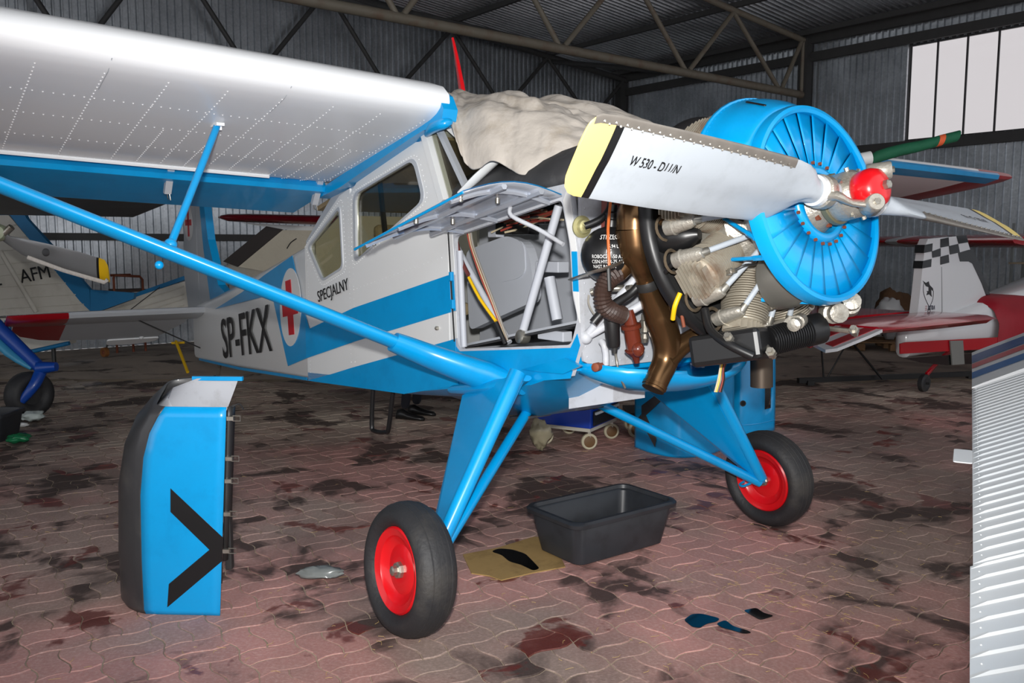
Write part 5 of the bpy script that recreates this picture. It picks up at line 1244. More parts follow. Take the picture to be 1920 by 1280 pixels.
def seg_strip(name, pix, m, parent, base, org, h, off=0.008):
    """painted strip following the curved panel: pairs of pixels (upper, lower) at increasing px"""
    def proj(px, py):
        best = None
        for a, b_ in zip(base[:-1], base[1:]):
            d = (b_-a); dn_ = d.normalized(); n_ = V((dn_.y, -dn_.x, 0)); n_ = n_ if n_.y < 0 else -n_
            for _ in range(1):
                q = vplane(px, py, a+n_*off, n_)
            for _ in range(3):
                t = q.z/h; q = vplane(px, py, a+n_*off+V((0, 0.10*t*t*h, 0)), n_)
            u = (q-a).dot(dn_)/d.length
            if -0.15 <= u <= 1.15 and (best is None or abs(u-0.5) < best[0]): best = (abs(u-0.5), q)
        return best[1] if best else None
    b = MB(); ups = []; los = []
    for (a, c) in pix:
        p, q = proj(*a), proj(*c)
        if p is None or q is None: continue
        ups.append(p-org); los.append(q-org)
    b.skin([ups, los], False); o = b.build(name, m, parent, fix=False); solidify(o, 0.003); return o
def strips(pu, pl, n=10):
    return [((pu[0][0]+(pu[1][0]-pu[0][0])*i/n, pu[0][1]+(pu[1][1]-pu[0][1])*i/n), (pl[0][0]+(pl[1][0]-pl[0][0])*i/n, pl[0][1]+(pl[1][1]-pl[0][1])*i/n)) for i in range(n+1)]
seg_strip('black_chevron', strips(((1203, 760), (1230, 740)), ((1203, 786), (1239, 752))), CBLK, cA, base, org, 0.86)
seg_strip('black_chevron', strips(((1203, 776), (1229, 838)), ((1197, 782), (1222, 838)))[:1]+strips(((1199, 784), (1228, 838)), ((1210, 776), (1231, 822))), CBLK, cA, base, org, 0.86)
p2 = [ground(1322, 800), ground(1350, 808), ground(1385, 816), ground(1420, 814), ground(1452, 806)]
cB, base2, rings2, org2 = curved_cowl('engine_cowling', p2, 0.98, 'blue removed cowling panel with two cut-out openings, standing behind the far main wheel')
hp = []
def panel_xy(i, z): return None
# panel built as vertical staves so the cut-outs are real openings
bb = smooth_path(p2, 6); NB = len(bb)-1
def gap(i, z0, z1):
    return (20 <= i <= 21 and 0.22 <= (z0+z1)/2 <= 0.42) or (i <= 1 and 0.16 <= (z0+z1)/2 <= 0.34)
b = MB(); zl = [0, 0.04, 0.16, 0.22, 0.34, 0.42, 0.6, 0.8, 0.98]
for k1, k2 in zip(zl[:-1], zl[1:]):
    for i in range(NB):
        if gap(i, k1, k2): continue
        q = [bb[i], bb[i+1]]; o_ = len(b.v)
        b.v += [q[0]-org2+V((0, 0.1*k1*k1, k1)), q[1]-org2+V((0, 0.1*k1*k1, k1)), q[1]-org2+V((0, 0.1*k2*k2, k2)), q[0]-org2+V((0, 0.1*k2*k2, k2))]
        b.f.append((o_, o_+1, o_+2, o_+3))
o = b.build('outer_skin', BLUE, cB, 60, fix=False)
bm_ = bmesh.new(); bm_.from_mesh(o.data); bmesh.ops.remove_doubles(bm_, verts=bm_.verts[:], dist=1e-4); bm_.to_mesh(o.data); bm_.free()
solidify(o, 0.006)
q = bb[13]-org2; MB().lathe([(0, 0.028), (0.004, 0.028), (0.004, 0.02), (0.0, 0.02)], 16, arrow_m(q+V((0, -0.006, 0.30)), V((0, -1, 0.05)))).build('small_port', BLACK, cB)
MB().pipe([p-org2+V((0, -0.004, 0.10)) for p in bb], 0.005, 6).build('stiffening_bead', BLUE, cB)
MB().pipe([bb[9]-org2+V((0, 0.1*t*t-0.01, t)) for t in (0.0, 0.3, 0.6, 0.98)], 0.022, 8).build('stiffening_bead', BLUE, cB, 60)
# --- black plastic tub
A_, B_, D_ = ground(1085, 1068), ground(1247, 1021), ground(1018, 1034)
u1 = (B_-A_).normalized(); v1 = V((-u1.y, u1.x, 0)); LX, LY = (B_-A_).length, 0.36
tub = empty('plastic_tub', (A_+u1*LX/2+v1*LY/2+V((0, 0, 0.0085)))); tub.rotation_euler = (0, 0, math.atan2(u1.y, u1.x)); tag(tub, 'black plastic tub standing under the airplane engine', 'tub')
def rr2(hx, hy, r, n=5):
    return [(sx*(hx-r)+r*math.cos(a0+math.pi/2*i/n), sy*(hy-r)+r*math.sin(a0+math.pi/2*i/n)) for sx, sy, a0 in ((1, 1, 0), (-1, 1, math.pi/2), (-1, -1, math.pi), (1, -1, 1.5*math.pi)) for i in range(n+1)]
def ringz(hx, hy, r, z): return [V((x, y, z)) for x, y in rr2(hx, hy, r)]
TUBM = mat('black_plastic', rgb(44, 46, 50), 0.42, var=0.15, vscale=7, dirt=rgb(28, 28, 30), dscale=5, damt=0.7)
hx, hy, H_ = LX/2, LY/2, 0.262
b = MB(); b.skin([ringz(hx-0.02, hy-0.02, 0.05, 0.0), ringz(hx-0.002, hy-0.002, 0.055, 0.01), ringz(hx+0.042, hy+0.035, 0.06, H_-0.03), ringz(hx+0.036, hy+0.029, 0.055, H_-0.02), ringz(hx+0.022, hy+0.016, 0.05, H_-0.03), ringz(hx-0.018, hy-0.018, 0.045, 0.02)], True, True, True)
b.build('tub_body', TUBM, tub, 45)
b = MB(); b.skin([ringz(hx+0.038, hy+0.031, 0.06, H_-0.035), ringz(hx+0.066, hy+0.058, 0.07, H_-0.032), ringz(hx+0.068, hy+0.060, 0.07, H_-0.012), ringz(hx+0.058, hy+0.050, 0.068, H_), ringz(hx+0.036, hy+0.03, 0.058, H_), ringz(hx+0.03, hy+0.024, 0.055, H_-0.02)], True, False, False)
b.build('tub_rim', TUBM, tub, 45)
# --- cardboard with oil patch
cb = [ground(*p) for p in ((868, 1041), (935, 1028), (1000, 1008), (1034, 1009), (1060, 1064), (1000, 1075), (940, 1089), (918, 1081), (884, 1076))]
cc = sum(cb, V())/len(cb); ob = [p-cc for p in cb]
CARD = mat('cardboard', rgb(158, 128, 78), 0.85, var=0.15, vscale=9, dirt=rgb(118, 92, 52), dscale=5, damt=0.7)
card = MB().plate([(p.x, p.y) for p in ob], [], lambda x, y, d: (x, y, d), 0.006).build('cardboard_sheet', CARD); card.location = cc+V((0, 0, 0.001)); tag(card, 'oil-soaked brown cardboard sheet on the floor beside the black tub', 'cardboard')
OIL = mat('black_oil', rgb(10, 8, 8), 0.06, spec=0.6)
ol = [ground(*p)-cc for p in ((920, 1036), (935, 1030), (960, 1032), (985, 1040), (1000, 1055), (1012, 1068), (1000, 1072), (975, 1060), (955, 1055), (940, 1042))]
MB().plate(rounded([(p.x, p.y) for p in ol], 0.03), [], lambda x, y, d: (x, y, 0.006+d), 0.0012).build('oil_patch', OIL, card)
# --- oil puddles
def puddle(pix, label, m=OIL):
    pts = [ground(*p) for p in pix]; c = sum(pts, V())/len(pts)
    o = MB().plate(rounded([((p-c).x, (p-c).y) for p in pts], 0.02), [], lambda x, y, d: (x, y, d), 0.0016).build('oil_puddle', m); o.location = c+V((0, 0, 0.0022)); tag(o, label, 'puddle', 'oil puddles on the paving in front of the tub')
puddle([(1282, 1163), (1297, 1152), (1315, 1151), (1350, 1160), (1345, 1166), (1325, 1170), (1312, 1178), (1298, 1176)], 'leftmost glossy oil puddle on the paving in front of the tub')
puddle([(1342, 1170), (1360, 1163), (1375, 1175), (1400, 1182), (1410, 1187), (1395, 1189), (1372, 1182), (1355, 1178)], 'elongated oil puddle between two other puddles on the front paving')
puddle([(1393, 1145), (1418, 1140), (1432, 1150), (1452, 1155), (1440, 1159), (1425, 1163)], 'rightmost oil puddle with a pointed end on the front paving')
# --- crumpled rag and litter
def crumple(name, px, py, sz, m, label, cat, seed=1, depth_scale=(1, 1, 0.4), z=0.0):
    c = ground(px, py) if z == 0 else None
    b = MB(); b.ball((0, 0, 0), 1.0, 18, 12); rs = random.Random(seed)
    off = V((seed*3.1, seed*1.7, 0))
    vs = []
    for p in b.v:
        k_ = 1+0.45*mnoise.noise(p*1.6+off)+0.25*mnoise.noise(p*4+off)
        q = V((p.x*sz*depth_scale[0], p.y*sz*depth_scale[1], p.z*sz*depth_scale[2]))*k_; vs.append(q)
    zmin = min(v_.z for v_ in vs); b.v = [v_-V((0, 0, zmin)) for v_ in vs]
    o = b.build(name, m, None, 70); o.location = (c.x, c.y, z); tag(o, label, cat); return o
PLAST = mat('clear_grey_plastic', rgb(120, 124, 122), 0.25, var=0.25, vscale=14)
crumple('crumpled_bag', 600, 1085, 0.08, PLAST, 'crumpled grey plastic bag on the paving left of the near wheel', 'bag', 3, (1.4, 0.7, 0.35))
crumple('crumpled_wrapper', 62, 790, 0.1, mat('white_green_foil', rgb(190, 200, 196), 0.3, var=0.3), 'crumpled white and green wrapper by the blue plane wheel', 'litter', 4, (1.1, 0.8, 0.5))
crumple('crumpled_wrapper', 37, 830, 0.09, mat('green_glass_foil', rgb(30, 110, 70), 0.25, var=0.3), 'crumpled green wrapper lying in front of the dark tub', 'litter', 5, (1.1, 0.8, 0.4))
crumple('crumpled_paper', 30, 800, 0.07, WHITE, 'crumpled white paper beside the dark tub at the left edge', 'litter', 6, (1.6, 0.6, 0.3))
crumple('plastic_bag', 1012, 846, 0.11, mat('yellowed_plastic', rgb(150, 142, 118), 0.35, var=0.25, vscale=10), 'crumpled yellowish plastic bag beside the trolley casters', 'bag', 8, (0.8, 0.7, 1.1))
# left edge dark tub
b = MB(); gx_, gy_ = ground(-20, 822).x, ground(-20, 822).y
b.skin([[V((x*s_, y*s_, z)) for x, y in rr2(0.22, 0.2, 0.05)] for s_, z in ((0.85, 0), (1.0, 0.22), (1.08, 0.22), (1.08, 0.25), (0.95, 0.25), (0.82, 0.02))], True, True, True)
o = b.build('plastic_tub', TUBM, None, 45); o.location = (gx_, gy_, 0); tag(o, 'dark plastic tub cut by the left edge of the photo', 'tub')
# --- blue tool trolley
T0 = ground(1107, 846); tl = (ground(1005, 833)-T0); tr_ = V((tl.y, -tl.x, 0)).normalized(); tl.normalize()
tr_ = tr_ if tr_.y > 0 else -tr_
tro = empty('tool_trolley', T0+tl*0.24+tr_*0.3); tag(tro, 'blue tool trolley with black drawers and casters under the airplane belly', 'trolley')
org = tro.location
def tp(a, b_, z): return T0+tl*a+tr_*b_+V((0, 0, z))-org
NAVY = mat('royal_blue_paint', rgb(14, 60, 168), 0.35, coat=0.2)
RT = Matrix((( tl.x, tr_.x, 0), (tl.y, tr_.y, 0), (0, 0, 1)))
bevel(MB().box(tp(0.26, 0.3, 0.50), (0.52, 0.6, 0.62), RT).build('cabinet', NAVY, tro), 0.008)
DRW = mat('drawer_black', rgb(34, 34, 38), 0.45); HND = mat('drawer_handle_white', rgb(220, 222, 222), 0.4)
for i in range(4):
    z = 0.27+i*0.145
    d = MB().plate([(0.04, z-0.06), (0.56, z-0.06), (0.56, z+0.065), (0.04, z+0.065)], [], lambda a, z_, d_: tp(-0.004-d_, a, z_), 0.012).build('drawer', DRW, tro)
    MB().bar(tp(-0.022, 0.05, z+0.045), tp(-0.022, 0.55, z+0.045), 0.016, 0.02).build('drawer_handle', HND, d)
MB().box(tp(0.26, 0.3, 0.175), (0.50, 0.58, 0.03), RT).build('base_frame', mat('cream_frame', rgb(190, 186, 172), 0.5), tro)
TAN = mat('tan_caster_tyre', rgb(186, 178, 152), 0.6); CBR = mat('caster_core', rgb(104, 76, 46), 0.5)
def caster(parent, c, r=0.07, tyre=TAN, core=CBR, d=V((1, 0.3, 0))):
    d = V((d.x, d.y, 0)).normalized()
    ca = MB().bar(c+V((0, 0, r*2+0.05)), c+V((0, 0, r*1.0)), 0.03, 0.025, (1, 0, 0)).build('caster_fork', STEEL, parent)
    M = arrow_m(c+V((0, 0, r)), V((-d.y, d.x, 0)))
    MB().lathe([(-0.016, r*0.72), (-0.018, r*0.9), (-0.012, r), (0.012, r), (0.018, r*0.9), (0.016, r*0.72)], 24, M, cap=False).build('caster_tyre', tyre, ca, 40)
    MB().lathe([(-0.02, 0.0), (-0.02, r*0.3), (-0.014, r*0.74), (0.014, r*0.74), (0.02, r*0.3), (0.02, 0)], 20, M).build('caster_core', core, ca, 40)
for a, b_ in ((0.04, 0.06), (0.04, 0.54), (0.46, 0.06), (0.46, 0.54)): caster(tro, tp(a, b_, 0), d=V((1, 0.2, 0)))
# small dolly casters right of the trolley
dol = empty('wheeled_dolly', ground(1195, 818)); tag(dol, 'low wheeled dolly half hidden behind the chevron cowling panel', 'dolly')
MB().box((0.25, 0.1, 0.22), (0.7, 0.4, 0.03)).build('dolly_deck', DARKST, dol)
for x, y in ((-0.02, -0.04), (0.5, -0.04), (-0.02, 0.24), (0.5, 0.24)): caster(dol, V((x, y, 0)), 0.075)

# --- straw scattered over the paving: nobody could count it
sm = MB(); rs = random.Random(11)
for i in range(420):
    px, py = rs.uniform(0, 1810), 780+500*rs.random()**0.8
    g = ground(px, py)
    if rs.random() < 0.5: g = ground(1480+rs.gauss(0, 130), 1120+rs.gauss(0, 60))
    if 1270 < px < 1465 and 1130 < py < 1200: continue
    if abs((g-ground(1345, 1168)).length) < 0.26 or abs((g-ground(1425, 1152)).length) < 0.12: continue
    a = rs.uniform(0, math.pi); L_ = rs.uniform(0.012, 0.05); d = V((math.cos(a), math.sin(a), 0)); k2 = rs.uniform(-0.3, 0.3)
    e = V((-d.y, d.x, 0))
    sm.pipe([g+V((0, 0, 0.003)), g+d*L_*0.5+e*L_*k2+V((0, 0, 0.005)), g+d*L_+V((0, 0, 0.0035))], 0.0009, 3)
so = sm.build('straw_litter', mat('dry_straw', rgb(196, 166, 106), 0.8), None, fix=False); tag(so, 'loose straw bits scattered over the paving', 'straw', kind='stuff')
# ---------------------------------------------------------------- person standing behind the airplane
def person(px, py, face):
    g = ground(px, py); root = g
    ld = V((math.cos(face), math.sin(face), 0)); sd = V((-ld.y, ld.x, 0))
    J = {}
    def P(n, f, s_, z, r): J[n] = (g+ld*f+sd*s_+V((0, 0, z)), r)
    P('pelvis', -0.05, 0, 0.92, (0.15, 0.12)); P('belly', 0.02, 0, 1.05, (0.14, 0.11)); P('chest', 0.22, 0, 1.22, (0.16, 0.12)); P('neck', 0.40, 0, 1.33, (0.06, 0.06)); P('head0', 0.47, 0, 1.38, (0.075, 0.08)); P('head1', 0.56, 0, 1.45, (0.085, 0.09))
    for k_, s_ in (('l', 1), ('r', -1)):
        P('hip'+k_, -0.05, s_*0.09, 0.85, (0.10, 0.10)); P('knee'+k_, 0.02, s_*0.12, 0.48, (0.065, 0.065)); P('ank'+k_, -0.03, s_*0.13, 0.10, (0.048, 0.048))
        P('sho'+k_, 0.27, s_*0.18, 1.25, (0.06, 0.06)); P('elb'+k_, 0.38, s_*0.24, 0.98, (0.045, 0.045)); P('wri'+k_, 0.55, s_*0.16, 0.95, (0.03, 0.03)); P('pal'+k_, 0.62, s_*0.13, 0.96, (0.035, 0.02))
    E_ = [('pelvis', 'belly'), ('belly', 'chest'), ('chest', 'neck'), ('neck', 'head0'), ('head0', 'head1')]
    for k_ in 'lr': E_ += [('pelvis', 'hip'+k_), ('hip'+k_, 'knee'+k_), ('knee'+k_, 'ank'+k_), ('chest', 'sho'+k_), ('sho'+k_, 'elb'+k_), ('elb'+k_, 'wri'+k_), ('wri'+k_, 'pal'+k_)]
    for k_, s_ in (('l', 1), ('r', -1)):
        base = J['pal'+k_][0]
        for i in range(5):
            o1 = (i-2)*0.018
            a = base+ld*(0.06 if i else 0.03)+sd*(o1*s_ if i else -0.045*s_); bq = a+ld*(0.04+0.004*(2-abs(i-2)))+V((0, 0, -0.015)); 
            J['f%s%da' % (k_, i)] = (a, (0.009, 0.009)); J['f%s%db' % (k_, i)] = (bq, (0.007, 0.007))
            E_ += [('pal'+k_, 'f%s%da' % (k_, i)), ('f%s%da' % (k_, i), 'f%s%db' % (k_, i))]
    names = list(J); idx = {n: i for i, n in enumerate(names)}
    me = bpy.data.meshes.new('person'); me.from_pydata([tuple(J[n][0]-root) for n in names], [(idx[a], idx[b_]) for a, b_ in E_], [])
    o = bpy.data.objects.new('person', me); link(o); o.location = root
    md = o.modifiers.new('skin', 'SKIN'); md.use_smooth_shade = True
    sk = me.skin_vertices[0].data
    for n in names: sk[idx[n]].radius = J[n][1]
    sk[idx['pelvis']].use_root = True
    o.modifiers.new('sub', 'SUBSURF').render_levels = 1
    me.materials.append(mat('dark_work_clothes', rgb(34, 36, 44), 0.9, var=0.2, vscale=20))
    SHOE = mat('black_leather', rgb(18, 18, 19), 0.35)
    for k_, s_ in (('l', 1), ('r', -1)):
        c = J['ank'+k_][0]-root; b = MB()
        rings = []
        for f, w_, h_ in ((-0.09, 0.03, 0.05), (-0.075, 0.042, 0.10), (-0.02, 0.045, 0.11), (0.05, 0.046, 0.075), (0.13, 0.05, 0.055), (0.19, 0.042, 0.045), (0.215, 0.02, 0.03)):
            rings.append([c*V((1, 1, 0)) if False else V((c.x, c.y, 0))+ld*f+sd*(w_*math.cos(a))+V((0, 0, h_*0.5+h_*0.5*math.sin(a))) for a in [2*math.pi*i/12 for i in range(12)]])
        MB().skin(rings).build('shoe', SHOE, o, 60)
    SKIN = mat('skin', rgb(196, 150, 124), 0.5); HAIR = mat('dark_hair', rgb(50, 38, 30), 0.8)
    hc = J['head1'][0]-root
    MB().ball(hc+V((0, 0, 0.045))-ld*0.03, 0.098, sc=(1, 1, 0.9)).build('hair', HAIR, o, 60)
    MB().ball(hc+ld*0.075-V((0, 0, 0.01)), 0.07, sc=(0.8, 1, 1.15)).build('face', SKIN, o, 60)
    MB().ball(hc+ld*0.135-V((0, 0, 0.015)), 0.016, sc=(1, 0.8, 1.3)).build('nose', SKIN, o, 60)
    tag(o, 'person in dark trousers and black shoes, standing bent behind the airplane fuselage', 'person')
person(775, 782, R(-20))
# ---------------------------------------------------------------- aerobatic airplane at the right (tail towards us)
def gxy(px, py): return ground(px, py)
EXX = -3.28                                     # its centre plane, in the frame of the paved bay (X across, Y along)
ext = empty('airplane', fromA((EXX, 6.9, 0)), -YAW); tag(ext, 'red and white aerobatic airplane with chequered fin, tail towards the camera', 'airplane')
def ep(v): return V((v[0]-EXX, v[1]-6.9, v[2]))
def xp_(px, py, x=EXX): return ep(onX(px, py, x))
LGR = mat('glossy_white', rgb(222, 224, 226), 0.2, coat=0.5)
BLKG = mat('glossy_black', rgb(14, 14, 15), 0.2, coat=0.5)
REDG = mat('glossy_red', rgb(176, 14, 30), 0.2, coat=0.6)
def xplate(name, px, m, parent, x=EXX, th=0.08, dx=0.0):
    q = [xp_(*p, x) for p in px]
    return MB().plate([(p.y, p.z) for p in q], [], lambda y, z, d: ((x-EXX)+dx+th/2-d, y, z), th).build(name, m, parent)
fin = xplate('fin', [(1704, 650), (1711, 600), (1718, 540), (1723, 490), (1727, 460), (1732, 448), (1803, 441), (1812, 470), (1860, 600), (1868, 640)], LGR, ext, th=0.10)
xplate('fin_leading_edge', [(1788, 474), (1808, 468), (1817, 468), (1868, 606), (1858, 600), (1833, 532), (1815, 494), (1808, 490), (1792, 490)], BLKG, fin, th=0.112)
ck = [[(1725, 459), (1740, 456), (1739, 471), (1723, 474)], [(1755, 448), (1770, 445), (1771, 461), (1755, 464)], [(1785, 442), (1803, 441), (1807, 454), (1789, 457)], [(1739, 471), (1755, 465), (1755, 480), (1740, 483)], [(1771, 461), (1788, 457), (1791, 473), (1773, 477)], [(1722, 489), (1738, 485), (1737, 500), (1720, 503)], [(1755, 481), (1770, 477), (1771, 492), (1755, 496)]]
for c in ck: xplate('black_check', c, BLKG, fin, th=0.114)
# rudder split line, emblem, lettering
xplate('hinge_line', [(1757, 500), (1758, 500), (1760, 640), (1758, 640)], mat('seam_grey', rgb(150, 152, 154), 0.5), fin, th=0.106)
b = MB()
EMB = mat('emblem_black', rgb(40, 40, 42), 0.4)
for pts in ([(1722, 526), (1728, 530), (1733, 527), (1735, 534), (1741, 540), (1742, 546), (1738, 542), (1738, 550), (1739, 556), (1734, 551), (1729, 553), (1731, 547), (1729, 545), (1733, 545), (1733, 538), (1728, 536)],):
    xplate('emblem', pts, EMB, fin, th=0.108)
for pts, r_ in (([(1724, 530), (1723, 545), (1727, 560), (1735, 578), (1738, 600)], 0.004), ([(1742, 545), (1741, 560), (1735, 575), (1729, 590), (1727, 602)], 0.004)):
    MB().pipe([xp_(*p)+V((0.052, 0, 0)) for p in pts], r_, 5, smooth=3).build('emblem_line', EMB, fin)
q0, q1 = xp_(1728, 581), xp_(1752, 578)
text_obj('XTRA', 'lettering', mat('letter_navy', rgb(30, 34, 60), 0.4), frame_m(V((0.055, q0.y+0.03, q0.z)), V((0, q1.y-q0.y, 0)), V((0, 0, 1))), fin, 0.075, 0.85, 0.001, 0.0004, shear=0.25)
for i in range(3): MB().box(V((0.055, q0.y, q0.z+0.004+0.022*i)), (0.003, 0.045, 0.006)).build('lettering', DRED, fin)
# fuselage: tapering body along +Y
rings = []
for y, h, zc, hh in ((-0.55, 0.03, 0.62, 0.10), (-0.5, 0.10, 0.63, 0.18), (0.2, 0.17, 0.68, 0.21), (1.0, 0.26, 0.75, 0.27), (2.2, 0.36, 0.84, 0.36), (3.4, 0.42, 0.95, 0.45), (4.2, 0.42, 1.0, 0.42), (4.7, 0.3, 1.0, 0.3)):
    rings.append([V((h*math.copysign(abs(math.cos(a))**0.7, math.cos(a)), y, zc+hh*math.copysign(abs(math.sin(a))**0.7, math.sin(a)))) for a in [2*math.pi*i/20 for i in range(20)]])
fb = MB().skin(rings).build('fuselage', LGR, ext, 50)
def fstripe(px, m, x=0.30):
    q = [ep(onX(*p, EXX+0.2)) for p in px]
    return MB().plate([(p.y, p.z) for p in q], [], lambda y, z, d: (0.165+max(-0.05, (y+0.5)*0.10)+0.012-d, y, z), 0.012).build('red_stripe' if m is REDG else 'black_stripe', m, fb)
fstripe([(1697, 645), (1705, 642), (1868, 629), (1866, 650), (1697, 664)], REDG)
fstripe([(1702, 672), (1868, 656), (1868, 676), (1770, 684), (1730, 680)], BLKG)
ap = [ep(onX(*p, EXX+0.2)) for p in ((1773, 638), (1793, 637), (1795, 681), (1776, 683))]
GRT = mat('frame_alloy', rgb(150, 152, 148), 0.35, 0.5)
MB().plate([(p.y, p.z) for p in ap], [], lambda y, z, d: (0.20+(y+0.5)*0.10-d, y, z), 0.015).build('access_panel', GRT, fb)
# near tailplane half
TX = 0.8
tp0 = [ep(onX(*p, EXX+TX)) for p in ((1655, 613), (1868, 606))]
tz = ep(onX(1760, 609, EXX+TX)).z
tpn = MB(); 
def tsec(y, t): return [V((0.15, y, tz-t)), V((TX-0.05, y, tz-t*0.9)), V((TX, y, tz)), V((TX-0.05, y, tz+t*0.9)), V((0.15, y, tz+t))]
ly0, ly1 = tp0[0].y, tp0[1].y
tpn.skin([tsec(ly1+0.02, 0.01), tsec(ly1-0.12, 0.05), tsec((ly0+ly1)/2, 0.055), tsec(ly0, 0.035)]); tpo = tpn.build('tailplane', REDG, ext, 40)
el_y = ep(onX(1567, 640, EXX+TX)).y
MB().plate([(0.3, ly0), (TX, ly0), (TX, ly0-0.2), (TX-0.03, el_y+0.08), (TX-0.1, el_y), (0.3, el_y+0.25)], [], lambda x, y, d: (x, y, tz+0.015-d*1+(y-ly0)*0.2), 0.03).build('elevator', LGR, tpo)
for i in range(2):
    x0 = TX-0.06-i*0.24
    MB().plate([(x0, ly0-0.02), (x0-0.12, ly0-0.02), (x0-0.12-0.03, el_y+0.16), (x0-0.03, el_y+0.1)], [], lambda x, y, d: (x, y, tz+0.018+0.003-d+(y-ly0)*0.2), 0.04).build('red_stripe', REDG, tpo)
MB().plate([(-0.15, ly0), (-1.26, ly0), (-1.26, ly1-0.1), (-0.15, ly1)], [], lambda x, y, d: (x, y, tz+0.03-d), 0.06).build('tailplane', REDG, ext)
# tail wheel spring and wheel
MB().pipe([V((0, 0.9, 0.48)), V((0, 0.5, 0.42)), V((0, 0.05, 0.2))], 0.018, 8, smooth=3, flat=2).build('tail_spring', REDG, ext, 50)
MB().lathe([(-0.03, 0.05), (-0.04, 0.08), (-0.025, 0.105), (0.025, 0.105), (0.04, 0.08), (0.03, 0.05)], 20, Matrix.Translation((0, 0.0, 0.105))).build('tail_wheel', RUBBER, ext, 50)
MB().pipe([V((-0.07, 0, 0.105)), V((0.07, 0, 0.105))], 0.014, 8).build('tail_axle', DARKST, ext)
for s_ in (-0.9, 0.9):
    MB().lathe([(-0.05, 0.08), (-0.06, 0.14), (-0.04, 0.19), (0.04, 0.19), (0.06, 0.14), (0.05, 0.08)], 20, Matrix.Translation((s_, 3.7, 0.19))).build('main_wheel', RUBBER, ext, 50)
    MB().pipe([V((s_, 3.7, 0.2)), V((s_*0.3, 3.5, 0.7))], 0.03, 8).build('gear_leg', REDG, ext)
# far wing (red with a silver band)
wz = 1.80
wsec = [(0.0, 0.0), (0.1, 0.09), (0.5, 0.11), (1.2, 0.03), (1.25, 0.0), (1.2, -0.03), (0.5, -0.1), (0.1, -0.08)]
def wringE(x, k_): return [V((x, 4.0-c*k_, wz+t*k_)) for c, t in wsec]
wE = MB().skin([wringE(-0.3, 1.0), wringE(-3.9, 0.72)]).build('wing', REDG, ext, 40)
MB().skin([[p*1 for p in [V((x, 4.0-c*k_*1.004, wz+t*k_*1.03)) for c, t in wsec]] for x, k_ in ((-2.1, 0.865), (-2.3, 0.85))]).build('silver_band', SILVER, wE, 40)
# red cover over the cockpit
RCV = mat('red_fabric', rgb(150, 12, 32), 0.6, var=0.2, vscale=5, bump=0.3, bscale=8)
b = MB(); rings = []
for y, hh, wd_ in ((1.05, 1.0, 0.33), (1.15, 1.1, 0.4), (1.4, 1.14, 0.46), (2.0, 1.10, 0.5), (2.6, 1.15, 0.56), (4.0, 1.3, 0.56)):
    rg = []
    for i in range(15):
        a = math.pi*i/14; x = wd_*math.cos(a); z = 0.48+(hh-0.48)*max(0, math.sin(a))**0.45
        n_ = mnoise.noise(V((x*5, y*6, z*5)))*0.11
        rg.append(V((x+n_*0.8, y+n_*0.6, z+n_*0.5)))
    rings.append(rg)
cv = MB().skin(rings, False).build('fabric_cover', RCV, None, 70, fix=False); cv.matrix_world = Matrix.Translation(fromA((EXX, 6.9, 0))) @ Matrix.Rotation(-YAW, 4, 'Z')
solidify(cv, 0.008); cv.modifiers.new('sub', 'SUBSURF').render_levels = 2
tag(cv, 'crumpled red fabric cover over the cockpit of the aerobatic airplane', 'cover')
# ---------------------------------------------------------------- high-wing airplane behind the engine: wing with red tip, covered propeller
gD = V((2.55, 8.75, 0))
pD = empty('airplane', gD); tag(pD, 'white high-wing airplane behind the engine, blue leading edge, red wing tip, covered propeller', 'airplane')
P0 = at(1600, 296, 8.0)-gD
nz = V((0, 0, 1))
def dsec(t, k_=1.0, part=None):
    o_ = P0+HL*t
    bk = (RW*math.cos(R(12))-nz*math.sin(R(12))); upn = (nz*math.cos(R(12))+RW*math.sin(R(12)))
    prof = [(0.0, 0.0), (0.02, 0.05), (0.12, 0.10), (0.5, 0.12), (1.0, 0.07), (1.5, 0.0), (1.0, -0.03), (0.5, -0.05), (0.12, -0.05), (0.02, -0.035)]
    return [o_+bk*(c*k_)+upn*(h*k_) for c, h in prof]
wD = MB().skin([dsec(-1.5), dsec(2.62)]).build('wing', WINGW, pD, 40)
MB().skin([dsec(2.62), dsec(3.0, 0.98), dsec(3.25, 0.9), dsec(3.4, 0.72), dsec(3.45, 0.4)]).build('wing_tip', DRED, wD, 40)
def lesec(t):
    o_ = P0+HL*t; bk = (RW*math.cos(R(12))-nz*math.sin(R(12))); upn = (nz*math.cos(R(12))+RW*math.sin(R(12)))
    return [o_+bk*c+upn*h for c, h in ((0.16, -0.056), (0.015, -0.042), (-0.006, 0.0), (0.016, 0.035), (0.03, 0.02))]
MB().skin([lesec(-1.5), lesec(3.1)], False).build('leading_edge', BLUE, wD, 40, fix=False)
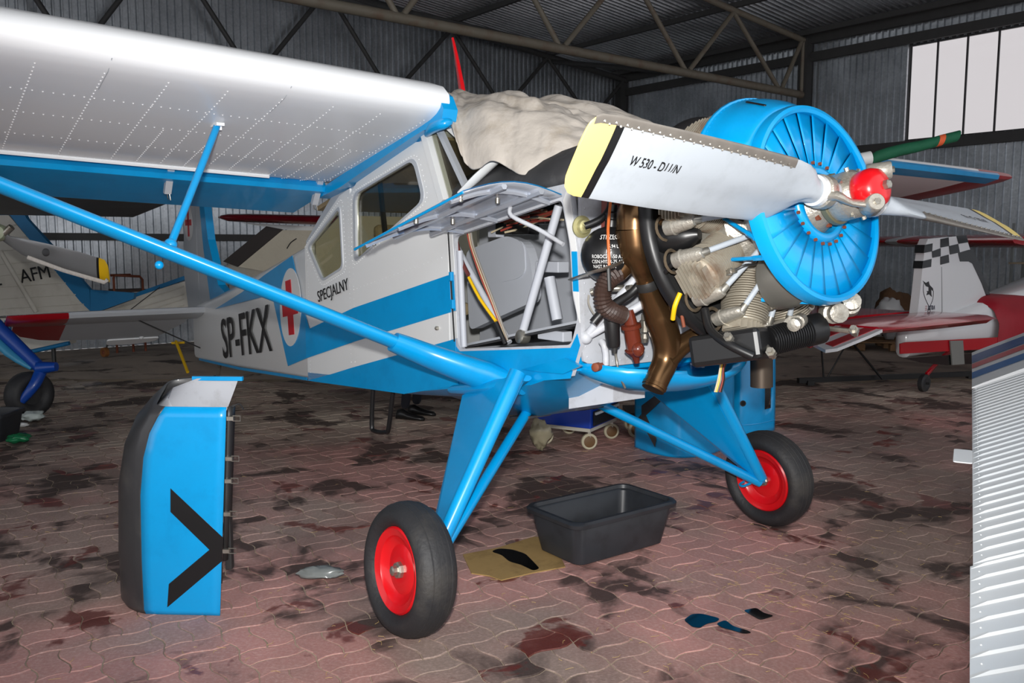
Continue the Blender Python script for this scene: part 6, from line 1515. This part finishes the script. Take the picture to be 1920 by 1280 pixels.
# fuselage mostly hidden by the radial engine
rings = []
fc = V((2.62, 8.62, 1.55))-gD
for t, r_ in ((-0.2, 0.30), (0.1, 0.42), (0.9, 0.46), (1.8, 0.45), (3.0, 0.38), (5.0, 0.2), (6.3, 0.1)):
    c = fc+RW*t-nz*t*0.12
    rings.append([c+HL*(r_*math.cos(a))+nz*(r_*1.15*math.sin(a)) for a in [2*math.pi*i/16 for i in range(16)]])
MB().skin(rings).build('fuselage', WHITE, pD, 50)
MB().pipe([P0+HL*0.1+RW*0.4-nz*0.1, fc+RW*0.6+nz*0.3], 0.2, 12).build('cabin_pylon', WHITE, pD, 50)
wc = ground(1398, 782)-gD
MB().pipe([wc+V((0, 0, 0.25)), fc+RW*0.3-nz*0.3], 0.035, 8).build('gear_leg', BLUE, pD, 50)
MB().lathe([(-0.07, 0.12), (-0.08, 0.2), (-0.05, 0.25), (0.05, 0.25), (0.08, 0.2), (0.07, 0.12)], 20, Matrix.Translation(wc+V((0, 0, 0.25))) @ Matrix.Rotation(math.atan2(HL.y, HL.x), 4, 'Z')).build('main_wheel', RUBBER, pD, 50)
# propeller blade wrapped in a green cover, orange band
GRN = mat('green_cover', rgb(14, 92, 62), 0.75, var=0.25, vscale=8, bump=0.4, bscale=14); ORG = mat('orange_band', rgb(226, 98, 52), 0.7)
pts = [at(1606, 300, 7.7)-gD, at(1632, 296, 7.7)-gD]
MB().pipe(pts, [0.055, 0.06], 14).build('propeller_root', WHITE, pD, 50)
def gsec(px, py, hh):
    c = at(px, py, 7.7)-gD; return [c+V((0.02*math.sin(a)*0.6, 0.05*math.cos(a), hh*math.sin(a)+0.0)) for a in [2*math.pi*i/12 for i in range(12)]]
G_ = [(1629, 300, 0.045), (1640, 296, 0.06), (1660, 289, 0.058), (1690, 281, 0.055), (1720, 275, 0.052), (1750, 267, 0.05)]
gc = MB().skin([gsec(*g_) for g_ in G_]).build('propeller_cover', GRN, pD, 60)
MB().skin([gsec(1757, 265, 0.051), gsec(1768, 262, 0.051)]).build('cover_band', ORG, gc, 60)
MB().skin([gsec(1750, 267, 0.0505), gsec(1757, 265, 0.0505)]).build('propeller_cover', GRN, pD, 60)
MB().skin([gsec(1768, 262, 0.0505), gsec(1796, 255, 0.05)]).build('propeller_cover', GRN, pD, 60)
# ---------------------------------------------------------------- black tow frame right of the engine
bl0, bl1 = ground(1496, 722), ground(1840, 708)
tow = empty('aircraft_tow_bar', bl0); tag(tow, 'black tubular tow frame with triangular stay on the floor by the red tail', 'tow bar')
def tq(px, py, d): return at(px, py, d)-bl0
MB().bar(V((0, 0, 0.06)), bl1-bl0+V((0, 0, 0.06)), 0.06, 0.06).build('main_bar', BLACK, tow)
MB().bar(V((0.12, 0.02, 0.03)), V((0.2, 0.02, 0.03)), 0.08, 0.06).build('foot', BLACK, tow); MB().bar(bl1-bl0+V((-0.2, -0.02, 0.03)), bl1-bl0+V((-0.1, -0.02, 0.03)), 0.08, 0.06).build('foot', BLACK, tow)
dd = bl0.y
apx = tq(1534, 566, dd+0.1); 
for a, b_, r_ in ((apx, tq(1545, 716, dd+0.1), 0.012), (apx, tq(1654, 710, dd+0.15), 0.014), (tq(1592, 636, dd+0.12), tq(1547, 715, dd+0.1), 0.010), (tq(1540, 641, dd+0.1), tq(1592, 636, dd+0.12), 0.010)):
    MB().pipe([a, b_], r_, 8).build('stay_tube', BLACK, tow, 50)
# ---------------------------------------------------------------- stores along the right wall
WOOD = mat('rough_pine', rgb(126, 96, 66), 0.8, var=0.25, vscale=10, bump=0.3)
VARN = mat('varnished_wood', rgb(120, 72, 34), 0.4, var=0.2)
pg = ground(1662, 652); pal = empty('pallet', pg); pal.rotation_euler = (0, 0, math.atan2(HL.y, HL.x)*0+R(-8)); tag(pal, 'wooden pallet under the plastic sacks by the right wall', 'pallet')
for i in range(6): MB().box((0, -0.4+i*0.16, 0.135), (1.2, 0.11, 0.02)).build('slat', WOOD, pal)
for x in (-0.53, 0, 0.53):
    MB().box((x, 0, 0.11), (0.1, 0.95, 0.02)).build('stringer', WOOD, pal)
    for y in (-0.4, 0, 0.4): MB().box((x, y, 0.05), (0.13, 0.13, 0.1)).build('block', WOOD, pal)
SACK = mat('translucent_sack', rgb(196, 198, 200), 0.35, var=0.15, vscale=5)
def sack(p, sz, m, label, seed, sc=(1, 0.8, 0.6)):
    b = MB(); b.ball((0, 0, 0), 1.0, 22, 14); off = V((seed*2.3, seed, 0)); vs = []
    for q in b.v:
        k_ = 1+0.35*mnoise.noise(q*1.5+off)+0.16*mnoise.noise(q*4+off); vs.append(V((q.x*sz*sc[0], q.y*sz*sc[1], q.z*sz*sc[2]))*k_)
    zm = min(v_.z for v_ in vs); b.v = [v_-V((0, 0, zm)) for v_ in vs]
    o = b.build('plastic_sack', m, None, 70); o.location = p; tag(o, label, 'sack', 'sacks on the pallet'); return o
s0 = pg+V((0, 0, 0.147))
sack(s0+V((-0.5, -0.05, 0)), 0.24, SACK, 'leftmost translucent plastic sack on the pallet', 1)
sack(s0+V((0.0, -0.1, 0)), 0.30, SACK, 'middle white plastic sack on the pallet behind the red tailplane', 2, (0.8, 0.8, 1.1))
sack(s0+V((0.5, -0.1, 0)), 0.26, SACK, 'white plastic sack on the pallet nearest the chequered fin', 3, (0.8, 0.8, 0.9))
br = sack(s0+V((0.32, 0.5, 0)), 0.34, mat('brown_sacking', rgb(92, 66, 44), 0.9, var=0.35, vscale=7), 'brown sack of rags leaning behind the white sacks', 4, (1.0, 0.6, 1.15))
# drum and turned-leg stool
dg = ground(1541, 644)
b = MB(); b.lathe([(0, 0.0), (0, 0.30), (0.02, 0.31), (0.40, 0.31), (0.42, 0.32), (0.43, 0.30), (0.40, 0.29), (0.40, 0.0)], 32, arrow_m(V((0, 0, 0)), V((0, 0, 1)))); dr = b.build('drum_body', mat('cream_drum', rgb(176, 170, 158), 0.5, var=0.1), None, 40)
drm = empty('storage_drum', dg); dr.parent = drm; tag(drm, 'low cream coloured drum with blue bag inside by the right wall', 'drum')
b = MB(); b.ball((0, 0, 0.42), 0.27, sc=(1, 1, 0.35)); b.build('bag_lining', mat('navy_bag', rgb(20, 44, 74), 0.4, var=0.3), drm, 60)
crb = MB(); crb.ball((0.02, -0.02, 0.5), 0.15, sc=(1.3, 1, 0.5)); crb.build('folded_card', CARD, drm, 60)
sg = ground(1500, 648); stl = empty('wooden_stool', sg); tag(stl, 'small wooden stool with turned legs beside the cream drum', 'stool')
bevel(MB().box((0, 0, 0.44), (0.34, 0.3, 0.04)).build('seat', VARN, stl), 0.01)
for x, y in ((-0.12, -0.1), (0.12, -0.1), (-0.12, 0.1), (0.12, 0.1)):
    MB().lathe([(0, 0.015), (0.05, 0.018), (0.12, 0.03), (0.18, 0.018), (0.22, 0.034), (0.3, 0.022), (0.42, 0.024)], 12, arrow_m(V((x, y, 0)), V((0, 0, 1)))).build('leg', VARN, stl, 50)
# shelf with cartons at the far right
sh0 = hang(RD-0.75, 4.6, 0); shl = empty('storage_shelf', sh0); shl.rotation_euler = (0, 0, math.atan2(RW.y, RW.x)); tag(shl, 'low steel shelf holding cartons along the right wall', 'shelf')
PERF = mat('slotted_steel', rgb(130, 134, 134), 0.5, 0.4)
for z in (0.35, 0.78, 1.45): MB().box((0.0, 0, z), (2.8, 0.5, 0.03)).build('shelf_board', mat('shelf_board_grey', rgb(150, 136, 116), 0.7), shl)
for x in (-1.35, 0.45, 1.36):
    for y in (-0.23, 0.23): MB().box((x, y, 1.05), (0.04, 0.04, 2.1)).build('upright', PERF, shl)
BXC = [mat('carton_brown', rgb(136, 100, 68), 0.8, var=0.1), mat('carton_tan', rgb(170, 152, 118), 0.8, var=0.1), mat('carton_dark', rgb(70, 48, 38), 0.8, var=0.1), mat('carton_white', rgb(196, 192, 184), 0.7)]
mz = Matrix.Translation(sh0) @ Matrix.Rotation(math.atan2(RW.y, RW.x), 4, 'Z')
for i, (x, z, sx, sz, mi, lb) in enumerate(((1.05, 0.797, 0.42, 0.16, 1, 'flat tan carton at the near-fin end of the steel shelf'), (0.55, 0.797, 0.5, 0.19, 0, 'brown carton with a red edge on the steel shelf'), (0.12, 0.797, 0.3, 0.17, 0, 'brown carton next to the red-edged carton on the shelf'), (0.15, 1.0, 0.36, 0.2, 2, 'dark brown carton stacked on two cartons'), (0.6, 1.467, 0.2, 0.1, 2, 'small dark box on the top board of the shelf'), (0.35, 1.467, 0.28, 0.1, 3, 'small white box on the top board of the shelf'), (0.6, 0.367, 0.6, 0.3, 0, 'large brown carton on the lowest shelf board'))):
    b_ = MB().box((0, 0, sz/2), (sx, 0.36, sz)).build('carton', BXC[mi]); b_.matrix_world = mz @ Matrix.Translation((x, 0.0, z)); tag(b_, lb, 'box', 'cartons on the steel shelf')
    if i == 1: MB().box((0, 0, sz+0.004), (sx+0.01, 0.37, 0.012)).build('red_lid_edge', RED, b_)
# ---------------------------------------------------------------- near right: ribbed white elevator of another airplane
TEZ = 0.97
e0 = onZ(1826, 1400, TEZ); e1 = onZ(1822, 672, TEZ)
ed = (e1-e0).normalized(); er = V((ed.y, -ed.x, 0)); er = er if er.x > 0 else -er
elv = empty('airplane', V((e0.x, e0.y, 0))+er*0.8+ed*1.0); tag(elv, 'white light airplane tail with ribbed elevator and striped tip at the right edge', 'airplane')
oE = elv.location
NEARW = mat('ribbed_white', rgb(228, 232, 234), 0.35, coat=0.15)
Lt = (e1-e0).length
def ev_(s_, c, z): return V((e0.x, e0.y, 0))+ed*s_+er*c+V((0, 0, z))-oE
pitch_ = 0.083; n_ = int((Lt-0.55)/pitch_)
def el_panel(name, s0, s1, off):
    rows = []; s_ = s0
    prof = []
    while s_ < s1-0.01:
        prof += [(s_, 0.0), (s_+pitch_*0.7, 0.0005), (s_+pitch_*0.78, 0.0055), (s_+pitch_*0.86, 0.0055), (s_+pitch_*0.94, 0.0)]; s_ += pitch_
    prof.append((s1, 0.0))
    rings = [[ev_(a, c+off, TEZ+t+c*0.38+h*(0.0 if c < 0.02 else 1)) for a, h in prof] for c, t in ((0.0, 0.004), (0.03, 0.006), (0.45, 0.04), (0.5, 0.042))]
    o = MB().skin(rings, False).build(name, NEARW, elv, None, fix=False)
    rings = [[ev_(a, c+off, TEZ+t+c*0.38) for a, h in prof] for c, t in ((0.0, 0.004), (0.02, -0.006), (0.5, -0.06))]
    MB().skin(rings, False).build('lower_skin', NEARW, o, 20, fix=False)
    rv = MB(); i = 0
    for a, h in prof[::5]: rivet(rv, ev_(a+pitch_*0.3, 0.018+off, TEZ+0.0125), nz, 0.003)
    q = rv.build('edge_rivets', NEARW, o, fix=False); q['kind'] = 'stuff'
    return o
smid = (onZ(1822, 1075, TEZ)-e0).dot(ed)
s_tip = (onZ(1822, 735, TEZ)-e0).dot(ed)
el_panel('elevator', 0.0, smid, -0.006); el_panel('elevator', smid, s_tip, 0.0)
# tip with stripes (horn balance) and stabiliser
s_a, s_b = (onZ(1822, 727, TEZ)-e0).dot(ed), (onZ(1822, 662, TEZ)-e0).dot(ed)
tipo = MB().skin([[ev_(s_, c, TEZ+t+c*0.38*(1 if c < 0.6 else 0.5)+0.012*math.sin(math.pi*(s_-s_a)/(s_b-s_a))) for c, t in ((0.0, 0.004), (0.05, 0.012), (0.5, 0.066), (1.2, 0.07), (1.2, -0.06), (0.5, -0.06), (0.0, -0.004))] for s_ in [s_a+(s_b-s_a)*i/8 for i in range(9)]]).build('elevator_tip', NEARW, elv, 30)
STB = mat('stripe_blue', rgb(24, 76, 140), 0.35); STR = mat('stripe_red', rgb(196, 84, 84), 0.35); STL = mat('stripe_light_blue', rgb(34, 104, 168), 0.35)
def tstripe(f0, f1, m):
    sA, sB = s_a+(s_b-s_a)*f0, s_a+(s_b-s_a)*f1; N_ = 6
    MB().skin([[ev_(sA+(sB-sA)*j/N_, c, TEZ+t+c*0.38*(1 if c < 0.6 else 0.5)+0.0025+0.012*math.sin(math.pi*((f0+(f1-f0)*j/N_)))) for j in range(N_+1)] for c, t in ((0.0, 0.005), (0.05, 0.0125), (0.5, 0.067), (1.2, 0.071))], False).build('stripe', m, tipo, 40, fix=False)
tstripe(0.56, 0.84, STB); tstripe(0.40, 0.53, STR); tstripe(0.16, 0.30, STL)
MB().skin([[ev_(s_, c, TEZ+0.19+t) for c, t in ((0.51, 0.046), (0.8, 0.085), (1.3, 0.06), (1.42, 0.0), (1.3, -0.06), (0.51, -0.06))] for s_ in (-0.6, s_tip)]).build('stabiliser', NEARW, elv, 30)
tt = onZ(1800, 860, TEZ); sT = (tt-V((e0.x, e0.y, TEZ))).dot(ed)
MB().plate(rounded([(sT-0.10, -0.03), (sT+0.11, -0.03), (sT+0.11, 0.03), (sT-0.10, 0.03)], 0.012), [], lambda s_, c, d: ev_(s_, c-0.03, TEZ+0.012-d), 0.004).build('trim_tab', NEARW, elv)
MB().pipe([ev_(0.9, 1.2, 0.0), ev_(0.9, 1.2, TEZ-0.05)], 0.05, 10).build('tail_stand', DARKST, elv)
# ---------------------------------------------------------------- left background: towing airplane with trailing-link gear
gW = ground(58, 782)
wil = empty('airplane', gW); tag(wil, 'airplane cut by the left edge, blue trailing-link gear and grey propeller with yellow tip', 'airplane')
D0 = gW.y
def wq(px, py, d=D0): return at(px, py, d)-gW
DBL = mat('deep_blue_paint', rgb(6, 62, 150), 0.35, coat=0.2); LBL = mat('faded_blue_paint', rgb(56, 138, 176), 0.45, var=0.1)
M = Matrix.Translation(V((0, 0, 0.235))) @ Matrix.Rotation(R(-28), 4, 'Z')
MB().lathe([(-0.05, 0.10), (-0.09, 0.13), (-0.10, 0.18), (-0.07, 0.225), (0.0, 0.235), (0.07, 0.225), (0.10, 0.18), (0.09, 0.13), (0.05, 0.10)], 30, M).build('main_wheel', RUBBER, wil, 50)
MB().lathe([(-0.085, 0.0), (-0.085, 0.09), (-0.075, 0.115), (-0.06, 0.125)], 24, M).build('rim', mat('cream_rim', rgb(150, 132, 70), 0.5), wil, 40)
MB().lathe([(-0.09, 0.0), (-0.09, 0.08)], 20, M).build('hub', mat('maroon_hub', rgb(70, 22, 24), 0.5), wil, 40)
MB().pipe([wq(78, 693), wq(64, 722, D0-0.1), wq(40, 752, D0-0.15)], [0.06, 0.055, 0.04], 12, smooth=4).build('trailing_arm', DBL, wil, 60)
MB().pipe([wq(-30, 588), wq(76, 690)], [0.075, 0.06], 14).build('gear_leg', DBL, wil, 60)
MB().pipe([wq(72, 690, D0-0.02), wq(106, 687, D0-0.02)], [0.07, 0.045], 12).build('pivot_housing', DBL, wil, 50)
MB().pipe([wq(-40, 600), wq(20, 660), wq(62, 690)], [0.09, 0.1, 0.05], 12, flat=0.5, smooth=3).build('leg_fairing', LBL, wil, 60)
# propeller: hub and one blade towards the right
hubp = wq(-2, 436, D0-0.9)
hb = MB().lathe([(-0.08, 0.0), (-0.08, 0.07), (0.05, 0.08), (0.1, 0.06), (0.12, 0.0)], 20, arrow_m(hubp, V((0.3, -0.9, 0)))).build('propeller_hub', mat('pale_green_hub', rgb(170, 178, 150), 0.4), wil, 40)
MB().pipe([wq(8, 438, D0-0.95), wq(22, 425, D0-0.95)], 0.03, 12).build('counterweight', STEEL, hb, 50)
BG = mat('tarnished_blade', rgb(148, 150, 152), 0.35, metal=0.4, var=0.1)
def wbl(px, y0, y1, th): 
    a, b_ = wq(px, y0, D0-0.95), wq(px+2, y1, D0-0.85); m_ = (a+b_)/2; n__ = V((0, -1, 0))
    return [m_+(a-m_)*math.cos(t)+n__*th*math.sin(t) for t in [2*math.pi*i/12 for i in range(12)]]
bl = MB().skin([wbl(4, 430, 452, 0.04), wbl(18, 442, 462, 0.035), wbl(40, 446, 478, 0.02), wbl(90, 457, 497, 0.014), wbl(150, 472, 515, 0.012), wbl(181, 482, 523, 0.01)]).build('blade', BG, wil, 50)
MB().skin([wbl(181, 482, 523, 0.0105), wbl(185.5, 483, 524, 0.0105)]).build('blade_band', BLACK, wil, 50)
MB().skin([wbl(185.5, 483, 524, 0.0105), wbl(196, 487, 527, 0.01), wbl(202, 497, 529, 0.009), wbl(204, 508, 528, 0.008)]).build('blade_tip', YELLD, wil, 50)
b = MB(); b.pipe([wq(52, 482, D0-0.97), wq(120, 507, D0-0.97), wq(196, 529, D0-0.97), wq(202, 524, D0-0.97)], 0.011, 6, flat=1.8); b.build('edge_strip', mat('worn_strip', rgb(196, 190, 182), 0.5, 0.3, var=0.3, vscale=50), wil, 50)
o = MB().ball((0, 0, 0), 0.035, sc=(1, 0.1, 1)); o = o.build('blade_emblem', EMB, wil, 50); o.location = wq(86, 473, D0-0.985)
# nose and wing of that airplane (mostly outside the frame)
nose = [[wq(px, py, d)+V((0, r_*math.cos(a), r_*math.sin(a))) for a in [2*math.pi*i/18 for i in range(18)]] for px, py, d, r_ in ((-90, 450, D0-0.7, 0.12), (-130, 460, D0-0.4, 0.4), (-220, 480, D0+0.4, 0.5), (-460, 520, D0+1.4, 0.5))]
MB().skin(nose).build('nose', LBL, wil, 50)
wg = [wq(-150, 352, D0+0.2), wq(310, 383, D0+3.0), wq(250, 407, D0+3.6), wq(150, 397, D0+3.0), wq(-150, 400, D0+1.2)]
b = MB(); up_ = V((0, 0, 0.12)); b.add(wg+[p+up_ for p in wg], [(0, 1, 2, 3, 4), (9, 8, 7, 6, 5)]+[(i, (i+1) % 5, 5+(i+1) % 5, 5+i) for i in range(5)]); b.build('wing', mat('weathered_grey_skin', rgb(120, 122, 124), 0.5, var=0.2, vscale=3), wil)
MB().pipe([wq(160, 383, D0+2.6), wq(252, 389, D0+3.3)], 0.035, 8).build('slat_edge', SILVER, wil, 50)
MB().pipe([wq(212, 398, D0+3.1), wq(232, 392, D0+3.2), wq(244, 390, D0+3.3)], 0.016, 6).build('tie_down_fitting', DARKST, wil)
# ---------------------------------------------------------------- fabric-covered airplane SP-AFM, tail at the left
gA = ground(120, 690); DA = gA.y
afm = empty('airplane', gA); tag(afm, 'white fabric-covered airplane tail with blue edges and AFM letters', 'airplane')
FAB = mat('aged_white_fabric', rgb(206, 202, 192), 0.7, var=0.06, dirt=rgb(150, 142, 128), dscale=3, damt=0.35); BLF = mat('flat_blue_fabric', rgb(14, 112, 164), 0.55, var=0.08)
def ap_(px, py, d=0.0): return at(px, py, DA+d)-gA
def aplate(name, pix, m, parent, d=0.0, th=0.06):
    q = [ap_(*p, d) for p in pix]
    return MB().plate([(p.x, p.z) for p in q], [], lambda x, z, dd_: (x, q[0].y+dd_, z), th).build(name, m, parent)
fp = aplate('fin_panel', [(-60, 402), (16, 403), (168, 582), (-60, 596)], FAB, afm)
aplate('blue_edge', [(-60, 390), (38, 385), (50, 410), (100, 465), (168, 543), (170, 584), (150, 565), (18, 403), (-60, 404)], BLF, fp, -0.01, 0.08)
aplate('blue_fillet', [(169, 543), (252, 549), (250, 560), (190, 582), (170, 584)], BLF, afm, -0.02, 0.08)
for i, y in enumerate((425, 447, 468, 492, 513, 534, 556, 574)):
    xr = 16+(y-403)*0.85-4
    MB().pipe([ap_(-60, y+8, -0.008), ap_(min(xr, 160), y-4, -0.008)], 0.008, 6).build('rib', FAB, fp)
MB().pipe([ap_(0, 470, -0.15), ap_(68, 585, -0.05)], 0.032, 10).build('brace_strut', FAB, afm, 50)
q0 = ap_(40, 531, -0.03); q1 = ap_(104, 518, -0.03)
text_obj('AFM', 'lettering', BLACK, frame_m(q0, q1-q0, V((0.05, 0, 1))), fp, 0.27, 0.86, 0.004, 0.0)
text_obj('SP-', 'lettering', BLACK, frame_m(ap_(-32, 548, -0.03), q1-q0, V((0.05, 0, 1))), fp, 0.27, 0.86, 0.004, 0.0)
# horizontal tail going right, ribbed
tl_ = aplate('tailplane', [(185, 584), (250, 556), (345, 528), (420, 510), (420, 590), (200, 590)], FAB, afm, 0.35, 0.06)
aplate('blue_edge', [(246, 552), (345, 517), (420, 498), (420, 506), (345, 525), (250, 558)], BLF, tl_, 0.33, 0.08)
for a, b_ in (((205, 583), (345, 536)), ((235, 585), (345, 551)), ((262, 587), (345, 560)), ((290, 588), (345, 572))): MB().pipe([ap_(*a, 0.345), ap_(*b_, 0.345)], 0.014, 6).build('rib', FAB, tl_)
for a, b_ in (((240, 584), (300, 538)),): MB().pipe([ap_(*a, 0.30), ap_(*b_, 0.30)], 0.006, 5).build('brace_wire', DARKST, tl_)
# lower fuselage edge of the same airplane
aplate('lower_fuselage', [(-60, 596), (60, 596), (30, 625), (50, 655), (130, 645), (130, 636), (60, 620), (170, 590), (-60, 610)], FAB, afm, 0.1, 0.2)
MB().pipe([ap_(12, 600, -0.1), ap_(22, 625, -0.1), ap_(32, 645, -0.1)], 0.03, 8).build('blue_edge_tube', BLF, afm, 50)
MB().pipe([ap_(45, 662, -0.1), ap_(130, 643, -0.1)], 0.03, 8).build('blue_edge_tube', BLF, afm, 50)
MB().pipe([ap_(100, 650, 0.2), V((ap_(100, 650, 0.2).x, ap_(100, 650, 0.2).y, 0.0))], 0.03, 8).build('tail_skid', DARKST, afm)
# ---------------------------------------------------------------- red-winged white airplane behind the cabin
gR = ground(560, 690); DR = gR.y+0.6
rwp = empty('airplane', gR); tag(rwp, 'white airplane with dark red wing and slanting dark band behind the cabin of SP-FKX', 'airplane')
def rp_(px, py, d=0.0): return at(px, py, DR+d)-gR
rings = []
for px, py, h, th in ((411, 407, 0.012, 0.01), (416, 407, 0.03, 0.03), (430, 408, 0.055, 0.06), (470, 409, 0.065, 0.09), (640, 414, 0.075, 0.11)):
    c = rp_(px, py, 0.0); rings.append([c+V((0, th*2.2*math.cos(a), h*math.sin(a))) for a in [2*math.pi*i/14 for i in range(14)]])
rw_ = MB().skin(rings).build('wing', mat('wine_red', rgb(122, 10, 26), 0.25, coat=0.5), rwp, 60)
MB().ball(rp_(410.5, 407), 0.014).build('tip_lamp', STEEL, rwp, 60)
def rplate(name, pix, m, d=0.0, th=0.1, parent=rwp):
    q = [rp_(*p, d) for p in pix]
    return MB().plate([(p.x, p.z) for p in q], [], lambda x, z, dd_: (x, q[0].y+dd_, z), th).build(name, m, parent)
rplate('wing_underside', [(450, 417), (600, 425), (640, 425), (640, 434), (560, 433), (500, 426)], WHITE, 0.05, 0.3)
fz_ = [[rp_(px, py, 0.35)+V((0, r_*0.8*math.cos(a), r_*math.sin(a))) for a in [2*math.pi*i/18 for i in range(18)]] for px, py, r_ in ((415, 520, 0.12), (470, 500, 0.25), (560, 480, 0.42), (700, 470, 0.5), (900, 480, 0.5))]
MB().skin(fz_).build('fuselage', FAB, rwp, 50)
rplate('dark_band', [(499, 424), (530, 430), (445, 500), (418, 490)], mat('dark_brown', rgb(44, 36, 34), 0.6), -0.06, 0.05)  # dark brown slanting plate across the white fuselage
rplate('engine_cover', [(530, 431), (590, 432), (640, 440), (640, 510), (560, 520), (447, 500)], LINING, -0.05, 0.08)
MB().pipe([rp_(538, 466, -0.1), rp_(545, 455, -0.1), rp_(556, 447, -0.1)], 0.008, 6, smooth=3).build('cover_cord', DARKST, rwp)
for a in (0.9, 1.1):
    c = rp_(640, 500, 0.3+a-1); MB().pipe([c, V((c.x, c.y, 0.0))], 0.05, 8).build('support_stand', DARKST, rwp)
# ---------------------------------------------------------------- small things along the back wall
gc_ = onB(240, 548, BD-1.2); ch = empty('tubular_chair', V((gc_.x, gc_.y, 0))); tag(ch, 'rusty tubular steel armchair stacked high by the back wall', 'chair')
z0 = gc_.z-0.05
oc = ch.location
def cq(px, py, d=0.0): return onB(px, py, BD-1.2+d)-oc
for d in (0.0, 0.45):
    MB().pipe([cq(214, 545, d), cq(213, 520, d), cq(216, 516, d), cq(262, 518, d), cq(267, 524, d), cq(268, 544, d)], 0.02, 8).build('arm_frame', RUST, ch, 50)
MB().pipe([cq(207, 516, 0.4), cq(245, 515, 0.4)], 0.02, 8).build('back_rail', RUST, ch, 50)
for px in (214, 245, 268):
    p = cq(px, 545, 0.2); MB().pipe([p, V((p.x, p.y, 0.0))], 0.02, 8).build('leg', RUST, ch, 50)
p = cq(240, 544, 0.2); MB().box(p, (0.5, 0.4, 0.04), Matrix.Rotation(math.atan2(HL.y, HL.x), 3, 'Z')).build('seat', mat('dark_seat', rgb(60, 40, 32), 0.7), ch)
gy = ground(352, 700); yb = empty('tow_bar', gy); tag(yb, 'yellow T-shaped tow bar leaning behind the airplane tail', 'tow bar')
MB().pipe([V((0, 0, 0.02)), at(330, 640, gy.y+0.6)-gy], 0.022, 8).build('shaft', YELLD, yb, 50)
MB().pipe([at(322, 643, gy.y+0.6)-gy, at(346, 642, gy.y+0.6)-gy], 0.018, 8).build('handle', YELLD, yb, 50)
gw_ = ground(197, 669); dw = empty('dolly_wheel', gw_); tag(dw, 'orange rusty dolly wheel under the tailplane', 'wheel')
M = Matrix.Translation((0, 0, 0.075)) @ Matrix.Rotation(R(60), 4, 'Z')
MB().lathe([(-0.03, 0.04), (-0.035, 0.06), (-0.03, 0.075), (0.03, 0.075), (0.035, 0.06), (0.03, 0.04)], 20, M).build('tyre', mat('orange_rubber', rgb(132, 82, 38), 0.7), dw, 50)
MB().lathe([(-0.04, 0.0), (-0.04, 0.02), (-0.02, 0.045), (0.02, 0.045), (0.04, 0.02), (0.04, 0)], 16, M).build('hub', RUST, dw, 40)
MB().pipe([V((0, 0, 0.075)), V((0.05, 0.1, 0.3))], 0.015, 6).build('fork', DARKST, dw)
